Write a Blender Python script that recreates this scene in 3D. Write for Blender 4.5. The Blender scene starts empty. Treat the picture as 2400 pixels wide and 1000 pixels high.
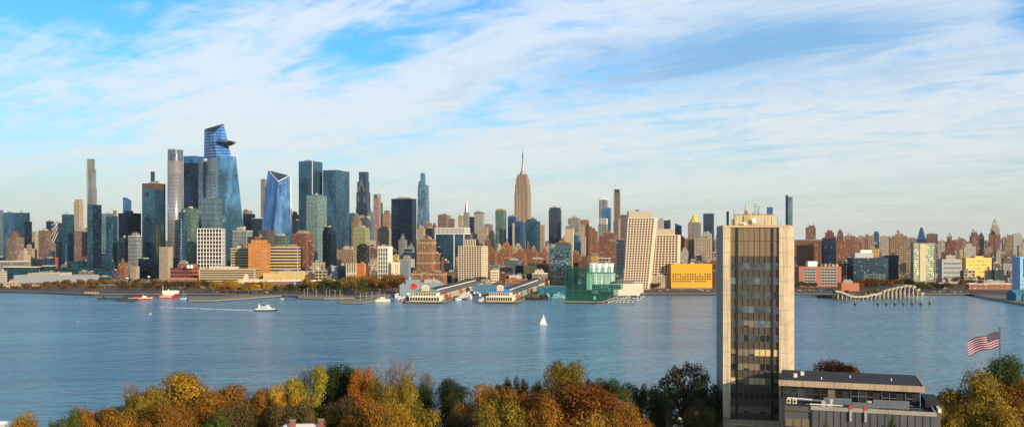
import bpy, math, random
from mathutils import Vector, Matrix
R = math.radians
sc = bpy.context.scene
# ---------------------------------------------------------------- camera
F, CX, HY, H = 2160.0, 1200.0, 563.0, 85.0      # focal length / horizon of the 2400 px wide photograph, camera height
cam_d = bpy.data.cameras.new('camera'); cam = bpy.data.objects.new('camera', cam_d)
sc.collection.objects.link(cam); sc.camera = cam
cam.location = (0, 0, H); cam.rotation_euler = (R(90), 0, 0)
cam_d.sensor_width = 36; cam_d.lens = 36 * F / 2400; cam_d.shift_y = (HY - 500) / 2400
cam_d.clip_start = 1; cam_d.clip_end = 200000
# ---------------------------------------------------------------- exposure, world, sun
sc.view_settings.view_transform = 'Standard'; sc.view_settings.look = 'None'
sc.view_settings.gamma = 1; sc.view_settings.exposure = 0.42
SUN_EL, SUN_AZ = 15.0, 141.0     # azimuth clockwise from +Y (the view direction)
sun_d = bpy.data.lights.new('sun', 'SUN'); sun = bpy.data.objects.new('sun', sun_d)
sc.collection.objects.link(sun)
sun_d.energy = 4.3; sun_d.angle = R(0.5); sun_d.color = (1.0, 0.76, 0.50)
sv = Vector((math.sin(R(SUN_AZ)) * math.cos(R(SUN_EL)), math.cos(R(SUN_AZ)) * math.cos(R(SUN_EL)), math.sin(R(SUN_EL))))
sun.rotation_euler = sv.to_track_quat('Z', 'Y').to_euler()
sun.location = (200, -200, 300)
world = bpy.data.worlds.new('World'); sc.world = world; world.use_nodes = True

class NT:
    """small helper to write node trees"""
    def __init__(s, nt): s.nt = nt
    def n(s, t, **kw):
        o = s.nt.nodes.new(t)
        for k, v in kw.items(): setattr(o, k, v)
        return o
    def put(s, sock, v):
        if v is None: return
        if isinstance(v, bpy.types.NodeSocket): s.nt.links.new(v, sock)
        elif isinstance(v, (tuple, list)):
            v = tuple(v)
            if sock.type == 'RGBA' and len(v) == 3: v = v + (1,)
            sock.default_value = v
        else: sock.default_value = v
    def m(s, op, a, b=None, c=None, clamp=False):
        o = s.n('ShaderNodeMath', operation=op, use_clamp=clamp)
        s.put(o.inputs[0], a); s.put(o.inputs[1], b); s.put(o.inputs[2], c)
        return o.outputs[0]
    def v(s, op, a, b=None, c=None):
        o = s.n('ShaderNodeVectorMath', operation=op)
        s.put(o.inputs[0], a); s.put(o.inputs[1], b)
        if op == 'SCALE': s.put(o.inputs['Scale'], c)
        return o.outputs['Value'] if op in ('LENGTH', 'DOT_PRODUCT') else o.outputs[0]
    def mix(s, f, a, b, blend='MIX'):
        o = s.n('ShaderNodeMix', data_type='RGBA', blend_type=blend)
        s.put(o.inputs['Factor'], f); s.put(o.inputs[6], a); s.put(o.inputs[7], b)
        return o.outputs[2]
    def xyz(s, v):
        o = s.n('ShaderNodeSeparateXYZ'); s.put(o.inputs[0], v); return o.outputs
    def comb(s, x, y, z):
        o = s.n('ShaderNodeCombineXYZ'); s.put(o.inputs[0], x); s.put(o.inputs[1], y); s.put(o.inputs[2], z); return o.outputs[0]
    def noise(s, v, scale, detail=3, rough=.5, dist=0, dim='3D'):
        o = s.n('ShaderNodeTexNoise', noise_dimensions=dim); s.put(o.inputs['Vector'], v)
        o.inputs['Scale'].default_value = scale; o.inputs['Detail'].default_value = detail
        o.inputs['Roughness'].default_value = rough; o.inputs['Distortion'].default_value = dist
        return o.outputs[0]
    def rng(s, v, a, b, c=0, d=1, smooth=False):
        o = s.n('ShaderNodeMapRange'); o.interpolation_type = 'SMOOTHSTEP' if smooth else 'LINEAR'
        s.put(o.inputs[0], v)
        for i, q in enumerate((a, b, c, d)): s.put(o.inputs[i + 1], q)
        return o.outputs[0]

w = NT(world.node_tree); world.node_tree.nodes.clear()
sky = w.n('ShaderNodeTexSky', sky_type='NISHITA'); sky.sun_disc = False
sky.sun_elevation = R(SUN_EL); sky.sun_rotation = R(SUN_AZ); sky.altitude = 50
sky.air_density = 1.0; sky.dust_density = 1.6; sky.ozone_density = 2.5
d3 = w.n('ShaderNodeTexCoord').outputs['Generated']
dx, dy, dz = w.xyz(d3)
el = w.m('MAXIMUM', dz, 0.0)
hl = w.m('SQRT', w.m('ADD', w.m('MULTIPLY', dx, dx), w.m('MULTIPLY', dy, dy)))
az = w.m('ARCTAN2', dx, dy)                     # 0 along +Y, positive to the right
# clear sky, a little more saturated than the model gives
hsv = w.n('ShaderNodeHueSaturation'); hsv.inputs['Saturation'].default_value = 1.28; hsv.inputs['Value'].default_value = 1.0
w.put(hsv.inputs['Color'], sky.outputs[0])
clear = w.mix(1.0, hsv.outputs[0], (1.1, 2.25, 3.0), 'MULTIPLY')
# cloud layer: directions projected on a flat layer, stretched into long streaks
den = w.m('ADD', el, 0.16)
px_ = w.m('DIVIDE', dx, den); py_ = w.m('DIVIDE', dy, den)
rot = w.n('ShaderNodeVectorRotate', rotation_type='Z_AXIS'); w.put(rot.inputs['Vector'], w.comb(px_, py_, 0.0)); rot.inputs['Angle'].default_value = R(33)
lay = rot.outputs[0]
streak = w.v('MULTIPLY', lay, (0.55, 1.55, 1.0))
warp = w.v('ADD', streak, w.v('SCALE', w.n('ShaderNodeTexNoise').outputs[1], None, 0.0))
n1 = w.noise(streak, 0.62, 7, .58, .7)
n2 = w.noise(w.v('ADD', streak, (7.3, 2.1, 0)), 3.0, 10, .66, 1.5)
n3 = w.noise(w.v('ADD', lay, (1.3, 9.1, 0)), 7.0, 6, .65, .6)
def blob(a0, e0, ra, re, tilt=0):                # soft region on the sky (degrees)
    ca, sa = math.cos(R(tilt)), math.sin(R(tilt))
    u = w.m('SUBTRACT', az, R(a0)); v_ = w.m('SUBTRACT', el, math.sin(R(e0)))
    uu = w.m('ADD', w.m('MULTIPLY', u, ca), w.m('MULTIPLY', v_, sa)); vv = w.m('SUBTRACT', w.m('MULTIPLY', v_, ca), w.m('MULTIPLY', u, sa))
    q = w.m('ADD', w.m('POWER', w.m('ABSOLUTE', w.m('DIVIDE', uu, R(ra))), 2), w.m('POWER', w.m('ABSOLUTE', w.m('DIVIDE', vv, R(re))), 2))
    return w.m('POWER', 2.718, w.m('MULTIPLY', q, -1))
cov = w.m('ADD', w.m('MULTIPLY', n1, .50), w.m('MULTIPLY', n2, .42))
cov = w.m('ADD', cov, w.m('MULTIPLY', n3, .24))
for (a, e, ra, re, t, k) in ((-29, 13.4, 6, 1.8, 0, -.26), (-19, 15.0, 6, .9, 0, -.20), (-9, 11.8, 5, 1.3, 12, -.17), (0, 8.8, 9, 1.6, 14, -.07), (16, 12.0, 13, 2.2, 4, .16), (29.5, 12.0, 2.0, .8, 0, -.20),
                             (-28, 5.6, 6, 1.0, 0, -.03), (-13, 11.8, 6.0, 2.0, 25, .12), (-8, 8.8, 11, 2.0, 12, .13), (18, 8, 16, 3.5, 8, .06), (-18, 8.5, 6, 2.6, 40, .07), (-24,9.5,7,2,10,.04)):
    cov = w.m('ADD', cov, w.m('MULTIPLY', blob(a, e, ra, re, t), k))
mask = w.m('MULTIPLY', w.rng(cov, .46, .68, 0, 1, True), .87)
thick = w.rng(w.m('ADD', w.m('ADD', w.m('MULTIPLY', n1, .35), w.m('MULTIPLY', n2, .55)), w.m('ADD', w.m('MULTIPLY', blob(14, 11.3, 12, 2.0, 5), .40), w.m('MULTIPLY', blob(24, 9.6, 10, 1.0, 8), .10))), .46, .82, 0, 1, True)
thick = w.m('MULTIPLY', thick, w.rng(el, .03, .14, .25, 1))
lit = w.mix(w.rng(el, 0.0, .22), (10.0, 10.1, 9.4), (10.1, 10.9, 11.5))
grey = w.mix(w.rng(el, 0.0, .2), (6.0, 6.6, 6.9), (3.3, 6.3, 9.7))
ccol = w.mix(thick, lit, grey)
fade = w.rng(el, .0, .10, .55, .95)
veil = w.mix(w.rng(el, -.01, .19, .88, .05), clear, (9.3, 9.5, 8.6))     # milky air towards the horizon
skyc = w.mix(w.m('MULTIPLY', mask, fade), veil, ccol)
bg = w.n('ShaderNodeBackground'); high = w.rng(el, .34, .78, 1, .26, True)                                  # unseen zenith darkened to lower the ambient light
skyc = w.mix(1.0, skyc, w.comb(high, high, high), 'MULTIPLY')
w.put(bg.inputs['Color'], skyc); bg.inputs['Strength'].default_value = 0.062
wo = w.n('ShaderNodeOutputWorld'); w.nt.links.new(bg.outputs[0], wo.inputs[0])

# ---------------------------------------------------------------- helpers
rnd = random.Random(7)
COL = sc.collection
def X(px, D): return (px - CX) / F * D
def Z(py, D): return H - (py - HY) / F * D
def P(px, py, D): return (X(px, D), D, Z(py, D))
def GD(py, z=0.0): return (H - z) * F / (py - HY)            # distance at which height z shows on row py
def G(px, py, z=0.0):
    D = GD(py, z); return (X(px, D), D, z)

class MB:
    """collects shapes and links them as ONE mesh object"""
    def __init__(s): s.v = []; s.f = []; s.mi = []
    def add(s, vs, fs, mi=0):
        b = len(s.v); s.v += [tuple(q) for q in vs]; s.f += [tuple(b + i for i in f) for f in fs]; s.mi += [mi] * len(fs); return s
    def box(s, x0, x1, y0, y1, z0, z1, mi=0):
        return s.add([(x0,y0,z0),(x1,y0,z0),(x1,y1,z0),(x0,y1,z0),(x0,y0,z1),(x1,y0,z1),(x1,y1,z1),(x0,y1,z1)],
                     [(3,2,1,0),(4,5,6,7),(0,1,5,4),(1,2,6,5),(2,3,7,6),(3,0,4,7)], mi)
    def loft(s, bot, top, mi=0, cap=True):
        n = len(bot); fs = [(i, (i+1) % n, n + (i+1) % n, n + i) for i in range(n)]
        if cap: fs += [tuple(range(n, 2*n)), tuple(range(n-1, -1, -1))]
        return s.add(list(bot) + list(top), fs, mi)
    def prism(s, poly, z0, z1, mi=0, sc_=1.0):
        cx = sum(p[0] for p in poly)/len(poly); cy = sum(p[1] for p in poly)/len(poly)
        return s.loft([(p[0], p[1], z0) for p in poly], [(cx+(p[0]-cx)*sc_, cy+(p[1]-cy)*sc_, z1) for p in poly], mi)
    def cyl(s, x, y, z0, z1, r0, r1=None, n=10, mi=0, ph=0):
        r1 = r0 if r1 is None else r1
        a = [2*math.pi*(i+ph)/n for i in range(n)]
        return s.loft([(x+r0*math.cos(t), y+r0*math.sin(t), z0) for t in a], [(x+r1*math.cos(t), y+r1*math.sin(t), z1) for t in a], mi)
    def tube(s, p, q, r0, r1=None, n=5, mi=0):
        r1 = r0 if r1 is None else r1
        p = Vector(p); q = Vector(q); d = q - p
        if d.length < 1e-6: return s
        d.normalize(); a = d.orthogonal().normalized(); b = d.cross(a)
        A = [2*math.pi*i/n for i in range(n)]
        return s.loft([p + (a*math.cos(t)+b*math.sin(t))*r0 for t in A], [q + (a*math.cos(t)+b*math.sin(t))*r1 for t in A], mi)
    def quad(s, a, b, c, d, mi=0): return s.add([a, b, c, d], [(0,1,2,3)], mi)
    def bar(s, p, q, w, h, mi=0):
        """square bar from p to q, w wide (horizontal) and h high"""
        p = Vector(p); q = Vector(q); d = (q-p).normalized(); u = d.cross(Vector((0,0,1)))
        if u.length < 1e-4: u = Vector((1,0,0))
        u.normalize(); v = u.cross(d).normalized(); u = u*w/2; v = v*h/2
        return s.loft([p-u-v, p+u-v, p+u+v, p-u+v], [q-u-v, q+u-v, q+u+v, q-u+v], mi)
    def mesh(s, name, mats):
        me = bpy.data.meshes.new(name); me.from_pydata(s.v, [], s.f)
        for m_ in (mats if isinstance(mats, (list, tuple)) else [mats]): me.materials.append(m_)
        if any(s.mi): me.polygons.foreach_set('material_index', s.mi)
        me.update(); return me
    def build(s, name, mats, parent=None, **kw):
        o = bpy.data.objects.new(name, s.mesh(name, mats)); COL.objects.link(o)
        if parent is not None: o.parent = parent
        return tag(o, **kw)

def tag(o, label=None, cat=None, group=None, kind=None):
    if label: o['label'] = label
    if cat: o['category'] = cat
    if group: o['group'] = group
    if kind: o['kind'] = kind
    return o
def empty(name, loc=(0,0,0), rz=0, **kw):
    o = bpy.data.objects.new(name, None); COL.objects.link(o); o.location = loc; o.rotation_euler = (0,0,rz)
    o.empty_display_size = 1
    return tag(o, **kw)
def kids(o): return [c for c in bpy.data.objects if c.parent == o]
KIDS = {}
def copy_tree(o, parent=None, known=None):
    c = o.copy(); COL.objects.link(c); c.parent = parent
    for k in (known if known is not None else kids(o)):
        if isinstance(k, tuple): copy_tree(k[0], c, k[1])
        else: copy_tree(k, c, [])
    return c
def smooth(o):
    o.data.polygons.foreach_set('use_smooth', [True]*len(o.data.polygons)); return o

# ---------------------------------------------------------------- materials
MATS = {}
def newmat(name):
    m_ = bpy.data.materials.new(name); m_.use_nodes = True; t = NT(m_.node_tree)
    return m_, t, m_.node_tree.nodes['Principled BSDF']
def plain(name, col, rough=.8, metal=0, var=.12, nscale=.3, bump=0, spec=.35, ovar=0.0, island=0.0):
    if name in MATS: return MATS[name]
    m_, t, b = newmat(name)
    tc = t.n('ShaderNodeTexCoord').outputs['Object']
    f = t.rng(t.noise(tc, nscale, 5, .6), .3, .7, 1-var, 1+var)
    if ovar: f = t.m('MULTIPLY', f, t.rng(t.n('ShaderNodeObjectInfo').outputs['Random'], 0, 1, 1-ovar, 1+ovar))
    if island: f = t.m('MULTIPLY', f, t.rng(t.n('ShaderNodeNewGeometry').outputs['Random Per Island'], 0, 1, 1-island, 1+island))
    t.put(b.inputs['Base Color'], t.mix(1.0, col, t.comb(f, f, f), 'MULTIPLY'))
    b.inputs['Roughness'].default_value = rough; b.inputs['Metallic'].default_value = metal
    b.inputs['Specular IOR Level'].default_value = spec
    if bump:
        bp = t.n('ShaderNodeBump'); bp.inputs['Strength'].default_value = bump
        t.put(bp.inputs['Height'], t.noise(tc, nscale*4, 6, .65)); t.put(b.inputs['Normal'], bp.outputs[0])
    MATS[name] = m_; return m_

def facade(name, wall, glass=(.035,.045,.06), bay=3.4, flr=3.4, wf=.5, hf=.5, metal=0.0, wmetal=0.0, grough=.18, wrough=.85,
           blind=.12, vary=.10, ovar=.10, uoff=0.0, wav=.0, stripe=None, lo=.45, hi=1.7, bcol=(.42,.38,.30)):
    """wall with a grid of windows in the wall's own metres (surface pattern of the facade)"""
    if name in MATS: return MATS[name]
    wall = tuple(c*.84 for c in wall); glass = tuple(c*.84 for c in glass)
    m_, t, b = newmat(name)
    tc = t.n('ShaderNodeTexCoord'); ox, oy, oz = t.xyz(tc.outputs['Object']); nx, ny, nz = t.xyz(tc.outputs['Normal'])
    side = t.m('GREATER_THAN', t.m('ABSOLUTE', nx), t.m('ABSOLUTE', ny))
    u = t.m('ADD', t.m('MULTIPLY', oy, side), t.m('MULTIPLY', ox, t.m('SUBTRACT', 1.0, side)))
    fu = t.m('DIVIDE', t.m('ADD', u, 500.0 + uoff), bay); fv = t.m('DIVIDE', t.m('ADD', oz, 0.4), flr)
    cu = t.m('FLOOR', fu); cv = t.m('FLOOR', fv)
    mu = t.m('LESS_THAN', t.m('ABSOLUTE', t.m('SUBTRACT', t.m('FRACT', fu), .5)), wf/2)
    mv = t.m('LESS_THAN', t.m('ABSOLUTE', t.m('SUBTRACT', t.m('FRACT', fv), .5)), hf/2)
    mask = t.m('MULTIPLY', t.m('MULTIPLY', mu, mv), t.m('LESS_THAN', t.m('ABSOLUTE', nz), .6))
    wn = t.n('ShaderNodeTexWhiteNoise', noise_dimensions='3D'); t.put(wn.inputs['Vector'], t.comb(cu, cv, t.m('ADD', side, t.m('MULTIPLY', t.n('ShaderNodeObjectInfo').outputs['Random'], 50.0))))
    r = wn.outputs['Value']
    rr = t.m('POWER', r, 1.6)
    g = t.rng(rr, 0, 1, lo, hi)
    if metal > .2:                                 # soft noise in pane tint paints in reflections of the surroundings
        g = t.m('MULTIPLY', g, t.rng(t.noise(t.v('MULTIPLY', tc.outputs['Object'], (1,1,.35)), .03, 5, .65, .8), .36, .64, .42, 1.5))
    gc = t.mix(1.0, glass, t.comb(g, g, g), 'MULTIPLY')
    if blind: gc = t.mix(t.m('MULTIPLY', t.m('GREATER_THAN', r, 1-blind), .75), gc, bcol)
    nz_ = t.noise(tc.outputs['Object'], .035, 4, .6)
    f = t.rng(nz_, .3, .7, 1-vary, 1+vary)
    f = t.m('MULTIPLY', f, t.rng(t.n('ShaderNodeObjectInfo').outputs['Random'], 0, 1, 1-ovar, 1+ovar))
    f = t.m('MULTIPLY', f, t.rng(t.noise(t.v('MULTIPLY', tc.outputs['Object'], (1,1,.12)), .22, 4, .7), .35, .7, 1.06, .82))   # rain streaks and soot
    wc = t.mix(1.0, wall, t.comb(f, f, f), 'MULTIPLY')
    if stripe:                                     # a coloured band every n floors
        every, scol, th = stripe
        q = t.m('LESS_THAN', t.m('FRACT', t.m('DIVIDE', fv, every)), th)
        wc = t.mix(q, wc, scol)
    t.put(b.inputs['Base Color'], t.mix(mask, wc, gc))
    t.put(b.inputs['Roughness'], t.rng(mask, 0, 1, wrough, grough))
    t.put(b.inputs['Metallic'], t.rng(mask, 0, 1, wmetal, metal))
    b.inputs['Specular IOR Level'].default_value = .5
    if wav:
        bp = t.n('ShaderNodeBump'); bp.inputs['Strength'].default_value = wav; bp.inputs['Distance'].default_value = 1.0
        wv = t.m('ADD', t.noise(tc.outputs['Object'], .03, 3, .6), t.m('MULTIPLY', t.m('MULTIPLY', r, .02), mask))
        t.put(bp.inputs['Height'], t.m('MULTIPLY', wv, 6.0)); t.put(b.inputs['Normal'], bp.outputs[0])
    MATS[name] = m_; return m_

def leafmat(name, c1, c2, tr=.35):
    if name in MATS: return MATS[name]
    m_, t, b = newmat(name)
    g = t.n('ShaderNodeNewGeometry').outputs['Random Per Island']
    tc = t.n('ShaderNodeTexCoord').outputs['Object']
    k = t.m('ADD', t.m('MULTIPLY', g, .5), t.rng(t.noise(tc, 5.0, 3, .6), .35, .65, -.25, .75))
    c = t.mix(t.m('MINIMUM', t.m('MAXIMUM', k, 0), 1), c1, c2)
    f = t.m('MULTIPLY', t.rng(g, 0, 1, .75, 1.25), t.rng(t.noise(tc, 2.2, 3, .6), .35, .65, .72, 1.22))
    o = t.rng(t.n('ShaderNodeObjectInfo').outputs['Random'], 0, 1, .85, 1.15)
    f = t.m('MULTIPLY', f, o)
    c = t.mix(1.0, c, t.comb(f, f, f), 'MULTIPLY')
    t.put(b.inputs['Base Color'], c); b.inputs['Roughness'].default_value = .7; b.inputs['Specular IOR Level'].default_value = .2
    tl = t.n('ShaderNodeBsdfTranslucent'); t.put(tl.inputs['Color'], c)
    mx = t.n('ShaderNodeMixShader'); mx.inputs[0].default_value = tr
    out = m_.node_tree.nodes['Material Output']
    t.nt.links.new(b.outputs[0], mx.inputs[1]); t.nt.links.new(tl.outputs[0], mx.inputs[2]); t.nt.links.new(mx.outputs[0], out.inputs[0])
    MATS[name] = m_; return m_
# ================================================================ SETTING
def water_mat():
    m_, t, b = newmat('river_water')
    tc = t.n('ShaderNodeTexCoord').outputs['Object']
    a = t.v('MULTIPLY', tc, (.55, 1.0, 1.0))
    big = t.noise(t.v('MULTIPLY', tc, (.0035, .012, 1)), 1.0, 5, .62, .6)
    f1 = t.noise(a, .22, 4, .62, .4); f2 = t.noise(a, .05, 3, .6, .3); f3 = t.noise(a, .75, 3, .65)
    h = t.m('ADD', t.m('ADD', t.m('MULTIPLY', f1, 2.0), t.m('MULTIPLY', f2, 4.2)), t.m('MULTIPLY', f3, .35))
    h = t.m('MULTIPLY', h, t.rng(big, .3, .7, 1.3, 2.1))
    bp = t.n('ShaderNodeBump'); bp.inputs['Strength'].default_value = 1.0; bp.inputs['Distance'].default_value = 1.0
    t.put(bp.inputs['Height'], h); t.put(b.inputs['Normal'], bp.outputs[0])
    t.put(b.inputs['Base Color'], t.mix(t.m('MULTIPLY_ADD', f1, 1.5, t.rng(big, .35, .68, -.62, .0), clamp=True), (.055, .215, .37), (.155, .40, .58)))  # wave noise also paints ripple highlights into the base colour
    b.inputs['Roughness'].default_value = .16; b.inputs['IOR'].default_value = 1.33
    return m_
WATER = MB().quad((-30000, 250, 0), (30000, 250, 0), (30000, 30500, 0), (-30000, 30500, 0)).build('river_water', water_mat(), kind='structure')

M_LAND = plain('land_soil', (.14, .105, .075), var=.35, nscale=.05)
M_CONC = plain('old_concrete', (.25, .22, .17), var=.2, nscale=.3)
M_ASPH = plain('asphalt', (.07, .07, .075), var=.2, nscale=.2)
M_GRASS = plain('grass_ground', (.10, .115, .035), var=.3, nscale=.2)
M_DARK = plain('dark_void', (.012, .012, .014), rough=.6)
# far bank: one sheet to the horizon
sh = [(-1800,679),(-300,680),(0,681),(90,683),(220,689),(440,688),(660,691),(840,694),(940,688),(1300,690),(1520,687),(1700,687),(2160,688),(2275,688),(2330,696),(2400,707),(2900,750)]
shore = [G(px, py, 2.5) for px, py in sh]
land = MB()
far = [(p[0]*14, 30400, 2.5) for p in shore]
for i in range(len(shore)-1):
    a, b_ = shore[i], shore[i+1]
    land.quad(a, b_, far[i+1], far[i])
    land.quad((a[0],a[1],-1), (b_[0],b_[1],-1), b_, a, 1)
land.build('ground', [M_LAND, M_DARK], kind='structure')
# esplanade path along the far bank
esp = MB()
for i in range(1, len(shore)-1):
    a, b_ = shore[i], shore[i+1]
    esp.loft([(a[0],a[1]-.5,1.4),(b_[0],b_[1]-.5,1.4),(b_[0],b_[1]+8,1.4),(a[0],a[1]+8,1.4)], [(a[0],a[1]-.5,2.9),(b_[0],b_[1]-.5,2.9),(b_[0],b_[1]+8,2.9),(a[0],a[1]+8,2.9)])
esp.build('waterfront_path', plain('path_stone', (.15,.13,.105), var=.25), kind='structure')
rd = MB()
for i in range(1, len(shore)-2):
    a, b_ = shore[i], shore[i+1]
    rd.quad((a[0],a[1]+42,2.56),(b_[0],b_[1]+42,2.56),(b_[0],b_[1]+72,2.56),(a[0],a[1]+72,2.56))
rd.build('riverside_road', M_ASPH, kind='structure')
# low far hills on the horizon
hl_ = MB(); N = 60
for i in range(N):
    x0 = -26000 + i*52000/N; x1 = x0 + 52000/N
    h0 = 40+35*math.sin(i*.7)+25*math.sin(i*1.9+1); h1 = 40+35*math.sin((i+1)*.7)+25*math.sin((i+1)*1.9+1)
    hl_.quad((x0,23000,2),(x1,23000,2),(x1,26000,h1+40),(x0,26000,h0+40)); hl_.quad((x0,26000,h0+40),(x1,26000,h1+40),(x1,30000,2),(x0,30000,2))
hl_.build('hills', plain('far_woods', (.05,.065,.06), var=.2, nscale=.002), kind='structure')

# near bank: plateau that drops to the river behind the trees
def edge(x): return 283 + (34 if 20 < x < 120 else 0) + 5*math.sin(x*.13) + (-8 if x < -70 else 0)
g = MB(); xs = [-420 + i*8 for i in range(112)]
rows = lambda x: [(-60, 25.4), (150, 25.8), (edge(x)-25, 26.0), (edge(x), 24.5), (edge(x)+16, 12), (edge(x)+40, 3.0), (edge(x)+75, 2.4), (edge(x)+76, -2)]
pts = [[(x, yy, zz + (.5*math.sin(x*.21+yy*.1) if zz > 5 else 0)) for yy, zz in rows(x)] for x in xs]
vs = [p for col in pts for p in col]; k = 8; fs = []
for i in range(len(xs)-1):
    for j in range(k-1): fs.append((i*k+j, (i+1)*k+j, (i+1)*k+j+1, i*k+j+1))
g.add(vs, fs); smooth(g.build('hillside', M_GRASS, kind='structure'))
# park road by the tower
pr = MB()
path = [(30,200),(38,240),(50,272),(57,292),(60,310)]
for a, b_ in zip(path[:-1], path[1:]):
    pr.quad((a[0]-3.5,a[1],26.75),(a[0]+3.5,a[1],26.75),(b_[0]+3.5,b_[1],26.75),(b_[0]-3.5,b_[1],26.75))
pr.quad((38,298,26.76),(62,298,26.76),(62,306,26.76),(38,306,26.76))
pr.build('park_road', plain('pale_road', (.26,.26,.27)), kind='structure')

# ---------------------------------------------------------------- facade styles
def st(k, *a, **q): return facade('facade_'+k, *a, **q)
DG = (.03,.04,.055)
S = dict(
 brick=st('brick',(0.267,0.107,0.060),bay=4.54,flr=4.40,wf=0.51,hf=.5),
 brick2=st('dark_brick',(0.215,0.082,0.052),bay=5.11,flr=4.54,wf=0.51,hf=.5),
 orange=st('orange_brick',(0.396,0.163,0.065),bay=4.83,flr=4.69,wf=0.56,hf=.5),
 rust=st('rust_brick',(0.318,0.129,0.060),bay=3.98,flr=4.26,wf=0.56,hf=.5),
 tan=st('tan_brick',(0.344,0.241,0.146),bay=4.83,flr=4.69,wf=0.51,hf=.5),
 cream=st('cream_stone',(0.470,0.378,0.260),bay=5.11,flr=4.83,wf=0.48,hf=.5),
 brown=st('brown_brick',(0.206,0.129,0.086),bay=4.54,flr=4.54,wf=0.51,hf=.5),
 mauve=st('mauve_brick',(0.258,0.172,0.146),bay=4.54,flr=4.54,wf=0.51,hf=.5),
 grey=st('grey_stone',(0.275,0.267,0.249),bay=4.83,flr=4.97,wf=0.56,hf=.5),
 white=st('white_brick',(0.554,0.521,0.454),bay=4.83,flr=4.54,wf=0.51,hf=.5),
 loft=st('loft_frame',(0.487,0.386,0.277),bay=7.10,flr=5.68,wf=0.78,hf=.66,glass=(.05,.05,.05)),
 gold=st('golden_brick',(0.605,0.403,0.134),bay=5.11,flr=5.11,wf=0.46,hf=.4),
 teal=st('teal_glass',(.04,.10,.14),(.06,.20,.32),bay=1.6,flr=3.9,wf=.9,hf=.74,metal=.75,wmetal=.5,wrough=.35,blind=.05,wav=.12,lo=.75,hi=1.25),
 navy=st('navy_glass',(.010,.028,.055),(.02,.06,.12),bay=1.6,flr=3.9,wf=.9,hf=.7,metal=.7,wmetal=.5,wrough=.35,blind=.03,wav=.1,lo=.7,hi=1.3),
 blue=st('blue_glass',(.06,.14,.24),(.10,.28,.52),bay=1.6,flr=4,wf=.9,hf=.74,metal=.8,wmetal=.5,wrough=.3,blind=.03,wav=.12,lo=.75,hi=1.25),
 pale=st('pale_glass',(.22,.32,.34),(.28,.44,.50),bay=1.6,flr=3.9,wf=.88,hf=.7,metal=.75,wmetal=.4,wrough=.4,blind=.05,wav=.1,lo=.8,hi=1.2),
 slate=st('slate_glass',(.05,.075,.10),(.05,.10,.16),bay=1.6,flr=3.9,wf=.88,hf=.55,metal=.7,wmetal=.3,wrough=.4,blind=.04,wav=.08),
 green=st('green_glass',(.13,.20,.16),(.08,.20,.18),bay=3,flr=3.3,wf=.85,hf=.6,metal=.5,blind=.15),
 lime=st('green_terracotta',(.40,.42,.20),(.16,.20,.12),bay=3,flr=3.4,wf=.8,hf=.45,metal=.3,blind=.1),
 balc=st('balcony_glass',(.42,.45,.42),(.07,.13,.16),bay=2.6,flr=3.2,wf=.9,hf=.62,metal=.5,blind=.12),
 black=st('black_loft',(.02,.022,.026),(.05,.07,.09),bay=3,flr=3.6,wf=.8,hf=.6,metal=.5),
 lime_s=st('limestone_ribs',(.47,.34,.235),(.075,.058,.052),bay=5.6,flr=3.9,wf=.42,hf=.95,blind=0,ovar=.0),
 rib_b=st('brown_ribs',(.24,.17,.13),(.05,.045,.05),bay=3.2,flr=3.6,wf=.4,hf=.85),
 rib_t=st('tan_ribs',(.58,.46,.32),(.13,.11,.09),bay=3.0,flr=3.6,wf=.4,hf=.9),
)
M_ROOF = plain('roof_grey', (.24,.225,.21), var=.3, nscale=.15, ovar=.45)
M_ROOFD = plain('roof_dark', (.06,.06,.065), var=.3, nscale=.15)
M_MECH = plain('mechanical_box', (.34,.30,.25), var=.2, nscale=.3, ovar=.5)
M_WOOD = plain('tank_wood', (.20,.12,.07), var=.2, nscale=1)
M_WHITE = plain('white_paint', (.78,.76,.72), var=.06)
M_RED = plain('red_paint', (.55,.05,.04), var=.1, rough=.5)
M_STEEL = plain('steel_grey', (.30,.30,.31), rough=.5, metal=.4)
M_GLASSD = plain('dark_window_glass', (.014,.017,.023), rough=.12, var=.3, nscale=.2, spec=.3)
M_TEALP = plain('teal_green_roof', (.16,.30,.26), var=.15)
M_COPPER = plain('copper_green', (.22,.42,.30), var=.15)
ROT = R(-19)

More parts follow.
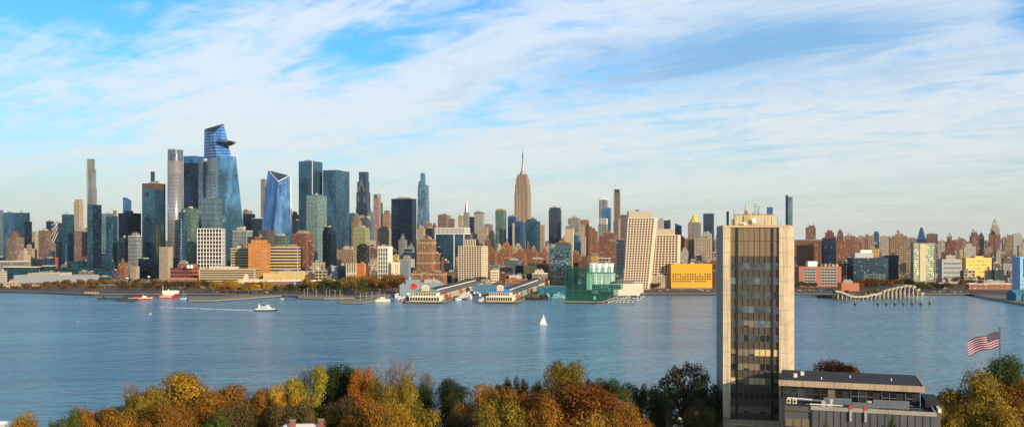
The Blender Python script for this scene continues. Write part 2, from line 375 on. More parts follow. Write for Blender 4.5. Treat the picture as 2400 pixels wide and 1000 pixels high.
def rot2(x, y, a): c, s_ = math.cos(a), math.sin(a); return (c*x - s_*y, s_*x + c*y)
def frame(x0, x1, D, ratio=.7, rot=ROT):
    """box whose outline spans photo columns x0..x1 with its nearest corner at distance D -> centre, width, depth"""
    lo, hi = .1, (x1-x0)/F*D*1.6 + 1
    for _ in range(40):
        w_ = (lo+hi)/2; d_ = w_*ratio
        cs = [rot2(sx*w_/2, sy*d_/2, rot) for sx in (-1,1) for sy in (-1,1)]
        my = min(c[1] for c in cs); cy = D - my
        cx = max(X(x0, cy+c[1]) - c[0] for c in cs)
        if max(CX + F*(cx+c[0])/(cy+c[1]) for c in cs) > x1: hi = w_
        else: lo = w_
    return cx, cy, w_, d_
OCC = []      # (x0,x1,ytop,D) of everything placed, for the infill
NB = [0]
def rooftop(root, w_, d_, z, n=1, tank=False, rr=rnd):
    for i in range(n):
        if i == 0 and w_ > 22 and rr.random() < .6:
            bw, bd, bh = w_*rr.uniform(.45,.7), d_*rr.uniform(.4,.7), rr.uniform(3.5,7); bx = rr.uniform(-.1,.1)*w_
            MB().box(bx-bw/2, bx+bw/2, -bd/2, bd/2, z, z+bh).build('plant_screen', M_MECH, root)
            z_k = z+bh; MB().box(bx-bw*.44, bx+bw*.34, -bd*.3, bd*.12, z_k, z_k+.3).box(bx-bw*.3, bx-bw*.05, -bd*.3, bd*.1, z_k, z_k+2).cyl(bx+bw*.2, 0, z_k, z_k+2.4, 1.4, 1.2, 8).box(bx-bw*.42, bx-bw*.4, -.1, .1, z_k, z_k+6).build('roof_plant', M_STEEL, root); continue
        bw, bd = w_*rr.uniform(.18,.36), d_*rr.uniform(.2,.4); bx = rr.uniform(-.3,.3)*w_; by = rr.uniform(-.25,.25)*d_
        MB().box(bx-bw/2, bx+bw/2, by-bd/2, by+bd/2, z, z+rr.uniform(2.5,5.5)).build('bulkhead', M_MECH, root)
    if tank:
        tx, ty = rr.uniform(-.32,.32)*w_, rr.uniform(-.3,.1)*d_; r = min(3.0, w_*.1+1)
        m_ = MB()
        for a in range(4): m_.box(tx+(-1)**a*r*.6-.15, tx+(-1)**a*r*.6+.15, ty+(-1)**(a//2)*r*.6-.15, ty+(-1)**(a//2)*r*.6+.15, z, z+3.5)
        m_.cyl(tx, ty, z+3.5, z+7.2, r, n=10).cyl(tx, ty, z+7.2, z+8.8, r*1.08, .1, n=10)
        m_.build('water_tank', M_WOOD, root)
def bld(label, x0, x1, yt, D, mat, name='apartment_building', cat='building', ratio=.7, rot=ROT, tiers=(), roof=None, bulk=1, tank=False,
        group=None, par=.9, z0=2.5, occ=True, trim=None):
    """a building; tiers = (scale, ytop, shift_x fraction, material or None)"""
    cx, cy, w_, d_ = frame(x0, x1, D, ratio, rot)
    root = empty(name, (cx, cy, z0), rot, label=label, cat=cat, group=group)
    M_ = S[mat] if isinstance(mat, str) else mat
    h = Z(yt, D) - z0
    if occ: OCC.append((x0, x1, yt, D))
    MB().box(-w_/2, w_/2, -d_/2, d_/2, 0, h-par).build('wall', M_, root)
    rf = roof or M_ROOF
    def parapet(w1, d1, ox, z, mt, nm='roof'):
        m_ = MB(); t = .5; e = .12
        a, b_ = w1/2+e, d1/2+e
        m_.box(ox-a, ox+a, -b_, -b_+t, z-par+.003, z).box(ox-a, ox+a, b_-t, b_, z-par+.003, z).box(ox-a, ox-a+t, -b_+t, b_-t, z-par+.003, z).box(ox+a-t, ox+a, -b_+t, b_-t, z-par+.003, z)
        m_.box(ox-a+t, ox+a-t, -b_+t, b_-t, z-par+.003, z-par+.2, 1)
        m_.build(nm, [trim or M_, mt], root)
    parapet(w_, d_, 0, h, rf)
    z = h; w1, d1, ox = w_, d_, 0
    for tr in tiers:
        s_, y2 = tr[0], tr[1]; dxf = tr[2] if len(tr) > 2 else 0; mt = tr[3] if len(tr) > 3 and tr[3] else M_
        mt = S[mt] if isinstance(mt, str) else mt
        z2 = Z(y2, D) - z0; w1, d1, ox = w_*s_, d_*s_, dxf*w_
        MB().box(ox-w1/2, ox+w1/2, -d1/2, d1/2, z-par+.25, z2-par).build('setback', mt, root)
        parapet(w1, d1, ox, z2, rf, 'setback_roof'); z = z2
    root['_'] = 0; del root['_']
    if bulk or tank: rooftop(root, w1*.9, d1*.9, z-par+.2, bulk, tank)
    NB[0] += 1
    return root, w_, d_, h
def panes(root, w_, d_, x0f, x1f, z0, z1, cols, rws, fw=.62, fh=.6, mat=None, name='window', cap=100, face='front', proud=.12, rr=rnd, skip=.0):
    """individual window panes standing in a wall, one object each, beyond cap in one"""
    mat = mat or M_GLASSD; k = 0; rest = MB(); cache = {}
    L = w_ if face == 'front' else d_
    a = -L/2 + x0f*L; b_ = -L/2 + x1f*L; cw = (b_-a)/cols; ch = (z1-z0)/rws
    for j in range(rws-1, -1, -1):
        for i in range(cols):
            if skip and rr.random() < skip: continue
            u = a + (i+.5)*cw; z = z0 + (j+.5)*ch; hw, hh = cw*fw/2, ch*fh/2
            if k < cap:
                if 'm' not in cache:
                    q = MB()
                    if face == 'front': q.box(-hw, hw, -proud, .3, -hh, hh)
                    else: q.box(-.3, proud, -hw, hw, -hh, hh)
                    cache['m'] = q.mesh('window_pane', mat)
                o = bpy.data.objects.new(name, cache['m']); COL.objects.link(o); o.parent = root
                o.location = (u, -d_/2, z) if face == 'front' else (w_/2, u, z)
            else:
                if face == 'front': rest.box(u-hw, u+hw, -d_/2-proud, -d_/2+.3, z-hh, z+hh)
                else: rest.box(w_/2-.3, w_/2+proud, u-hw, u+hw, z-hh, z+hh)
            k += 1
    if rest.f: rest.build(name, mat, root, kind='stuff')
    return k
def bands(root, w_, d_, z0, z1, n, fh=.5, mat=None, sides=True, name='window_band', x0f=.02, x1f=.98, proud=.1):
    mat = mat or M_GLASSD; ch = (z1-z0)/n
    for j in range(n):
        z = z0+(j+.5)*ch; hh = ch*fh*.58; m_ = MB().box(-w_/2+x0f*w_, -w_/2+x1f*w_, -d_/2-proud, -d_/2+.4, z-hh, z+hh)
        if sides: m_.box(w_/2-.4, w_/2+proud, -d_/2+x0f*d_+.5, d_/2-.5, z-hh, z+hh)
        m_.build(name, mat, root)
def grid(root, w_, d_, z0, z1, cols, rws, tw=.5, th=.5, mat=None, depth=.6, side_cols=0, name='facade_frame'):
    """raised frame of piers and beams in front of a glass wall"""
    m_ = MB(); 
    for i in range(cols+1):
        u = -w_/2 + w_*i/cols; m_.box(u-tw/2, u+tw/2, -d_/2-depth, -d_/2+.1, z0, z1)
    for j in range(rws+1):
        z = z0+(z1-z0)*j/rws; m_.box(-w_/2-tw/2+.01, w_/2+tw/2-.01, -d_/2-depth+.004, -d_/2+.09, z-th/2, z+th/2)
    if side_cols:
        for i in range(side_cols+1):
            u = -d_/2 + d_*i/side_cols; m_.box(w_/2-.1, w_/2+depth, u-tw/2, u+tw/2, z0, z1)
        for j in range(rws+1):
            z = z0+(z1-z0)*j/rws; m_.box(w_/2-.09, w_/2+depth-.004, -d_/2, d_/2, z-th/2, z+th/2)
    return m_.build(name, mat or M_WHITE, root)
# ================================================================ THE CITY, west to east along the far bank
# ---- far left cluster
bld('pale grid glass tower cut off by the left edge of the photo', -22, 8, 492, 2900, 'pale', 'glass_tower', 'tower')
bld('dark blue glass tower with white corner line next to the left edge', 6, 39, 498, 3000, 'blue', 'glass_tower', 'tower')
r_, w_, d_, h = bld('teal glass tower with stepped right shoulder near the left edge', 37, 70, 498, 3050, 'teal', 'glass_tower', 'tower', ratio=.8)
MB().box(w_*.5+.05, w_*.5+12, -d_*.3, d_*.4, 0, Z(519,3050)-2.5).build('wing', S['navy'], r_)
bld('low dark glass block attached right of the stepped teal tower', 66, 81, 567, 2950, 'navy', 'office_block')
r_, w_, d_, h = bld('brown brick tower with banded round crown near the left edge', 15, 57, 556, 2500, 'mauve', 'apartment_tower', 'tower', ratio=.9, bulk=0)
for k_, (rr_, y0, y1) in enumerate(((.36, 556, 549), (.31, 549, 543))):
    MB().cyl(0, 0, Z(y0,2500)-2.5-.5, Z(y1,2500)-2.5, w_*rr_, n=12).build('crown', S['brick2'], r_)
bld('cream brick apartment block right of the round crowned brown tower', 56, 87, 582, 2650, 'cream', ratio=.6, tank=True)
bld('brown brick slab tower left of the diagonal braced tower', 90, 120, 540, 2750, 'brown', 'apartment_tower', 'tower', ratio=.8)
bld('wide tan brick tower standing in front of the brown slab tower', 93, 134, 570, 2600, 'mauve', 'apartment_tower', 'tower', tiers=((.5, 564),))
bld('grey glass tower behind the diagonal braced tower', 108, 126, 518, 3100, 'slate', 'glass_tower', 'tower')
r_, w_, d_, h = bld('grey tower crossed by white diagonal braces', 121, 145, 522, 2900, 'slate', 'braced_tower', 'tower', ratio=.6)
for k_ in range(5):
    a = -w_/2 + w_*.12*k_; z1 = h - 2 - k_*6
    MB().bar((-w_/2, -d_/2-.4, h-6-k_*17), (w_/2-.5, -d_/2-.4, min(h-1, h+38-k_*17)), 1.0, 1.6).build('brace', M_WHITE, r_)
r_, w_, d_, h = bld('dark teal glass tower with a pale vertical light strip', 145, 174, 502, 2300, 'teal', 'glass_tower', 'tower', ratio=1.0, trim=M_ROOFD)
MB().box(w_*.1, w_*.16, -d_/2-.3, -d_/2+.2, 4, h*.5).build('light_strip', M_WHITE, r_)
bld('slim blue grey tower left of the teal tower with light strip', 131, 147, 566, 2350, 'slate', 'glass_tower', 'tower')
bld('tall cream stone tower with rounded top left of the slender silver skyscraper', 173, 196, 473, 3400, 'cream', 'apartment_tower', 'tower', tiers=((.82, 467),), ratio=.9, bulk=0)
bld('brown brick building in front of the tall cream stone tower', 173, 209, 541, 2600, 'mauve', 'apartment_tower', 'tower')
bld('narrow tan tower between cream stone tower and dark navy slab', 197, 209, 534, 2800, 'tan', 'apartment_tower', 'tower')
# slender silver skyscraper
r_, w_, d_, h = bld('very slender silver skyscraper, tallest on the far left', 203, 227, 440, 4376, st('silver',(.42,.38,.33),(.30,.33,.36),bay=3,flr=4.5,wf=.6,hf=.8,metal=.8,wmetal=.5,wrough=.35,blind=0), 'skyscraper', 'skyscraper', ratio=1.0, tiers=((.9, 395, -.05), (.72, 372, -.12)), bulk=0)
MB().box(-w_*.48, -w_*.36, -d_/2-1, -d_/2+.5, 0, Z(373,4376)).build('light_strip', plain('pale_gold_metal', (.75,.6,.4), rough=.35, metal=.6), r_)
r_, w_, d_, h = bld('dark navy slab tower with a paler glass strip on its left side', 205, 238, 479, 2100, 'navy', 'glass_tower', 'tower', ratio=1.6, bulk=0, trim=M_ROOFD)
MB().box(-w_/2-.3, w_/2-1, -d_/2-.3, -d_/2+.2, 0, h-3).build('glass_strip', S['teal'], r_)
bld('pale teal glass tower right of the dark navy slab', 235, 266, 500, 2450, 'pale', 'glass_tower', 'tower', ratio=.9)
bld('bright pale glass tower with darker lower half', 248, 276, 506, 2250, 'teal', 'glass_tower', 'tower')
bld('little tan tower peeking above the pale glass towers', 265, 274, 493, 3900, 'tan', 'apartment_tower', 'tower')
bld('wide dark glass office tower with rooftop lettering frame', 277, 331, 499, 2500, 'navy', 'office_tower', 'tower', ratio=.8, tiers=((.35, 493, -.05),))
r_, w_, d_, h = bld('blue glass tower with slanted roof behind the wide dark office tower', 288, 308, 470, 3000, 'blue', 'glass_tower', 'tower', ratio=.8, bulk=0)
MB().loft([(-w_/2,-d_/2,h),(w_/2,-d_/2,h),(w_/2,d_/2,h),(-w_/2,d_/2,h)], [(-w_/2,-d_/2,h+11),(w_/2,-d_/2,h+.5),(w_/2,d_/2,h+.5),(-w_/2,d_/2,h+11)]).build('slanted_roof', S['blue'], r_)
bld('grey green glass tower with white cap in front of the wide dark office tower', 300, 333, 552, 2150, 'balc', 'apartment_tower', 'tower', trim=M_WHITE)
bld('dark grey block left of the grey green glass tower', 279, 303, 556, 2200, 'slate', 'office_block')
# 55 style dark teal tower with brown crown
r_, w_, d_, h = bld('dark teal glass tower with brown louvred crown', 333, 388, 444, 2300, 'teal', 'glass_tower', 'tower', ratio=1.0, tiers=((1.0, 429, 0, st('crown_brown',(.16,.10,.075),(.05,.035,.03),bay=1.2,flr=20,wf=.5,hf=.95,wrough=.6,blind=0)),), bulk=1)
for k_ in range(3): MB().box(-w_*.2, w_*.02, -d_/2-.2, -d_/2+.3, h-16-k_*62, h-7-k_*62).build('vent', M_GLASSD, r_)
MB().box(w_/2-.3, w_/2+.25, -d_*.35, d_*.35, h-158, h-90).build('painted_glint', plain('glint_mirror', (.95,.85,.62), rough=.12, metal=1.0, var=.3, nscale=.2), r_)  # warm mirror panel put in to imitate a bright reflection
bld('dark slender tower showing above the brown crowned teal tower', 353, 363, 402, 4300, 'slate', 'skyscraper', 'skyscraper', bulk=0)
bld('construction deck tower top beside the dark slender tower', 360, 372, 424, 4250, 'brown', 'tower_under_construction', 'tower', bulk=1)
# rounded cream glass tower
def rounded(label, x0, x1, yt, D, mat, name='glass_tower', cat='tower', n=20, pw=3.2, tiers=(), rot=ROT, ratio=.8, occ=True, crown=None):
    cx, cy, w_, d_ = frame(x0, x1, D, ratio, rot)
    root = empty(name, (cx, cy, 2.5), rot, label=label, cat=cat); M_ = S[mat] if isinstance(mat, str) else mat
    if occ: OCC.append((x0, x1, yt, D))
    def ring(s_):
        out = []
        for i in range(n*2):
            a = 2*math.pi*i/(2*n); c, q = math.cos(a), math.sin(a)
            out.append((s_*w_/2*(abs(c)**(2/pw))*(1 if c >= 0 else -1), s_*d_/2*(abs(q)**(2/pw))*(1 if q >= 0 else -1)))
        return out
    h = Z(yt, D)-2.5
    cz = Z(crown[0], D)-2.5 if crown else h
    smooth(MB().prism(ring(1), 0, cz).build('wall', M_, root))
    if crown: MB().prism(ring(.985), cz+.003, h).build('crown', crown[1], root)
    MB().prism(ring(.93), h+.003, h+1.5).build('roof', M_ROOF, root)
    for s_, y2 in tiers:
        MB().prism(ring(s_), 0, Z(y2, D)-2.5).build('lower_wall', M_, root)
    return root, w_, d_, h
M_PINKG = st('rose_glass',(.42,.41,.42),(.27,.33,.41),bay=1.6,flr=3.5,wf=.62,hf=.55,metal=.7,wmetal=.35,wrough=.4,blind=.15,wav=.06,lo=.7,hi=1.3)
rounded('tall rounded silver grey tower with steel crown', 388, 434, 350, 2300, M_PINKG, 'skyscraper', 'skyscraper', ratio=1.0, crown=(376, st('steel_crown_glass',(.20,.23,.27),(.22,.28,.36),bay=3,flr=12,wf=.8,hf=.8,metal=.7,wmetal=.5,wrough=.4,blind=0)))
bld('dark blue glass tower between the rounded silver tower and the observation deck tower', 430, 478, 365, 2600, 'blue', 'glass_tower', 'tower', ratio=.9, bulk=0)
bld('darker glass block projecting before the blue tower', 431, 470, 381, 2520, 'navy', 'glass_tower', 'tower', ratio=.9, bulk=0)
bld('green teal glass tower in front of the rounded silver tower', 424, 466, 489, 2050, 'green', 'glass_tower', 'tower', ratio=.9, tiers=((.8, 487),))
r_, w_, d_, h = bld('narrow teal tower with stacked white balconies', 419, 438, 497, 1990, 'teal', 'apartment_tower', 'tower', ratio=.8)
for j in range(24): MB().box(-w_*.05, w_*.12, -d_/2-1.2, -d_/2+.1, 8+j*5.2, 9.1+j*5.2).build('balcony', M_WHITE, r_)
# double rounded tower
M_15 = st('silver_blue_glass',(.20,.29,.33),(.27,.42,.48),bay=1.6,flr=3.7,wf=.85,hf=.62,metal=.85,wmetal=.5,wrough=.35,blind=.12,wav=.12,lo=.6,hi=1.3,bcol=(.7,.72,.6))
rounded('curved pale blue glass tower below and left of the observation deck', 462, 490, 377, 2280, M_15, ratio=1.0, pw=2.6)
r_ = rounded('curved glass tower with bright vertical reflection under the observation deck', 482, 514, 372, 2250, M_15, ratio=1.0, pw=2.4)[0]
r_, w_, d_, h = bld('square gridded glass base building of the curved glass towers', 472, 521, 464, 2150, 'pale', 'glass_tower', 'tower', ratio=.8, bulk=2)
grid(r_, w_, d_, 0, h-1, 9, 14, .5, .7, S['slate'], .4, 5)

# ---- the tower with the observation deck
def pt(px, py, D): return (X(px, D), D, Z(py, D))
def facet(name, mat, root, B, T, cap=True):
    """faceted solid from world corner points (left, front, right, back), bottom ring and top ring"""
    o = MB().loft([tuple(Vector(p)-Vector(root.location)) for p in B], [tuple(Vector(p)-Vector(root.location)) for p in T], cap=cap).build(name, mat, root); return o
D0 = 2372
M_DECKG = st('sky_blue_glass',(.07,.17,.27),(.17,.37,.56),bay=1.8,flr=4.2,wf=.92,hf=.78,metal=.85,wmetal=.6,wrough=.3,blind=.02,wav=.10,lo=.85,hi=1.15)
M_BANDG = st('banded_blue_glass',(.03,.06,.12),(.16,.30,.55),bay=40,flr=7.5,wf=.99,hf=.72,metal=.85,wmetal=.5,wrough=.3,blind=0,wav=.05,lo=.9,hi=1.1)
o = empty('observation_tower', (X(520,D0), D0, 2.5), label='tallest blue glass skyscraper with triangular observation deck and slanted peak', cat='skyscraper')
OCC.append((478, 572, 380, D0))
def planar(c0, r0, c1, px, py):
    # point on the plane through c0, r0, c1 that shows at (px, py)
    c0, r0, c1 = Vector(c0), Vector(r0), Vector(c1); n = (r0-c0).cross(c1-c0); d = Vector(((px-CX)/F, 1, -(py-HY)/F)); o_ = Vector((0,0,H)); t = n.dot(c0-o_)/n.dot(d); return tuple(o_+d*t)
cb, rb_, ct = pt(514,680,D0)[:2]+(2.5,), pt(582,676,D0+14)[:2]+(2.5,), pt(513,364,D0+9)
facet('lower_shaft', M_DECKG, o, [pt(470,676,D0+70)[:2]+(2.5,), cb, rb_, pt(560,670,D0+90)[:2]+(2.5,)],
      [pt(486,366,D0+60), ct, planar(cb, rb_, ct, 553, 367), pt(545,367,D0+80)])
facet('upper_shaft', M_BANDG, o, [pt(478,372,D0+45), pt(508,372,D0+16), pt(543,372,D0+26), pt(525,372,D0+75)],
      [pt(479,303,D0+45), pt(500,313,D0+18), planar(pt(508,372,D0+16), pt(543,372,D0+26), pt(500,313,D0+18), 524, 290), pt(516,298,D0+70)])
q0, q1, q2 = [Vector(p_)-Vector(o.location) for p_ in (pt(480,304,D0+40), pt(500,314,D0+40), pt(523,291,D0+40))]
MB().loft([q0, q1, q2], [v_+Vector((0,1.5,0)) for v_ in (q0, q1, q2)]).build('crown_recess', plain('recess_brown', (.085,.07,.06), var=.4, nscale=.3), o)
MB().bar(Vector(pt(479,302,D0+44))-Vector(o.location), Vector(pt(524,289,D0+27))-Vector(o.location), 1.2, 1.6).build('roof_beam', M_WHITE, o)
facet('terrace_band', S['slate'], o, [pt(511,519,D0-2), pt(511.5,519,D0-2.4), pt(565,516,D0+30), pt(560,516,D0+34)], [pt(511,506,D0-2), pt(511.5,506,D0-2.4), pt(563.5,504,D0+30), pt(558,504,D0+34)])
dk = MB(); L_ = Vector(o.location)
tri = [Vector(pt(504,332,D0+2))-L_, Vector(pt(536,332,D0-8))-L_, Vector(pt(554,335.5,D0-5))-L_, Vector(pt(538,334,D0+34))-L_, Vector(pt(514,332,D0+30))-L_]
und = [Vector(pt(512,333.5,D0+6))-L_, Vector(pt(524,340,D0+6))-L_, Vector(pt(540,342,D0+8))-L_, Vector(pt(534,342,D0+28))-L_, Vector(pt(516,336,D0+28))-L_]
dk.loft(und, tri).build('observation_deck', plain('deck_steel', (.07,.08,.10), rough=.45, metal=.4), o)
rl = MB()
for a, b_ in zip(tri, tri[1:]+tri[:1]): rl.bar(a+Vector((0,0,2.2)), b_+Vector((0,0,2.2)), .3, 1.6)
rl.build('deck_rail', M_GLASSD, o)
# white gridded building
r_, w_, d_, h = bld('white gridded office building with dark square windows', 463, 527, 536, 1950, M_GLASSD, 'office_building', 'building', ratio=.5, rot=R(2), bulk=0)
grid(r_, w_, d_, 0, h, 8, 13, 1.25, 1.15, M_WHITE, .6, 3)
panes(r_, w_, d_, 0, 1, 0, h, 8, 13, .8, .76, M_GLASSD, cap=104, proud=.1)
bld('tan blank walled block between the teal towers and the red brick store', 373, 405, 578, 1900, st('tan_blank',(.46,.385,.28),(.30,.25,.18),bay=1.6,flr=5,wf=.4,hf=.8,blind=0), 'vent_building', ratio=.7, bulk=0)
r_, w_, d_, h = bld('brick red stepped building with dark ribbon windows on the waterfront', 399, 468, 628, 1660, st('maroon',(.38,.105,.075),(.04,.03,.03),bay=4,flr=7,wf=.8,hf=.5,blind=0), 'storage_building', ratio=.5, bulk=1, tiers=((.7, 618, .12, 'orange'),))
r_, w_, d_, h = bld('salmon brick warehouse with small square windows at its foot, left', 388, 470, 651, 1600, plain('salmon_brick', (.42,.19,.12), var=.1), 'warehouse', ratio=.3, rot=R(-8), bulk=0)
panes(r_, w_, d_, .03, .97, 2, h-2, 12, 5, .45, .55, M_GLASSD)
bld('cream building with white rooftop screens beside the observation tower foot', 545, 592, 540, 2150, 'balc', 'office_building', tiers=((.45, 533, -.1, 'cream'),), bulk=2, trim=M_WHITE)
# ---- striped warehouse with ribbon windows
M_STRIPE = plain('ochre_spandrel', (.47,.37,.22), var=.14, nscale=.2)
r_, w_, d_, h = bld('long ochre warehouse with ribbon windows along the riverside', 466, 606, 630, 1600, M_STRIPE, 'warehouse', ratio=.3, rot=R(4), bulk=3)
bands(r_, w_, d_, 4, h-1, 7, .42)
r_, w_, d_, h = bld('tall ochre striped wing left of the orange brick tower block', 541, 592, 581, 1790, M_STRIPE, 'factory_wing', 'warehouse', ratio=.5, rot=R(-2), tank=True)
bands(r_, w_, d_, 20, h-1, 9, .42)
r_, w_, d_, h = bld('orange brick tower block in the middle of the striped warehouse', 582, 634, 570, 1740, st('orange_tower',(.64,.265,.07),(.10,.05,.03),bay=3.4,flr=3.6,wf=.42,hf=.42,blind=.1), 'factory_tower', 'warehouse', ratio=.5, rot=R(-2), tiers=((.75, 562), (.3, 555, -.1, 'brick2')), bulk=1)
r_, w_, d_, h = bld('wide ochre striped wing right of the orange brick tower block', 630, 705, 578, 1780, M_STRIPE, 'factory_wing', 'warehouse', ratio=.4, rot=R(-2), bulk=3)
bands(r_, w_, d_, 10, h-1, 10, .42)
r_, w_, d_, h = bld('long low sunlit yellow brick warehouse', 617, 768, 640, 1690, st('yellow_ware',(.78,.56,.22),(.45,.30,.12),bay=4,flr=4,wf=.4,hf=.4,blind=.2), 'warehouse', ratio=.25, rot=R(-4), bulk=4, tiers=())
bld('dark orange brick loft right of the long yellow warehouse', 738, 767, 632, 1660, 'loft', 'loft_building', rot=R(-4), bulk=2, tank=True)
# ---- behind: left centre towers
bld('grey slender tower left of the notched blue tower', 611, 626, 420, 2950, 'grey', 'skyscraper', 'skyscraper', ratio=1)
bld('brown rooftop with curved parapet behind the blue glass blocks', 569, 592, 494, 3300, 'mauve', 'office_building', tiers=((.4, 490, -.3), ), bulk=0)
bld('dark blue glass block right of the observation tower', 570, 598, 501, 2750, 'navy', 'office_block')
bld('blue glass office block left of the notched blue tower', 590, 634, 511, 2700, 'slate', 'office_block', ratio=.8, trim=M_WHITE)
bld('brown glass mid-rise before the notched blue tower', 604, 644, 539, 2100, st('brown_glass',(.17,.14,.115),(.12,.11,.10),bay=2,flr=30,wf=.6,hf=.95,metal=.5,blind=0), 'office_building', bulk=0)
bld('dark green glass mid-rise before the notched blue tower', 640, 678, 552, 2120, 'green', 'office_building', ratio=.6)
D1 = 2450
o = empty('notched_tower', (X(650,D1), D1, 2.5), label='bright blue glass skyscraper with V shaped notched top and white painted sunlit edge', cat='skyscraper')
OCC.append((612, 683, 415, D1))
M_BL = st('bright_blue_glass',(.10,.20,.38),(.20,.36,.66),bay=1.8,flr=4.2,wf=.94,hf=.8,metal=.9,wmetal=.6,wrough=.3,blind=.0,wav=.12,lo=.9,hi=1.1)
B = [pt(603,680,D1+55)[:2]+(2.5,), pt(634,680,D1)[:2]+(2.5,), pt(683,680,D1+12)[:2]+(2.5,), pt(672,680,D1+80)[:2]+(2.5,)]
T = [planar(B[1], B[0], pt(652,426,D1+10), 628, 399), pt(652,426,D1+10), planar(B[1], B[2], pt(652,426,D1+10), 679, 412), pt(668,412,D1+70)]
facet('wall', M_BL, o, B, T)
rk = Vector(o.location); q0, q1, q2 = Vector(T[0])-rk, Vector(T[1])-rk+Vector((0,26,-1)), Vector(T[2])-rk
MB().loft([q0+Vector((0,.5,0)), q1, q2+Vector((0,.5,0))], [q0+Vector((0,2.5,0)), q1+Vector((0,2,0)), q2+Vector((0,2.5,0))]).build('crown_recess', plain('recess_brown', (.085,.07,.06), var=.4, nscale=.3), o)
for nm, a, b_ in (('edge_beam', T[0], T[1]), ('edge_beam', T[1], T[2]), ('edge_beam', T[0], T[2])):
    MB().bar(Vector(a)-Vector(o.location)+Vector((0,-1,1)), Vector(b_)-Vector(o.location)+Vector((0,-1,1)), 1.6, 1.8).build(nm, M_WHITE, o)
MB().bar(Vector(pt(681,414,D1+24))-Vector(o.location), Vector(pt(683.5,520,D1+24))-Vector(o.location), 2.2, 2.5).bar(Vector(pt(683.5,520,D1+24))-Vector(o.location), Vector(pt(680,600,D1+24))-Vector(o.location), 2.6, 3.4).build('painted_lit_edge', M_WHITE, o)  # white bars stand in for the sunlit return of the facade
for k_ in range(6):
    z_ = 432 + k_*5
    MB().bar(Vector(pt(654,z_+2,D1+1))-Vector(o.location), Vector(pt(679.3,z_-2,D1+23))-Vector(o.location), .8, .9).build('louvre', S['navy'], o)
bld('dark brown stepped tower right of the notched blue tower', 682, 700, 502, 2900, 'brown', 'office_tower', 'tower', tiers=((.6, 496),))
bld('grey blue office block in front of the dark brown stepped tower', 684, 703, 516, 2700, 'slate', 'office_block')
r_, w_, d_, h = bld('left of the two tallest twin teal glass towers, white vertical corner', 700, 756, 377, 2750, 'teal', 'skyscraper', 'skyscraper', ratio=1.25, bulk=1)
MB().box(w_/2-.8, w_/2+.6, -d_/2-.6, -d_/2+.8, 0, h-.5).build('corner_line', M_WHITE, r_)
r_, w_, d_, h = bld('right of the two tallest twin teal glass towers, pale blind grid', 757, 819, 398, 2760, 'teal', 'skyscraper', 'skyscraper', ratio=1.9, bulk=1)
bld('teal residential tower with pale dotted right face before the twin towers', 718, 766, 458, 2350, st('dotted_teal',(.20,.30,.29),(.10,.26,.30),bay=3,flr=3.4,wf=.7,hf=.5,metal=.6,wmetal=.2,blind=.3,bcol=(.5,.55,.5)), 'apartment_tower', 'tower', ratio=1.4, tiers=((.5, 455),))
r_, w_, d_, h = bld('dark stepped glass tower with steel roof frame under the twin towers', 756, 787, 540, 2200, 'navy', 'glass_tower', 'tower', tiers=((.7, 532, -.1),), ratio=.9, bulk=2)
bld('brown brick apartment tower left of the dark stepped glass tower', 685, 734, 546, 2150, 'brick', 'apartment_tower', 'tower', ratio=.8, bulk=2, tank=True)
bld('lower brown brick wing right of the brown brick apartment tower', 722, 736, 566, 2100, 'brick2')
bld('flat brown brick loft left of the tall black loft', 789, 838, 584, 2000, 'tan', 'loft_building', ratio=.5, tank=True, bulk=2, trim=S['orange'])
# ---- centre left
r_, w_, d_, h = bld('dark gunmetal stepped skyscraper with diagonal braces', 834, 869, 487, 3700, 'slate', 'skyscraper', 'skyscraper', ratio=.8, tiers=((.94, 450), (.82, 425), (.66, 402, .04)), bulk=0)
for (a, b_, c) in ((-.3, .0, 1), (.3, .0, 1)):
    MB().bar((w_*a, -d_/2*.84-.6, h+60), (w_*b_, -d_/2*.84-.6, h+112), 1.6, 2.2).bar((w_*a, -d_/2*.94-.8, h+50), (w_*a*.9, -d_/2*.94-.8, h-10), 1.6, 2.2).build('brace', M_STEEL, r_)
M_PK = st('raw_slab',(.42,.31,.26),(.22,.15,.14),bay=6,flr=4,wf=.7,hf=.5,blind=0)
bld('pinkish concrete tower under construction beside a crane', 875, 893, 455, 3600, M_PK, 'tower_under_construction', 'tower', bulk=1)
bld('dark concrete core left of the pinkish tower under construction', 884, 897, 475, 3620, 'slate', 'tower_under_construction', 'tower', bulk=1)
def crane(label, px, ybase, ytop, D, jx, jy, bx, by, mat=None):
    r = empty('tower_crane', (X(px,D), D, Z(ybase,D)), label=label, cat='crane')
    z = Z(ytop,D)-Z(ybase,D); M_ = mat or plain('crane_steel', (.45,.42,.38), rough=.5)
    m_ = MB(); s_ = 1.3
    for a, b_ in ((-s_,-s_),(s_,-s_),(s_,s_),(-s_,s_)): m_.bar((a,b_,0), (a,b_,z), .9, .9)
    k = 0
    while k < z-5: m_.bar((-s_,-s_,k), (s_,-s_,k+4), .35, .35); k += 4
    m_.build('mast', M_, r)
    J = Vector((X(jx,D)-X(px,D), 0, Z(jy,D)-Z(ybase,D))); K = Vector((X(bx,D)-X(px,D), 0, Z(by,D)-Z(ybase,D))); T_ = Vector((0,0,z))
    MB().bar(T_+Vector((0,0,-1)), J, 1.6, 1.1).bar(T_+Vector((0,0,1.8)), J, 1.0, .9).build('jib', M_, r)
    MB().bar(T_, K, 2.0, 1.5).build('counter_jib', M_, r); MB().box(K.x-2, K.x+2, -1.2, 1.2, K.z-3, K.z).build('counterweight', M_CONC, r)
    MB().box(-1.4, 1.4, -2.4, -.2, z-3, z-.2).build('operator_cab', M_WHITE, r)
crane('luffing crane on the pinkish tower under construction', 886.5, 462, 446, 3590, 903, 426, 881, 444)
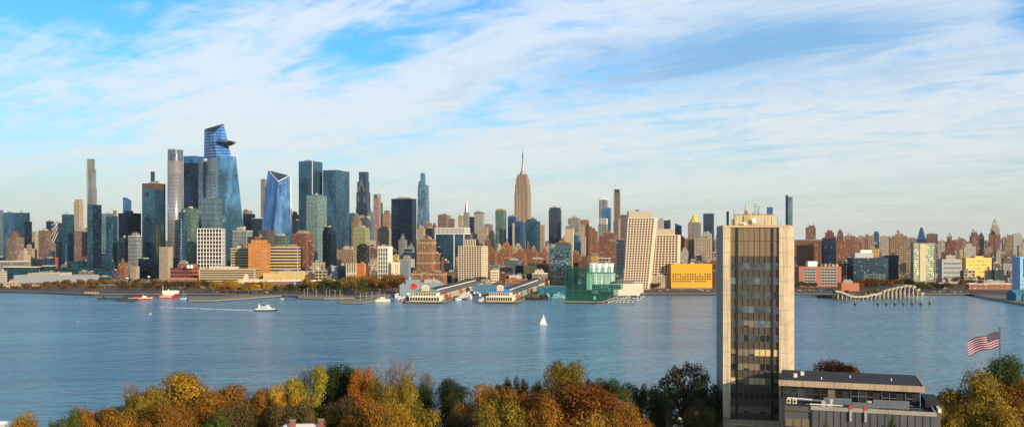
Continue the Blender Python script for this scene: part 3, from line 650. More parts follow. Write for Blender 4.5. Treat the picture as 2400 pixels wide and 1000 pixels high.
bld('tan stone tower with slim setback left of the big dark navy slab', 897, 917, 500, 3600, 'tan', 'office_tower', 'tower', tiers=((.7, 493),))
bld('wide cream stepped office block left of the big dark navy slab', 884, 919, 537, 3000, 'cream', 'office_building', tiers=((.75, 533),))
bld('cream striped office tower with flat roof left of the pink construction tower', 838, 868, 506, 3050, st('cream_band',(.62,.53,.40),(.22,.2,.17),bay=50,flr=4,wf=1,hf=.4,blind=0), 'office_tower', 'tower')
bld('tan stepped brick tower right of the right twin tower', 824, 848, 517, 2900, 'tan', 'apartment_tower', 'tower', tiers=((.7, 508), (.4, 502)))
bld('yellow green terracotta tower right of the right twin tower', 828, 867, 537, 2400, 'lime', 'office_tower', 'tower', tiers=((.9, 533),))
bld('slim green glass tower behind the yellow green terracotta tower', 818, 833, 499, 3300, 'teal', 'glass_tower', 'tower')
bld('pale grey glass tower left of the pink construction tower', 862, 876, 497, 3200, 'pale', 'glass_tower', 'tower')
bld('big dark navy office slab in the centre left', 917, 976, 465, 2850, 'navy', 'office_slab', 'skyscraper', ratio=.45, bulk=3, trim=M_ROOFD)
r_, w_, d_, h = bld('blue tapering skyscraper with stepped top and spire', 977, 1007, 530, 4200, 'slate', 'skyscraper', 'skyscraper', ratio=.8, bulk=0)
for (s0, s1, y0, y1, dx_) in ((1.0, .88, 530, 460, 0), (.88, .84, 460, 433, 0), (.62, .52, 433, 424, -.12), (.42, .34, 424, 405, -.04)):
    a0, b0, a1, b1 = w_*s0/2, d_*s0/2, w_*s1/2, d_*s1/2; ox = dx_*w_
    MB().loft([(ox-a0,-b0,Z(y0,4200)-2.5-(.4 if dx_==0 else 1)),(ox+a0,-b0,Z(y0,4200)-3.5),(ox+a0,b0,Z(y0,4200)-3.5),(ox-a0,b0,Z(y0,4200)-3.5)], [(ox-a1,-b1,Z(y1,4200)-2.5),(ox+a1,-b1,Z(y1,4200)-2.5),(ox+a1,b1,Z(y1,4200)-2.5),(ox-a1,b1,Z(y1,4200)-2.5)]).build('tapered_shaft', st('steel_blue_band',(.10,.17,.26),(.26,.38,.52),bay=3,flr=8,wf=.9,hf=.6,metal=.8,wmetal=.5,wrough=.35,blind=0), r_)
MB().cyl(-.04*w_, 0, Z(405,4200)-2.5, Z(388,4200)-2.5, 1.3, .25, 8).build('spire', M_STEEL, r_)
bld('grey stepped stone base block under the blue tapering skyscraper', 993, 1015, 528, 3600, 'mauve', 'office_building', tiers=((.8,522),))
bld('tan ribbed tower right of the big dark navy slab', 977, 997, 535, 3000, 'rib_t', 'office_tower', 'tower', tiers=((.5, 529),))
bld('dark blue block right of the tan ribbed tower', 996, 1019, 535, 3050, 'slate', 'office_block')
bld('brown stone tower left of the green domed tower', 1026, 1052, 504, 3400, 'mauve', 'office_tower', 'tower', tiers=((.8, 502),))
r_, w_, d_, h = bld('brown stone tower with a small green copper dome', 1047, 1066, 512, 3450, 'mauve', 'domed_tower', 'tower', bulk=0)
MB().cyl(0, 0, h-.5, h+9, w_*.36, w_*.3, 12).cyl(0, 0, h+9, h+14, w_*.3, w_*.05, 12).build('dome', M_COPPER, r_)
# ---- needle spired silver crown tower
M_CH = st('grey_brick_ribs',(.36,.33,.31),(.10,.10,.11),bay=3.5,flr=4,wf=.45,hf=.8,blind=0)
r_, w_, d_, h = bld('art deco skyscraper with tapering steel crown and needle spire', 1083, 1104, 520, 4700, M_CH, 'art_deco_tower', 'skyscraper', ratio=1, tiers=((.80, 504), (.62, 497)), bulk=0)
z_ = Z(497,4700)-2.5
prof = [(.30, 497), (.27, 491), (.22, 485), (.155, 479), (.09, 473), (.045, 468)]
m_ = MB()
for (r0, y0), (r1, y1) in zip(prof, prof[1:]): m_.cyl(0, 0, Z(y0,4700)-3, Z(y1,4700)-2.5, w_*r0, w_*r1, 12)
m_.build('steel_crown', plain('crown_steel', (.30,.31,.33), rough=.35, metal=.7), r_)
MB().cyl(0, 0, Z(468,4700)-3, Z(457,4700)-2.5, w_*.04, .2, 6).build('spire', M_STEEL, r_)
bld('cream stone tower left of the needle spired tower', 1073, 1085, 505, 4300, 'cream', 'office_tower', 'tower')
bld('dark navy glass tower right of the needle spired tower', 1100, 1112, 508, 3900, 'navy', 'office_tower', 'tower')
bld('grey ribbed slab tower with brown top band', 1111, 1136, 500, 3900, st('grey_ribs',(.42,.40,.39),(.22,.22,.24),bay=3,flr=3.8,wf=.45,hf=.6,blind=0), 'office_tower', 'tower', tiers=((1.0, 497, 0, 'brown'),), ratio=.5)
bld('low grey office slab right of the grey ribbed slab tower', 1135, 1156, 525, 3600, 'grey', 'office_block')
r_, w_, d_, h = bld('wide teal office block with white crown of vertical fins', 1020, 1101, 547, 2450, 'teal', 'office_building', ratio=.5, bulk=0)
MB().box(-w_/2, w_/2, -d_/2, d_/2, h-.6, h+14).build('crown_wall', M_GLASSD, r_)
grid(r_, w_, d_, h-1, h+15, 22, 1, 1.6, 1.4, M_WHITE, .8, 8, 'crown_fins')
for a in (-w_/2, w_*.16, w_*.5): MB().box(a-1.1, a+1.1, -d_/2-.95, -d_/2+.2, 0, h-1).build('white_pier', M_WHITE, r_)
bld('green glass tower with golden top left of the tall limestone skyscraper', 1161, 1187, 493, 3000, 'green', 'apartment_tower', 'tower', ratio=1.1, tiers=((.82, 489, 0, 'gold'),), bulk=0)
bld('blue glass tower left of the tall limestone skyscraper', 1190, 1213, 507, 3300, 'blue', 'glass_tower', 'tower', tiers=((.8, 504, 0, 'white'),))
bld('wide dark blue glass block before the tall limestone skyscraper', 1205, 1231, 521, 3050, 'blue', 'office_block', tiers=((.6, 518),))
bld('white concrete sliver tower left of the dark blue glass block', 1201, 1206, 523, 2950, 'white', 'apartment_tower', 'tower', bulk=0)
# ---- tall limestone skyscraper with mast
r_, w_, d_, h = bld('tall stepped limestone skyscraper with domed mast and antenna', 1199, 1251, 560, 3500, 'lime_s', 'limestone_skyscraper', 'skyscraper', ratio=.8,
    tiers=((.90, 545), (.80, 520), (.755, 452), (.71, 432), (.62, 418), (.52, 410), (.45, 407)), bulk=0)
EZ = lambda y: Z(y,3500)-2.5
# central recessed bay ribs on the shaft
for a in (-.20, -.07, .07, .20):
    MB().box(w_*a-.5, w_*a+.5, -d_*.378-.5, -d_*.378+.2, EZ(545), EZ(455)).build('pier', plain('limestone', (.62,.47,.32), var=.08), r_)
MB().cyl(0,0,EZ(407)-1,EZ(403),w_*.17,w_*.15,16).cyl(0,0,EZ(403),EZ(397),w_*.12,w_*.09,16).build('dome', M_STEEL, r_)
MB().cyl(0,0,EZ(398),EZ(384),w_*.072,w_*.062,12).cyl(0,0,EZ(384),EZ(379),w_*.075,w_*.03,12).build('mast', plain('mast_metal', (.42,.36,.30), rough=.4, metal=.5), r_)
MB().cyl(0,0,EZ(379),EZ(366),w_*.026,w_*.022,8).cyl(0,0,EZ(366),EZ(356),w_*.035,w_*.018,8).cyl(0,0,EZ(356),EZ(345),w_*.012,.25,6).build('antenna', M_ROOFD, r_)
for s_ in (-1,1): MB().box(s_*w_*.24-w_*.035, s_*w_*.24+w_*.035, -d_*.3, d_*.2, EZ(418)-1, EZ(414)).build('shoulder', S['lime_s'], r_)
bld('dark teal glass tower right of the tall limestone skyscraper', 1232, 1266, 518, 2900, 'teal', 'glass_tower', 'tower', tiers=((.7, 513, -.1),))
bld('dark tower with white vertical stripes right of the dark teal glass tower', 1264, 1278, 527, 3000, 'rib_t', 'office_tower', 'tower')
bld('dark slate slab tower standing alone right of centre', 1286, 1316, 491, 3100, st('slate_rows',(.06,.085,.11),(.045,.07,.10),bay=1.6,flr=3.9,wf=.95,hf=.5,metal=.5,wmetal=.2,wrough=.5,blind=0), 'office_slab', 'tower', ratio=.5, tiers=((.88, 486),))
bld('grey stepped office tower behind the beige lit slab', 1331, 1361, 513, 3050, 'grey', 'office_tower', 'tower', tiers=((.9, 511),), bulk=2)
bld('beige sunlit blank slab right of the dark slate slab tower', 1324, 1346, 536, 2700, st('beige_blank',(.66,.52,.32),(.5,.38,.24),bay=3,flr=3.4,wf=.3,hf=.4,blind=0), 'apartment_tower', 'tower', tiers=((.95, 530, 0, 'grey'),))
bld('blue glass block right of the beige lit slab', 1345, 1360, 551, 2600, 'blue', 'glass_tower', 'tower')
bld('orange brick tower behind the slender cream art deco tower', 1360, 1381, 515, 2950, 'orange', 'office_tower', 'tower', ratio=.9)
bld('slender cream tower with dark vertical slot right of the blue glass block', 1358, 1370, 527, 2600, 'cream', 'art_deco_tower', 'tower', tiers=())
bld('stepped white tower before the orange brick tower', 1361, 1373, 553, 2500, 'white', 'art_deco_tower', 'tower')
bld('long sloping row of brick slabs, nearest and tallest one', 1378, 1388, 531, 2900, 'rust', 'apartment_slab', 'building')
bld('long sloping row of brick slabs, second one', 1387, 1395, 535, 3000, 'rust', 'apartment_slab', 'building')
bld('long sloping row of brick slabs, farthest and lowest one', 1394, 1401, 541, 3100, 'rust', 'apartment_slab', 'building')
r_, w_, d_, h = bld('silver ribbed tower with uneven top behind the blue glass tower', 1404, 1425, 468, 3400, st('silver_ribs',(.50,.48,.46),(.10,.12,.15),bay=5,flr=40,wf=.5,hf=.98,wmetal=.3,wrough=.4,blind=0), 'skyscraper', 'skyscraper', bulk=0, ratio=.8)
for k_ in range(5): MB().box(-w_*.45+k_*w_*.19, -w_*.36+k_*w_*.19, -d_/2, d_/2-1, h-.5, h+2+(k_*7)%5).build('roof_fin', M_WHITE, r_)
bld('blue glass tower in front of the silver ribbed tower', 1412, 1433, 487, 3300, 'blue', 'glass_tower', 'tower')
r_, w_, d_, h = bld('grey concrete tower with open white grid top floors', 1402, 1425, 525, 2900, 'grey', 'apartment_tower', 'tower', bulk=0)
MB().box(-w_/2+1, w_/2-1, -d_/2+1, d_/2-1, h-.6, Z(513,2900)-2.5).build('top_floors', M_GLASSD, r_); grid(r_, w_-2, d_-2, h, Z(512,2900)-2.5, 5, 3, 1.3, 1.3, M_WHITE, .5, 4)
r_, w_, d_, h = bld('very slender brown tower with a construction hoist', 1439, 1454, 452, 3600, 'rib_b', 'slender_tower', 'skyscraper', ratio=.9, tiers=((.85, 443, 0, 'slate'),), bulk=0)
MB().box(-w_/2-3, -w_/2-1, -2, 2, 0, h).build('hoist', M_WHITE, r_)
bld('white ribbed block at the foot of the very slender brown tower', 1449, 1457, 512, 3550, 'white', 'apartment_tower', 'tower')
crane('tower crane left of the very slender brown tower', 1438.5, 600, 438, 3590, 1424, 433, 1442, 432)
bld('dark purple brown tower left of the leaning twin towers', 1454, 1470, 503, 3200, 'brown', 'office_tower', 'tower')
bld('wide red brown brick block with tiered roof left of the leaning twin towers', 1402, 1447, 553, 2500, 'brick', 'warehouse', ratio=.8, bulk=3, tank=True, tiers=((.6, 545, .1),))
bld('brick loft with white upper windows before the wide red brown block', 1422, 1450, 566, 2350, 'rust', 'loft_building', ratio=.8)
bld('small orange brick gatehouse tower behind the white sculptural glass building', 1385, 1402, 600, 1980, 'gold', 'loft_building', bulk=1)
r_, w_, d_, h = bld('small white gridded building behind the white sculptural glass building', 1401, 1431, 604, 1900, 'loft', 'loft_building', ratio=.5, trim=M_WHITE)
bld('dark blue gridded tower left of the leaning twin towers', 1444, 1476, 562, 1980, st('blue_grid',(.08,.12,.18),(.015,.03,.06),bay=4,flr=5,wf=.7,hf=.75,metal=.3,blind=.02), 'office_tower', 'tower', ratio=.8, bulk=2)
# ---- leaning twin towers
def leaning(label, D, BL, TL, cols, rws, mech, back=26):
    # BL/TL: front face corner columns bottom (x0,x1) and top (x0,x1,y)
    x0b, x1b = BL; x0t, x1t, yt = TL; zt = Z(yt, D)-2.5
    cx = X((x0b+x1b)/2, D); r = empty('leaning_tower', (cx, D, 2.5), label=label, cat='tower')
    OCC.append((min(x0b,x0t), max(x1b,x1t), yt, D))
    f = lambda t: (X(x0b+(x0t-x0b)*t, D)-cx, X(x1b+(x1t-x1b)*t, D)-cx)
    bot, top = f(0), f(1); sl = 8
    MB().loft([(bot[0],0,0),(bot[1],0,0),(bot[1]+sl,back,0),(bot[0]+sl-3,back,0)], [(top[0],0,zt),(top[1],0,zt),(top[1]+sl,back,zt),(top[0]-2,back,zt)]).build('glass_wall', M_GLASSD, r)
    M_ = plain('pink_limestone', (.76,.58,.42), var=.06); fr = MB()
    for i in range(cols+1):
        u = i/cols; a = Vector((bot[0]+(bot[1]-bot[0])*u, -.4, 0)); b_ = Vector((top[0]+(top[1]-top[0])*u, -.4, zt)); fr.bar(a, b_, 1.5, .9) if False else fr.loft([(a.x-.6,-.9,0),(a.x+.6,-.9,0),(a.x+.6,.1,0),(a.x-.6,.1,0)], [(b_.x-.6,-.9,zt),(b_.x+.6,-.9,zt),(b_.x+.6,.1,zt),(b_.x-.6,.1,zt)])
    for j in range(rws+1):
        t = j/rws; a, b_ = f(t); fr.box(a-.7, b_+.7, -.85, .05, t*zt-.58, t*zt+.58)
    fr.build('facade_frame', M_, r)
    for side in (0, 1):
        sf = MB()
        for i in range(6):
            v = i/5; bx = bot[side]; tx = top[side]; ob = (sl-3 if side == 0 else sl); ot = (-2 if side == 0 else sl); e = -.45 if side == 0 else .45
            sf.loft([(bx+ob*v+e-.5,back*v-.7,0),(bx+ob*v+e+.5,back*v-.7,0),(bx+ob*v+e+.5,back*v+.7,0),(bx+ob*v+e-.5,back*v+.7,0)], [(tx+ot*v+e-.5,back*v-.7,zt),(tx+ot*v+e+.5,back*v-.7,zt),(tx+ot*v+e+.5,back*v+.7,zt),(tx+ot*v+e-.5,back*v+.7,zt)])
        for j in range(rws+1):
            t = j/rws; a = f(t)[side]; o2 = ((sl-3)*(1-t)-2*t if side == 0 else sl); e = -.4 if side == 0 else .4
            sf.loft([(a+e-.4,0,t*zt-.7),(a+e+.4,0,t*zt-.7),(a+o2+e+.4,back,t*zt-.7),(a+o2+e-.4,back,t*zt-.7)], [(a+e-.4,0,t*zt+.7),(a+e+.4,0,t*zt+.7),(a+o2+e+.4,back,t*zt+.7),(a+o2+e-.4,back,t*zt+.7)])
        sf.build('side_frame', M_, r)
    k = 0; rest = MB()
    for j in range(rws-1, -1, -1):
        for i in range(cols):
            t0, t1 = (j+.17)/rws, (j+.83)/rws; q = []
            for t in (t0, t1):
                a, b_ = f(t); q.append((a+(b_-a)*(i+.14)/cols, a+(b_-a)*(i+.86)/cols))
            m_ = MB() if k < 100 else rest
            m_.loft([(q[0][0],-.12,t0*zt),(q[0][1],-.12,t0*zt),(q[0][1],.2,t0*zt),(q[0][0],.2,t0*zt)], [(q[1][0],-.12,t1*zt),(q[1][1],-.12,t1*zt),(q[1][1],.2,t1*zt),(q[1][0],.2,t1*zt)])
            if k < 100: m_.build('window', M_GLASSD, r)
            k += 1
    rest.build('window', M_GLASSD, r, kind='stuff')
    mx0, mx1, my = mech
    MB().box(X(mx0,D)-cx, X(mx1,D)-cx, 4, back-3, zt+.8, Z(my,D)-2.5).build('roof_screen', plain('screen_concrete', (.42,.36,.27), var=.12), r)
    MB().box(top[0]+.2, top[1]-.2, .3, back-.5, zt+.003, zt+.5).build('roof', M_ROOF, r)
    return r
r_ = leaning('taller leaning cream gridded tower with grey screen on its roof', 1560, (1463, 1518), (1473, 1534, 511), 9, 29, (1474, 1530, 494))
MB().cyl(4, 12, Z(494,1560)-2.5, Z(491,1560)-2.5, 3.2, 3.6, 12).build('roof_fan', M_ROOFD, r_)
leaning('shorter cream gridded tower right of the taller leaning tower', 1600, (1523, 1587), (1533, 1589, 551), 8, 21, (1535, 1583, 536), 24)
bld('white curved apartment tower behind the shorter leaning tower', 1541, 1561, 516, 3300, 'white', 'apartment_tower', 'tower', tiers=((.5, 511, -.1),))
bld('small dark tower right of the white curved tower', 1556, 1572, 516, 3100, 'slate', 'office_tower', 'tower')
r_, w_, d_, h = bld('dark blue curved glass tower right of the leaning twin towers', 1582, 1598, 530, 3000, 'navy', 'glass_tower', 'tower', bulk=0)
MB().loft([(-w_/2,-d_/2,h),(w_/2,-d_/2,h),(w_/2,d_/2,h),(-w_/2,d_/2,h)], [(-w_/2,-d_/2,h+10),(w_/2,-d_/2,h+2),(w_/2,d_/2,h+2),(-w_/2,d_/2,h+10)]).build('slanted_roof', S['blue'], r_)
r_, w_, d_, h = bld('stone tower with a gilded pyramid roof', 1612, 1643, 523, 3300, st('grey_lime',(.30,.28,.27),(.12,.12,.13),bay=3.5,flr=4,wf=.45,hf=.7,blind=0), 'pyramid_roofed_tower', 'tower', ratio=.9, tiers=((.86, 520),), bulk=0)
M_GOLD = plain('gilded_tiles', (.95,.68,.10), rough=.35, metal=.3, var=.05)
MB().cyl(0, 0, Z(520,3300)-2.6, Z(502,3300)-2.5, w_*.42, w_*.06, 8, ph=.5).build('pyramid_roof', M_GOLD, r_)
MB().cyl(0, 0, Z(502.5,3300)-2.5, Z(498,3300)-2.5, w_*.05, .3, 6).build('lantern', M_GOLD, r_)
bld('dark navy glass slab right of the gilded pyramid tower', 1648, 1674, 500, 3300, 'slate', 'office_slab', 'tower', ratio=.6, bulk=0)
bld('cream classical block with tall windows right below the gilded pyramid tower', 1627, 1669, 559, 2600, 'cream', 'office_building', ratio=.5, bulk=2, tank=True)
bld('cream corner tower left of the cream classical block', 1612, 1628, 545, 2650, 'tan', 'office_tower', 'tower', bulk=1)
bld('white stepped hotel block left of the dark navy slab', 1645, 1668, 547, 2900, 'white', 'hotel', tiers=((.6, 543),))
# yellow building
r_, w_, d_, h = bld('long golden yellow building with small dark windows', 1568, 1669, 618, 1580, plain('golden_screen', (.66,.35,.03), var=.06, nscale=.08), 'golden_building', ratio=.3, rot=R(0), bulk=0)
for (f0, f1) in ((.02,.5),(.5,.8),(.8,.98)): panes(r_, w_, d_, f0, f1, h*.25, h*.62, int((f1-f0)*17), 4, .6, .58, M_GLASSD, cap=50, skip=.12)
MB().box(-w_/2, w_/2, -d_/2-2, -d_/2+.1, -.1, 2.2).build('plinth', M_CONC, r_)
for k_ in range(1, 12): MB().box(-w_/2+w_*k_/12-.12, -w_/2+w_*k_/12+.12, -d_/2-.12, -d_/2+.1, 3, h-1).build('seam', plain('golden_seam', (.5,.27,.03)), r_)
for k_ in range(4): MB().box(-w_*.4+k_*w_*.2, -w_*.32+k_*w_*.2, -4, 3, h-.7, h+2.5).build('bulkhead', M_MECH, r_)
bld('beige ribbed low building between the leaning towers and the golden building', 1517, 1570, 646, 1590, 'rib_t', 'office_building', ratio=.5, rot=R(-4), bulk=2)
bld('dark maroon brick block right of the golden building', 1668, 1700, 620, 1620, 'brick2', 'warehouse')
# seen above / beside the near tower
bld('slim pale green glass tower rising beside the near tower roof', 1847, 1858, 461, 3500, 'pale', 'skyscraper', 'skyscraper', ratio=1, bulk=0)
r_, w_, d_, h = bld('ornate cream stone clock tower peak behind the near concrete tower', 1742, 1755, 505, 3400, 'cream', 'clock_tower', 'tower', ratio=1, bulk=0, tiers=((.8, 498), (.6, 493)))
MB().cyl(0,0,Z(493,3400)-3,Z(483,3400)-2.5,w_*.3,w_*.13,8,ph=.5).cyl(0,0,Z(483,3400)-3,Z(478,3400)-2.5,w_*.1,w_*.09,8).cyl(0,0,Z(478,3400)-3,Z(473,3400)-2.5,w_*.12,.2,8).build('pinnacle', plain('pinnacle_gold', (.62,.47,.28)), r_)
bld('dark blue tower top behind the near concrete tower roof', 1797, 1811.5, 485, 3300, 'blue', 'office_tower', 'tower', bulk=0, ratio=1)
r_, w_, d_, h = bld('narrow dark glass strip tower beside the slim pale green tower', 1841, 1847, 457, 3450, 'navy', 'glass_tower', 'tower', bulk=0, ratio=1)

# ---- right side
bld('large red brick warehouse right of the near concrete tower', 1866, 1928, 563, 2000, 'brick', 'warehouse', ratio=.6, bulk=3, trim=S['tan'])
bld('dark navy glass tower between two brick warehouses', 1926, 1960, 557, 1950, 'navy', 'glass_tower', 'tower', ratio=.7, rot=R(-5), bulk=0)
r_, w_, d_, h = bld('grey stepped gothic tower with corner masts above the red brick warehouse', 1888, 1912, 533, 2700, 'brown', 'gothic_tower', 'tower', tiers=((.6, 528, .1),), bulk=0)
for a in (-.35, -.2, .15, .3): MB().cyl(w_*a, 0, h-1, h+14, .5, .3, 5).build('mast', M_ROOFD, r_)
bld('wide orange brown brick warehouse right of the dark navy glass tower', 1958, 2021, 566, 2100, 'rust', 'warehouse', ratio=.6, bulk=3, tank=True, tiers=((.5, 560, .1),))
r_, w_, d_, h = bld('brick and grey glass waterfront office block right of the near tower', 1862, 1972, 624, 1640, plain('salmon_brick2', (.33,.13,.085), var=.12), 'waterfront_building', ratio=.3, rot=R(2), bulk=0)
for (f0, f1, c) in ((.14,.39,4), (.52,.88,5)):
    MB().box(-w_/2+f0*w_, -w_/2+f1*w_, -d_/2-.3, -d_/2+.2, 3, h-3).build('window_bay', plain('grey_bay', (.30,.29,.28)), r_)
    q = r_; nwin = panes(r_, w_, d_+.5, f0+.005, f1-.005, 3, h-3, c, 6, .82, .5, M_GLASSD)
MB().box(-w_*.25, -w_*.03, -d_*.2, d_*.3, h-.7, h+9).build('rooftop_box', M_WHITE, r_)
MB().box(0, w_*.3, -d_*.3, d_*.3, h-.7, h+5).build('rooftop_plant', S['slate'], r_)
for k_ in range(5): MB().box(w_*.02+k_*w_*.09, w_*.07+k_*w_*.09, -d_*.45, -d_*.32, h-.7, h+4).build('bulkhead', M_MECH, r_)
bld('narrow dark brick block right of the brick and grey waterfront office block', 1966, 1979, 622, 1680, 'brick2', 'warehouse')
bld('white gridded building left of the black glass office block', 1963, 1990, 611, 1760, 'loft', 'loft_building', rot=R(0))
r_, w_, d_, h = bld('black teal glass office block with inset terraces', 1986, 2082, 604, 1650, S['navy'], 'glass_office', 'building', ratio=.4, rot=R(3), bulk=0)
MB().box(-w_*.20, w_*.42, -d_/2-.3, -d_/2+.3, h*.12, h*.45).build('terrace_floors', st('lit_floors',(.05,.09,.11),(.16,.22,.22),bay=2.2,flr=4.2,wf=.8,hf=.45,metal=.4,blind=.25), r_)
MB().box(-w_*.40, w_*.12, -d_*.2, d_*.45, h-.8, h+9).build('penthouse', plain('grey_metal_cladding', (.34,.36,.36), rough=.5), r_)
MB().box(-w_*.22, w_*.1, -d_*.1, d_*.3, h+9.003, h+14).build('penthouse', M_WHITE, r_)
bld('blue and dark glass block right of the black glass office block', 2072, 2106, 598, 1700, 'slate', 'glass_office', 'building', rot=R(3))
bld('orange yellow sunlit block above the black glass office block', 2042, 2061, 582, 1950, 'gold', 'loft_building')
bld('blue glass tower far behind the brick blocks', 2047, 2061, 547, 3500, 'blue', 'glass_tower', 'tower', tiers=((.7, 542),))
bld('cream flat roofed block left of the stepped tan brick apartments', 2063, 2087, 553, 2700, 'cream', 'office_building')
bld('stepped tan brick apartment block with sunlit edges', 2084, 2132, 556, 2250, 'tan', 'apartment_block', 'building', ratio=.8, tiers=((.75, 552), (.4, 547)), tank=True)
bld('lower stepped tan brick wing in front of the tan apartment block', 2098, 2136, 583, 2100, 'tan', 'apartment_block', 'building', ratio=.8, tiers=((.5, 574),))
# hotel on legs
r_, w_, d_, h = bld('pale green slab hotel standing on concrete legs', 2134, 2191, 570, 1640, st('pale_green_glass',(.50,.50,.40),(.24,.33,.20),bay=3,flr=3.4,wf=.86,hf=.72,metal=.4,blind=.25,bcol=(.5,.52,.38)), 'slab_hotel', 'hotel', ratio=.25, rot=R(6), bulk=0, tiers=())
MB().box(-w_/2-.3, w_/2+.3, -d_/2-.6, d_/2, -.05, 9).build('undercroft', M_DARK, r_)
for a in (-.48, -.2, .06, .3, .48): MB().box(w_*a-1.1, w_*a+1.1, -d_/2-1.6, d_/2-1, -.2, 9.3).build('leg', M_CONC, r_)
for a in (-.5, -.21, .06, .5): MB().box(w_*a-.6, w_*a+.6, -d_/2-.9, -d_/2+.2, 9.3, h).build('frame_pier', M_CONC, r_)
MB().box(-w_/2-.6, w_/2+.6, -d_/2-.95, d_/2, h-1, h+.8).box(-w_/2-.6, w_/2+.6, -d_/2-.95, -d_/2+.1, 9, 10.6).build('frame_beam', M_CONC, r_)
MB().box(-w_*.21, w_*.06, -d_/2-1.0, -d_/2, 10.6, h-1).build('stair_core', plain('core_tan', (.50,.44,.28)), r_)
r_, w_, d_, h = bld('blue grey building with steep pyramid glass crown', 2147, 2172, 560, 2900, 'slate', 'pyramid_crowned_tower', 'tower', ratio=1, bulk=0)
MB().cyl(0,0,h-.5,h+34,w_*.62,w_*.2,4,ph=.5).cyl(0,0,h+34,h+38,w_*.1,w_*.08,6).build('glass_crown', S['blue'], r_)
bld('brown stepped brick tower right of the pyramid crowned tower', 2171, 2198, 549, 2500, 'brown', 'apartment_tower', 'tower', tiers=((.8, 547),))
bld('cream sunlit block right of the brown stepped tower', 2200, 2214, 563, 2300, 'cream')
bld('red brick block with round roof tower', 2212, 2238, 566, 2350, 'brick2', tiers=((.35, 557, -.05),))
r_, w_, d_, h = bld('grey institutional building with rows of dark windows', 2198, 2254, 607, 1760, plain('grey_concrete', (.33,.35,.34), var=.12), 'institutional_building', ratio=.4, rot=R(3), bulk=0)
panes(r_, w_, d_, .08, .96, 8, h-4, 9, 4, .5, .4, M_GLASSD)
MB().box(-w_*.25, w_*.2, -d_*.3, d_*.3, h-.8, h+7).cyl(-w_*.02, 0, h+7, h+9, 4, 3, 10).build('rooftop_plant', M_MECH, r_)
r_, w_, d_, h = bld('bright yellow sunlit building with sparse small windows', 2250, 2324, 604, 1800, plain('yellow_stucco', (.74,.50,.15), var=.06), 'yellow_building', ratio=.4, rot=R(4), bulk=0)
panes(r_, w_, d_, .12, .88, h*.35, h-3, 10, 4, .4, .35, M_GLASSD, skip=.35)
MB().box(-w_*.12, w_*.2, -d_*.4, d_*.3, h-.8, h+3.5).build('bulkhead', plain('yellow_stucco', (.7,.5,.2)), r_)
bld('golden corner block left of the bright yellow building', 2248, 2257, 583, 2000, 'gold')
bld('white brick apartment block above the bright yellow building', 2258, 2287, 577, 2250, 'white')
bld('tan low building before the bright yellow building', 2250, 2285, 634, 1690, 'loft', 'loft_building', rot=R(2))
for lab, a, b_, ty in (('left', 2279, 2295, 552), ('right', 2292, 2307, 554)):
    r_, w_, d_, h = bld(f'brick tower with glass pyramid roof, {lab} one of the pair', a, b_, ty, 3200, 'brick', 'pyramid_roofed_tower', 'tower', ratio=.9, bulk=0)
    MB().cyl(0,0,h-.3,h+16,w_*.62,.3,4,ph=.5).build('pyramid_roof', S['slate'], r_)
r_, w_, d_, h = bld('brick tower with glass pyramid roof left of the ornate cream clock tower', 2317, 2336, 548, 3250, 'brick', 'pyramid_roofed_tower', 'tower', ratio=.9, bulk=0)
MB().cyl(0,0,h-.3,h+14,w_*.62,.3,4,ph=.5).build('pyramid_roof', S['slate'], r_)
r_, w_, d_, h = bld('ornate cream clock tower with columned lantern on the far right', 2321, 2343, 535, 3500, 'cream', 'clock_tower', 'tower', ratio=1, tiers=((.7, 527), (.5, 519)), bulk=0)
EC = lambda y: Z(y,3500)-2.5
MB().cyl(0,0,EC(520),EC(513),w_*.2,w_*.08,8,ph=.5).cyl(0,0,EC(513),EC(508),w_*.05,.3,8).build('lantern', M_COPPER, r_)
for a in (-.2,-.07,.07,.2): MB().cyl(w_*a,-d_*.27,EC(527),EC(520),.9,n=6).build('column', M_WHITE, r_)
bld('brick base block beneath the ornate cream clock tower', 2330, 2345, 549, 3150, 'brick')
bld('white slab tower near the right edge', 2373, 2392, 548, 2700, 'white', 'apartment_tower', 'tower', tiers=())
bld('tan sunlit apartment block at the right edge', 2384, 2418, 575, 2000, 'cream', ratio=.8)
bld('cream stepped block left of the white slab tower', 2354, 2374, 556, 2750, 'tan', tiers=((.6, 550, .15),))
# pale blue hospital like block
r_, w_, d_, h = bld('pale blue panelled building at the right edge', 2372, 2425, 602, 1420, plain('pale_blue_panel', (.22,.42,.60), var=.06), 'panelled_building', 'building', ratio=.6, rot=R(14), bulk=0)
for (a, b_) in ((-.30,-.16),(.05,.16)): MB().box(w_*a, w_*b_, -d_/2-.2, -d_/2+.2, h*.45, h*.96).build('window_bay', S['blue'], r_)
panes(r_, w_, d_, .1, .9, h*.1, h*.4, 5, 3, .4, .35, M_GLASSD)
MB().box(w_*.2, w_*.5, -d_/2-1.4, -d_/2-.1, 0, h-2).build('bay_wall', M_WHITE, r_)

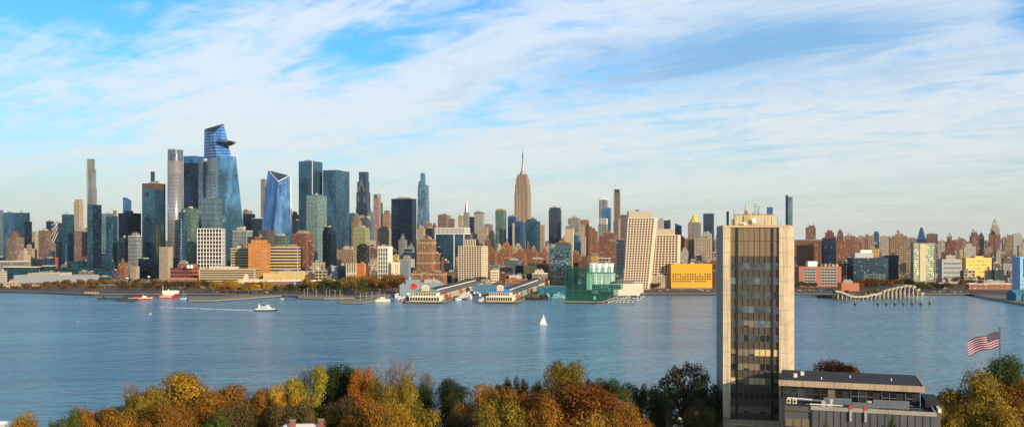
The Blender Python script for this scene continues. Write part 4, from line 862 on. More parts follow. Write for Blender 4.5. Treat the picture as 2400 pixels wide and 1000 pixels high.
# ---- mid foreground row, centre
bld('tall narrow black loft tower right of the flat brown loft', 836, 866, 575, 1900, 'black', 'loft_tower', 'tower', ratio=.9, tiers=((.6, 571),))
MB_ = None
r_, w_, d_, h = bld('grey windowless box building left of the dark glass loft', 777, 794, 623, 1700, plain('grey_render', (.32,.33,.35)), 'storage_building', rot=R(-4), bulk=0)
bld('dark blue glass loft left of the cream ribbed building', 792, 812, 622, 1690, 'navy', 'loft_building', rot=R(-4), trim=M_ROOFD)
bld('small white loft cluster behind the grey windowless box', 731, 762, 614, 1850, 'white', 'loft_building', rot=R(-4), bulk=2)
bld('cream building with tall dark vertical windows by the park', 811, 838, 616, 1640, st('cream_slots',(.66,.56,.40),(.05,.05,.05),bay=4.2,flr=24,wf=.42,hf=.84,blind=0), 'loft_building', ratio=.5, rot=R(-3), bulk=2)
bld('bright orange brick building right of the cream slotted building', 835, 858, 617, 1640, st('bright_orange',(.72,.24,.07),(.40,.13,.05),bay=3,flr=3.4,wf=.45,hf=.45,blind=0), 'loft_building', ratio=.6, bulk=1)
bld('dark brown back block right of the bright orange building', 856, 868, 622, 1700, 'brick2', 'loft_building')
bld('tan carved stone warehouse left of the white windowed tower', 866, 888, 609, 1850, 'cream', 'warehouse', rot=R(-3))
r_, w_, d_, h = bld('white tower with tall dark vertical windows beside the park', 885, 920, 577, 1700, plain('white_precast', (.74,.69,.60), var=.04), 'apartment_tower', 'tower', ratio=.75, bulk=2)
panes(r_, w_, d_, .03, .93, 6, h-3, 4, 8, .55, .8, st('slot_glass',(.03,.035,.04),(.04,.06,.07),bay=1.5,flr=3.2,wf=.9,hf=.8,metal=.4,blind=.2,bcol=(.3,.36,.3)))
r_, w_, d_, h = bld('cream side block with small windows right of the white windowed tower', 917, 937, 614, 1690, plain('cream_render', (.74,.62,.44), var=.05), 'loft_building', rot=R(-8), bulk=1)
panes(r_, w_, d_, .5, .95, 4, h-3, 2, 9, .5, .35, M_GLASSD)
bld('grey blue windowless block left of the stepped brown tower', 941, 963, 612, 1760, plain('slate_render', (.20,.23,.27)), 'loft_building', bulk=0)
bld('white low loft behind the grey blue windowless block', 935, 972, 606, 1950, 'white', 'loft_building', bulk=2)
bld('small yellow brick corner block right of the white windowed tower', 919, 936, 597, 2000, 'gold', 'loft_building')
M_BRS = st('brown_stepped',(.36,.185,.095),(.07,.05,.04),bay=3.2,flr=3.2,wf=.55,hf=.55,stripe=(6,(.60,.42,.26),.14),blind=.1)
r_, w_, d_, h = bld('big stepped brown brick apartment tower with pale bands', 976, 1024, 588, 1750, M_BRS, 'apartment_tower', 'tower', ratio=.7, tiers=((.90, 566, .02), (.78, 560, .04)), bulk=2, tank=True)
bld('lit orange brown shoulder block right of the stepped brown tower', 1016, 1034, 593, 1760, M_BRS, 'apartment_wing', 'building', ratio=.7)
bld('low banded brick wing left of the stepped brown tower', 963, 992, 638, 1700, M_BRS, 'apartment_wing', 'building', ratio=.6)
bld('low banded brick wing right of the stepped brown tower', 1001, 1048, 638, 1690, M_BRS, 'apartment_wing', 'building', ratio=.5)
bld('small teal block with mural wall right of the stepped brown tower', 1040, 1060, 615, 1950, 'slate', 'loft_building')
r_, w_, d_, h = bld('cream gridded apartment tower with dark windows and slatted crown', 1075, 1143, 577, 1700, plain('dark_cream_glass', (.05,.05,.055), rough=.2, spec=.6), 'apartment_tower', 'tower', ratio=.7, bulk=0)
MC = plain('warm_cream', (.80,.66,.46), var=.04)
grid(r_, w_, d_, 0, h, 9, 21, 1.1, .95, MC, .5, 7)
panes(r_, w_, d_, 0, 1, 0, h, 9, 21, .72, .68, M_GLASSD, cap=99, proud=.12)
MB().box(-w_*.32, w_*.18, -d_*.3, d_*.25, h-.5, h+12).build('crown', M_DARK, r_)
gq = MB()
for i in range(8): gq.box(-w_*.32+i*w_*.0714-.6, -w_*.32+i*w_*.0714+.6, -d_*.3-.7, -d_*.3+.1, h, h+13)
gq.build('crown_fins', MC, r_)
bld('cream low podium at the foot of the cream gridded tower', 1128, 1152, 655, 1620, 'cream', 'podium_building', rot=R(-6), bulk=0)
r_, w_, d_, h = bld('small cream building with rows of square windows right of the cream gridded tower', 1150, 1170, 633, 1640, plain('cream_small', (.72,.58,.42)), 'office_building', rot=R(-4), bulk=2)
panes(r_, w_, d_, .06, .96, 3, h-2, 4, 5, .6, .5, M_GLASSD)
bld('pale chequered glass loft behind the small cream building', 1147, 1172, 618, 1800, 'balc', 'loft_building')
# long orange brick complex
for i, (a, b_, yt, D) in enumerate(((1138,1166,592,2250),(1163,1200,591,2260),(1198,1236,592,2270),(1232,1262,590,2280),(1258,1288,591,2290))):
    bld(('leftmost','second','middle','fourth','rightmost')[i] + ' block of the long orange brick apartment complex', a, b_, yt, D, 'rust', 'apartment_block', 'building', ratio=.8, tiers=((.45, yt-5, .1*(-1)**i), (.2, yt-9, .1*(-1)**i)), trim=S['orange'], tank=(i%2==0), group='blocks of the long orange brick complex')
bld('lower orange brick wing of the long complex, left', 1172, 1216, 606, 2150, 'rust', 'apartment_wing', 'building', ratio=.4)
bld('lower orange brick wing of the long complex, right', 1236, 1286, 607, 2140, 'rust', 'apartment_wing', 'building', ratio=.4)
bld('dark slate blue building with few windows in front of the orange complex', 1184, 1222, 610, 1960, st('slate_wall',(.13,.17,.22),(.03,.04,.05),bay=7,flr=7,wf=.3,hf=.3,blind=0), 'office_building', bulk=1)
bld('dark glass building left of the blank mustard wall', 1208, 1232, 622, 1840, 'navy', 'office_building', rot=R(-4))
bld('blank mustard yellow walled building', 1227, 1262, 622, 1800, plain('mustard_wall', (.72,.47,.16), var=.04), 'billboard_building', 'building', rot=R(2), ratio=.6, bulk=2)
bld('purple brown brick loft right of the blank mustard wall', 1258, 1286, 619, 1780, 'brick2', 'loft_building', tank=True)
bld('orange brick low warehouse with white lettering like windows', 1184, 1236, 653, 1610, 'orange', 'warehouse', ratio=.5, rot=R(-3), bulk=4)
bld('cream and green low block behind the orange low warehouse', 1199, 1232, 644, 1680, 'lime', 'loft_building', bulk=2)
bld('brown dark brick block left of the orange low warehouse', 1167, 1192, 640, 1700, 'brick2', 'warehouse')
bld('small slate block right of the cream and green block', 1234, 1248, 640, 1660, 'slate', 'loft_building')
r_, w_, d_, h = bld('brown brick block with white arch gable behind the blue roofed pier', 1247, 1284, 640, 1640, 'tan', 'warehouse', rot=R(-2), trim=M_WHITE)
# chequered glass tower
M_CHK = facade('chequered_glass',(.46,.52,.44),(.40,.52,.46),bay=3.2,flr=3.6,wf=.8,hf=.8,metal=.4,wmetal=.0,grough=.15,wrough=.5,blind=.28,wav=.2,lo=.10,hi=2.0,bcol=(.75,.78,.58))
rounded('sparkling chequered green glass apartment tower by the waterfront', 1283, 1343, 573, 1700, M_CHK, 'apartment_tower', 'tower', ratio=.55, pw=3.0)
bld('brown rooftop penthouse block behind the chequered glass tower', 1302, 1336, 567, 1760, 'brown', 'loft_building', bulk=2, tank=True)
bld('brick apartment block right of the chequered glass tower', 1343, 1357, 588, 1800, 'rust')
bld('dark red brick block right of the chequered glass tower', 1350, 1382, 601, 1900, 'brick2', 'loft_building')
# white sculptural glass building
o = empty('sculptural_glass_building', (X(1408,1545), 1545, 2.5), label='white frosted glass building with billowing sail like bays', cat='building')
OCC.append((1375, 1442, 617, 1545))
M_FR = facade('frosted_glass',(.80,.82,.74),(.62,.72,.68),bay=3.2,flr=5,wf=.6,hf=.5,metal=.0,wmetal=.0,lo=.8,hi=1.2,grough=.2,wrough=.35,blind=.2,bcol=(.7,.7,.6))
def bay(x0, x1, y0, y1, dpt, lean, mat):
    a, b_ = X(x0,1545)-o.location.x, X(x1,1545)-o.location.x; z0, z1 = Z(y0,1545)-2.5, Z(y1,1545)-2.5; n = 8; bot = []; top = []
    for i in range(n+1):
        t = i/n; bul = math.sin(math.pi*t); bot.append((a+(b_-a)*t, dpt-1.6*bul, z0)); top.append((a+(b_-a)*(t*.9+.05)+lean, dpt-.8*bul+2, z1))
    bot += [(b_, dpt+22, z0), (a, dpt+22, z0)]; top += [(b_+lean, dpt+22, z1), (a+lean, dpt+22, z1)]
    MB().loft(bot, top).build('glass_bay', mat, o)
for i in range(5): bay(1376+i*13, 1389+i*13, 679, 638, 0, 1.0, M_FR)
for i in range(6):
    xx = X(1376+i*13,1545)-o.location.x; MB().box(xx-.35, xx+.35, -1.2, -.2, Z(679,1545)-2.5, Z(638,1545)-2.5).build('bay_seam', M_WHITE, o)
MB().box(X(1376,1545)-o.location.x-.5, X(1441,1545)-o.location.x+.5, -1.5, 2, Z(638.6,1545)-2.5, Z(637.6,1545)-2.5).build('ledge', M_ROOFD, o)
for i in range(4): bay(1381+i*14.4, 1395+i*14.4, 638.2, 617, 5, 1.4, M_FR)
# ---- convention centre and rail yard side, left
M_TG = st('dark_teal_panel',(.015,.075,.10),(.02,.10,.13),bay=5,flr=6,wf=.9,hf=.8,metal=.6,blind=0,wav=.1)
def block(name, label, cat, pts, z0, z1, D_or_mat, mat, kind=None):
    pass
r_, w_, d_, h = bld('long grey roofed convention hall with glass front at the left edge', -60, 70, 612, 2150, st('hall_wall',(.27,.27,.26),(.13,.17,.19),bay=8,flr=8,wf=.7,hf=.4,blind=0), 'convention_hall', 'hall', ratio=.4, rot=R(-8), bulk=0, trim=M_WHITE)
bld('low dark teal glass hall with white frame posts', 8, 100, 625, 2000, M_TG, 'glass_hall', 'hall', ratio=.3, rot=R(-6), bulk=0, trim=M_WHITE)
bld('second dark teal glass hall right of the white posts', 98, 132, 622, 2010, M_TG, 'glass_hall', 'hall', ratio=.5, rot=R(-6), bulk=0, trim=M_WHITE)
bld('angular dark teal glass pavilion with raised box', 138, 206, 626, 1960, M_TG, 'glass_pavilion', 'hall', ratio=.4, rot=R(-8), bulk=0, tiers=((.6, 612, .1),), roof=S['teal'])
bld('stepped dark glass podium right of the angular pavilion', 160, 276, 636, 1900, M_TG, 'glass_podium', 'hall', ratio=.3, rot=R(-8), bulk=0, tiers=((.8, 630, -.1),), roof=S['teal'])
bld('dark glass base hall in front of the convention hall', -40, 60, 636, 1850, M_TG, 'glass_hall', 'hall', ratio=.3, rot=R(-6), bulk=0)
bld('red billboard walled brick block by the teal towers', 120, 136, 603, 2250, plain('billboard_red', (.36,.06,.05)), 'billboard_building', 'building', bulk=0)
bld('light grey steel roofed bus shed on the waterfront', 32, 232, 645, 1720, plain('pale_steel_cladding', (.30,.33,.36), var=.08), 'steel_shed', 'shed', ratio=.35, rot=R(-6), bulk=5, roof=plain('pale_steel_roof', (.40,.42,.43)))
bld('cream low utility building with chimney at the left edge', 8, 54, 661, 1600, 'cream', 'utility_building', 'building', ratio=.3, rot=R(-4), bulk=2)
bld('small cream kiosk row right of the cream utility building', 64, 92, 665, 1590, 'cream', 'kiosk', 'building', ratio=.3, rot=R(-4), bulk=0)
bld('dark building with mural wall in the rail yard', 255, 281, 633, 1900, st('mural',(.05,.05,.09),(.30,.10,.20),bay=4,flr=5,wf=.5,hf=.4,blind=.4), 'mural_building', 'building', bulk=1)
bld('salmon brick apartment block above the rail yard', 277, 300, 615, 1950, 'orange', ratio=.7, tiers=((.4, 610),), trim=S['rust'])
bld('low beige ribbed block right of the salmon brick block', 305, 327, 624, 1980, 'rib_t')
bld('dark glass podium beneath the dark teal crowned tower', 324, 380, 606, 2000, 'navy', 'glass_podium', 'building', ratio=.5)
# ================================================================ INFILL: the fabric of the city between the landmarks
LM = [(-5,'the left edge glass tower'),(35,'the round crowned brown tower'),(112,'the wide tan brick tower'),(135,'the diagonal braced tower'),(185,'the tall cream stone tower'),(222,'the dark navy slab tower'),(262,'the pale teal glass tower'),(305,'the wide dark office tower'),(360,'the brown crowned teal tower'),
 (411,'the rounded silver grey tower'),(495,'the white gridded office building'),(530,'the observation deck tower'),(608,'the orange factory tower'),(650,'the notched blue tower'),(710,'the brown brick apartment tower'),(742,'the dotted teal tower'),(790,'the right twin tower'),(850,'the tall black loft tower'),(884,'the pinkish construction tower'),(902,'the white windowed tower'),
 (946,'the big navy slab'),(1000,'the stepped brown brick tower'),(1060,'the teal block with white fins'),(1093,'the needle spired tower'),(1110,'the cream gridded tower'),(1174,'the golden topped green tower'),(1224,'the tall limestone skyscraper'),(1245,'the blank mustard wall'),(1300,'the dark slate slab'),(1314,'the chequered glass tower'),(1366,'the orange brick tower'),
 (1408,'the white sculptural building'),(1446,'the very slender brown tower'),(1500,'the taller leaning tower'),(1560,'the shorter leaning tower'),(1618,'the golden yellow building'),(1628,'the gilded pyramid tower'),(1661,'the slab beside the pyramid tower'),(1770,'the near concrete tower'),(1900,'the red brick warehouse'),(1943,'the navy tower on the right'),
 (1990,'the orange brown warehouse'),(2034,'the black glass office block'),(2054,'the far blue glass tower'),(2108,'the stepped tan apartments'),(2162,'the hotel on legs'),(2226,'the grey institutional building'),(2287,'the bright yellow building'),(2293,'the paired pyramid towers'),(2332,'the ornate clock tower'),(2382,'the white slab tower far right'),(2395,'the pale blue panelled building')]
NM = {'brick':'red brick','brick2':'dark red brick','orange':'orange brick','rust':'rust brick','tan':'tan brick','cream':'cream stone','brown':'brown brick','mauve':'grey brown brick','grey':'grey stone','white':'white brick','loft':'cream framed loft','gold':'golden brick','slate':'dark slate','pale':'pale glass','balc':'grey balconied','navy':'dark navy glass','teal':'teal glass','rib_t':'tan ribbed','rib_b':'brown ribbed','black':'black loft'}
prof = {}
def gen():
    r = random.Random(21); out = []
    for D in (1720, 1800, 1890, 1990, 2100, 2230, 2380, 2540, 2720, 2920, 3150, 3400, 3700, 4100, 4600, 5200, 6000):
        x = -40 + r.uniform(0, 30)
        while x < 2440:
            wm = r.uniform(13, 34) if D < 3000 else r.uniform(18, 42)
            wp = wm*F/D
            left, right = x < 1150, x > 1850
            if D < 2000: hm = r.choice((9, 12, 14, 18, 22, 26))
            elif D < 2600: hm = r.choice((14, 18, 22, 28, 34, 42))
            elif D < 3300: hm = r.uniform(26, 62)
            else: hm = r.uniform(40, 88)
            if left and D > 2200: hm *= r.uniform(1.0, 1.55)
            if 1150 < x < 1680 and D > 2500: hm *= r.uniform(.95, 1.3)
            if right: hm = min(hm*r.uniform(.8, 1.1), 74+r.uniform(0, 10)); 
            if right and r.random() < .06 and D > 2400: hm = 95
            if r.random() < .04 and D > 3000 and not right: hm *= 1.4
            if x < 1100: pal = ['brown','mauve','tan','cream','brick','slate','teal','pale','balc','grey','white','rib_t','navy','brick','orange']
            elif x < 1700: pal = ['brick','rust','orange','tan','cream','brown','mauve','white','loft','slate','grey','brick2','tan','rib_t','gold']
            else: pal = ['brick','brick2','mauve','brown','tan','cream','white','rust','grey','brown','brick2','tan','slate','brick','mauve']
            if x > 240 and x < 540 and D < 1900: x += wp; continue
            out.append((x, x+wp, HY - (hm+2.5-H)*F/D, D+r.uniform(-25, 25), r.choice(pal)))
            x += wp*r.uniform(1.0, 1.22)
    return out
cands = gen()
allb = [(D, 0, x0, x1, y, None) for x0, x1, y, D in OCC] + [(c[3], 1, c[0], c[1], c[2], c[4]) for c in cands]
allb.sort(key=lambda q: q[0])
top = [676.0]*2500; keep = []
heroes = [(x0, x1, D) for x0, x1, y, D in OCC]
for D, isc, x0, x1, y, pal in allb:
    a, b_ = max(0, int(x0)), min(2399, int(x1))
    if b_ <= a: continue
    cols = [top[i]-y for i in range(a, b_+1)]
    vis = sum(min(max(c, 0), 60) for c in cols); wide = sum(1 for c in cols if c >= 4)/len(cols)
    if isc:
        clash = any(abs(D-hd) < 45 and x1 > hx0-2 and x0 < hx1+2 for hx0, hx1, hd in heroes)
        if clash or wide < .25 or vis < 34: continue
        keep.append((vis, x0, x1, y, D, pal))
    for i in range(a, b_+1): top[i] = min(top[i], y)
keep.sort(key=lambda q: -q[0])
nmax = 235; near, rest_ = keep[:nmax], keep[nmax:]
near.sort(key=lambda q: q[1])
lab = {}
for q in near:
    cxp = (q[1]+q[2])/2; lm = min(LM, key=lambda l: abs(l[0]-cxp)); D = q[4]
    side = 'left of' if cxp < lm[0]-4 else ('right of' if cxp > lm[0]+4 else 'near')
    wide = (q[2]-q[1])*D/F > 33; tall = (H-(q[3]-HY)*D/F) > 55
    form = ('tall ' if tall else 'low ') + ('wide ' if wide else 'narrow ') + NM[q[5]]
    lab.setdefault((form, lm[1], side), []).append(q)
ORD = ['nearest row','second row','third row','fourth row','fifth row','sixth row']
LBL = {}
for (form, lm, side), qs in lab.items():
    qs.sort(key=lambda q: q[4])
    for k_, q in enumerate(qs):
        LBL[id(q)] = f'{form} building {side} {lm[4:] if len(lm)>34 else lm}' + (f', {ORD[min(k_,5)]}' if len(qs) > 1 else '')
for q in near:
    vis, x0, x1, y, D, pal = q; hh = H-(y-HY)*D/F
    r = random.Random(int(x0*7+D)); tiers = []
    if hh > 45 and r.random() < .6:
        s_ = r.uniform(.5, .85); dy = r.uniform(5, 12)*F/D; tiers.append((s_, y-dy*.9, r.uniform(-.08,.08)))
        if r.random() < .35: tiers.append((s_*.6, y-dy*1.5, r.uniform(-.05,.05)))
        y2 = y
    glassy = pal in ('teal','pale','navy','slate')
    bld(LBL[id(q)], x0, x1, y, D, pal, 'apartment_building' if not glassy else 'office_building', 'building', ratio=r.uniform(.55, 1.1), rot=ROT+R(r.choice((0,0,0,-3,4,8))), tiers=tiers,
        bulk=1 if r.random() < .8 else 2, tank=(not glassy and r.random() < .45 and D < 2900), group='city blocks behind the waterfront', occ=False, trim=r.choice((None, None, M_MECH, M_CONC)))
rest_.sort(key=lambda q: q[4])
fb = {}
for vis, x0, x1, y, D, pal in rest_:
    cx, cy, w_, d_ = frame(x0, x1, D, .8); m_ = fb.setdefault(pal, MB()); hh = Z(y, D)
    c4 = [rot2(a*w_/2, b_*d_/2, ROT) for a, b_ in ((-1,-1),(1,-1),(1,1),(-1,1))]
    m_.loft([(cx+p[0], cy+p[1], 2.5) for p in c4], [(cx+p[0], cy+p[1], hh) for p in c4])
allm = MB(); mats = []
for pal, m_ in fb.items():
    mats.append(S[pal]); allm.add(m_.v, m_.f, len(mats)-1)
if allm.f: allm.build('distant_buildings', mats, kind='stuff', label='mass of small far off city buildings between the towers', cat='buildings')
print('HEROES', len(OCC), 'KEEP', len(keep), 'NEAR', len(near), 'REST', len(rest_))
# ================================================================ TREES (meshes in unit size: width 1, height 1)
def crown_mesh(name, seed, n_leaf, size, blobs, mat):
    """leaf clumps spread over and through lobes; blobs = list of (x,y,z,r)"""
    r = random.Random(seed); v = []; f = []
    tot = sum(b_[3]**2 for b_ in blobs)
    for bx, by, bz, br in blobs:
        for _ in range(int(n_leaf*br*br/tot)):
            d = Vector((r.gauss(0,1), r.gauss(0,1), r.gauss(0,1)))
            if d.z < 0 and r.random() < .35: d.z = -d.z
            d.normalize(); q = br*(r.uniform(.72, 1.05) if r.random() < .80 else (r.uniform(.2,.7) if r.random() < .6 else r.uniform(1.05, 1.42)))
            p = Vector((bx, by, bz)) + Vector((d.x*q, d.y*q, d.z*q*.85))
            nrm = (d + Vector((r.gauss(0,.36), r.gauss(0,.36), r.gauss(0,.36)+.25))).normalized()
            a = nrm.orthogonal().normalized(); b2 = nrm.cross(a); th = r.uniform(0, 6.28)
            u = a*math.cos(th)+b2*math.sin(th); w_ = nrm.cross(u); s_ = size*r.uniform(.5, 1.4)
            u = u*s_; w_ = w_*s_*r.uniform(.45,.8); k = len(v)
            v += [tuple(p-u), tuple(p-w_+u*.1), tuple(p+u), tuple(p+w_-u*.1)]; f.append((k, k+1, k+2, k+3))
    me = bpy.data.meshes.new(name); me.from_pydata(v, [], f); me.materials.append(mat); return me
def fit(bl):      # lobes -> crown exactly one unit wide and reaching height one
    rx = max(max(abs(b_[0]), abs(b_[1]))+b_[3]*.8 for b_ in bl); k = .5/rx; top_ = max(b_[2]+b_[3]*.8 for b_ in bl)
    return [(b_[0]*k, b_[1]*k, b_[2]+(1-top_), b_[3]*max(.9, min(1.25, k))) for b_ in bl]
def lobes(seed, n, cz, rx, rz, br, shape='round'):
    r = random.Random(seed); out = []
    for i in range(n):
        t = r.uniform(0, 6.283); h = r.uniform(-1, 1); k = r.uniform(.45, .92)
        if shape == 'round': rad = math.sqrt(max(0, 1-h*h))
        elif shape == 'cone': rad = (1-h)/2*.95+.08
        elif shape == 'vase': rad = .45+.5*(h+1)/2
        else: rad = .85*math.sqrt(max(0, 1-h*h*.8))
        out.append((math.cos(t)*rad*rx*k, math.sin(t)*rad*rx*k, cz+h*rz*.82, br*r.uniform(.65, 1.25)))
    out.append((0, 0, cz, br*1.3)); return out
def limbs_mesh(name, seed, blobs, mat, tr=.022, fork=.3):
    r = random.Random(seed); m_ = MB()
    m_.tube((0,0,-.02), (r.uniform(-.01,.01), 0, fork), tr*1.25, tr*.85, 7)
    for bx, by, bz, br in blobs:
        mid = (bx*.45+r.uniform(-.03,.03), by*.45+r.uniform(-.03,.03), fork+(bz-fork)*.55)
        m_.tube((0,0,fork*r.uniform(.75,1)), mid, tr*.5, tr*.3, 5); m_.tube(mid, (bx, by, bz), tr*.3, tr*.12, 4)
        for _ in range(3):
            m_.tube((bx*.8,by*.8,bz-.02), (bx+r.uniform(-1,1)*br*.9, by+r.uniform(-1,1)*br*.9, bz+r.uniform(-.2,1)*br*.9), tr*.12, tr*.05, 3)
    return m_.mesh(name, mat)
M_BARK = plain('bark', (.19,.145,.10), var=.3, nscale=8)
M_TWIG = plain('bare_twigs', (.17,.135,.12), var=.2, nscale=8)
LM_ = {
 'gold': leafmat('leaves_gold', (.25,.135,.014), (.42,.26,.028)), 'olive': leafmat('leaves_olive', (.14,.115,.014), (.32,.22,.022)),
 'orange': leafmat('leaves_orange', (0.288,0.094,0.012), (0.446,0.173,0.018)), 'brown': leafmat('leaves_orange_brown', (.22,.095,.013), (.37,.185,.022)),
 'rust': leafmat('leaves_rust', (0.173,0.054,0.013), (0.245,0.086,0.016)), 'green': leafmat('leaves_green', (0.032,0.061,0.012), (0.094,0.115,0.020)),
 'dark': leafmat('leaves_dark_green', (0.013,0.030,0.010), (0.032,0.054,0.014)), 'yellow': leafmat('leaves_yellow', (0.446,0.245,0.018), (0.562,0.360,0.029)),
 'ygreen': leafmat('leaves_yellow_green', (0.216,0.194,0.022), (0.360,0.288,0.029)), 'drab': leafmat('leaves_drab', (0.072,0.061,0.022), (0.137,0.101,0.032)),
 'redbrown': leafmat('leaves_red_brown', (0.144,0.040,0.014), (0.216,0.072,0.022))}
SHAPES = []
for i, (n, cz, rx, rz, br, shp) in enumerate(((24,.64,.42,.30,.17,'round'),(26,.60,.36,.36,.15,'oval'),(22,.60,.34,.36,.13,'vase'),(28,.66,.44,.26,.14,'round'),(26,.60,.36,.34,.14,'vase'),(30,.62,.40,.32,.13,'oval'))):
    bl = fit(lobes(100+i, n, cz, rx, rz, br, shp))
    SHAPES.append((crown_mesh('big_crown', 10+i, 18000, .0140, bl, LM_['gold']), limbs_mesh('big_limbs', 20+i, bl, M_BARK),
                   crown_mesh('small_crown', 30+i, 900, .045, bl, LM_['gold']), limbs_mesh('small_limbs', 40+i, bl[:6], M_BARK)))
def thin_shape(seed, n_leaf):
    bl = lobes(seed, 34, .66, .42, .28, .10, 'round'); return (crown_mesh('thin_crown', seed+1, n_leaf, .015, bl, LM_['drab']), limbs_mesh('thin_limbs', seed+2, bl, M_BARK, .028, .35))
THIN = [thin_shape(300, 4200), thin_shape(310, 2600)]
def bare_mesh(seed, spread=.8, depth=6):
    r = random.Random(seed); m_ = MB()
    def grow(p, d, L, rad, k):
        q = p + d*L; m_.tube(p, q, rad, rad*.68, 5 if k > 3 else 3)
        if k == 0: return
        for _ in range(3 if k != depth else 5):
            nd = (d + Vector((r.gauss(0,1), r.gauss(0,1), r.gauss(0,.6)+.12))*spread*.62).normalized()
            if nd.z < -.1: nd.z = abs(nd.z)*.5; nd.normalize()
            grow(q, nd, L*r.uniform(.62,.86), rad*.62, k-1)
    grow(Vector((0,0,0)), Vector((0,0,1)), .26, .031, depth)
    xs = [abs(p[0]) for p in m_.v]; mx = sorted(xs)[int(len(xs)*.985)]*2; mz = sorted(p[2] for p in m_.v)[int(len(m_.v)*.99)]
    m_.v = [(p[0]/mx, p[1]/mx, p[2]/mz) for p in m_.v]
    return m_.mesh('bare_branches', M_TWIG)
BARE = [bare_mesh(5), bare_mesh(9, .95)]
def tree(label, px, ytop, wpx, D, col, shp=0, zb=None, small=False, name='autumn_tree', group=None, thin=None, rz=None):
    zb = 26.0 if zb is None else zb
    h = Z(ytop, D) - zb; w_ = wpx/F*D*(1.3 if not small and col != 'bare' else 1)
    r = empty(name, (X(px, D), D, zb), rz if rz is not None else rnd.uniform(0, 6.28), label=label, cat='tree', group=group); r.scale = (w_, w_, h)
    if col == 'bare':
        o = bpy.data.objects.new('branches', BARE[shp % 2]); COL.objects.link(o); o.parent = r; return r
    if thin is not None: cm, tm = THIN[thin]
    else: s_ = SHAPES[shp % len(SHAPES)]; cm, tm = (s_[2], s_[3]) if small else (s_[0], s_[1])
    o = bpy.data.objects.new('crown', cm); COL.objects.link(o); o.parent = r
    o.material_slots[0].link = 'OBJECT'; o.material_slots[0].material = LM_[col]
    o = bpy.data.objects.new('trunk', tm); COL.objects.link(o); o.parent = r
    return r
# ---------------------------------------------------------------- trees of the far bank
def park(x0, x1, yb0, yb1, hmin, hmax, n, cols, place, seed):
    r = random.Random(seed); n = int(n*1.35); cn = {'gold':'golden','olive':'olive','orange':'orange','brown':'orange brown','rust':'rust red','green':'green','dark':'dark green','yellow':'yellow','drab':'thin brown','ygreen':'yellow green','redbrown':'red brown'}
    for i in range(n):
        px = x0+(x1-x0)*(i+r.uniform(.2,.8))/n; py = r.uniform(yb0, yb1); D = GD(py, 2.5); h = r.uniform(hmin, hmax); c = r.choice(cols)
        yt = HY + (H-2.5-h)*F/D; w_ = h*r.uniform(.85, 1.25)*F/D
        tree(f'{cn[c]} tree {place}', px, yt, w_, D, c, r.randrange(6), 2.5, True, 'riverside_tree', f'riverside trees {place}')
park(0, 235, 676, 681, 5, 9, 24, ['brown','rust','drab','redbrown','olive'], 'on the bank before the grey bus shed', 1)
park(120, 260, 664, 669, 8, 12, 12, ['drab','olive','brown'], 'beside the highway at the left', 2)
park(275, 400, 676, 681, 10, 14, 14, ['drab','drab','olive','redbrown'], 'behind the red lightship', 3)
park(385, 500, 674, 680, 12, 16, 11, ['redbrown','drab','green','brown'], 'before the salmon brick warehouse', 4)
park(495, 640, 682, 688, 15, 20, 13, ['orange','yellow','gold','brown','gold'], 'along the long ochre warehouse', 5)
park(640, 720, 682, 687, 9, 13, 9, ['green','drab','dark','olive'], 'under the blue billboard', 6)
park(712, 800, 678, 686, 15, 22, 13, ['gold','olive','green','dark','brown'], 'in the park before the long brick pier shed', 7)
park(795, 870, 676, 692, 17, 25, 14, ['green','brown','gold','olive','orange'], 'on the park point left of the white yacht', 8)
park(860, 940, 672, 685, 16, 25, 13, ['brown','gold','brown','rust','olive'], 'in the park behind the white yacht', 9)
park(1522, 1545, 674, 678, 9, 11, 3, ['green','drab'], 'beside the beige ribbed building', 10)
park(1866, 1912, 671, 676, 9, 12, 7, ['green','olive'], 'just right of the near concrete tower', 11)
park(1968, 2020, 676, 682, 10, 15, 7, ['green','drab','brown'], 'left of the concrete tulip island', 12)
park(2015, 2110, 671, 678, 10, 17, 14, ['drab','brown','redbrown','drab'], 'behind the concrete tulip island', 13)
park(2150, 2235, 675, 682, 9, 13, 12, ['green','green','olive'], 'at the foot of the hotel on legs', 14)
park(2200, 2300, 660, 672, 10, 16, 10, ['drab','gold','brown'], 'before the bright yellow building', 15)
park(2290, 2372, 658, 664, 10, 14, 9, ['drab','dark'], 'near the right edge of the far bank', 16)

park(236, 395, 664, 672, 7, 12, 15, ['drab','brown','redbrown','olive'], 'among the rail yard roads', 17)
park(95, 235, 669, 674, 7, 11, 16, ['drab','brown','redbrown','rust'], 'behind the bank before the grey bus shed', 18)
park(0, 95, 671, 675, 7, 10, 8, ['drab','brown','olive'], 'around the cream utility building', 19)
park(2110, 2160, 668, 674, 11, 17, 7, ['drab','dark','redbrown'], 'right behind the tulip island hump', 20)
# ---------------------------------------------------------------- quays and piers
def slab(name, label, cat, pts, z=2.4, th=1.6, mat=None, posts=True):
    w3 = [G(px, py, z) for px, py in pts]; c = Vector((sum(p[0] for p in w3)/len(w3), sum(p[1] for p in w3)/len(w3), 0))
    r = empty(name, c, label=label, cat=cat)
    b_ = [(p[0]-c.x, p[1]-c.y, z-th) for p in w3]; t_ = [(p[0]-c.x, p[1]-c.y, z) for p in w3]
    MB().loft(b_, t_).build('deck', mat or M_CONC, r)
    if posts:
        m_ = MB()
        for a, q in zip(w3, w3[1:]+w3[:1]):
            L = math.dist(a[:2], q[:2]); n = max(2, int(L/6))
            if n > 60: n = 60
            for i in range(n):
                t = (i+.5)/n; x = a[0]+(q[0]-a[0])*t-c.x; y = a[1]+(q[1]-a[1])*t-c.y
                m_.box(x-.5, x+.5, y-.3, y+.9, -.6, z-th)
        m_.build('piling', plain('pile_wood', (.10,.08,.06)), r)
    return r
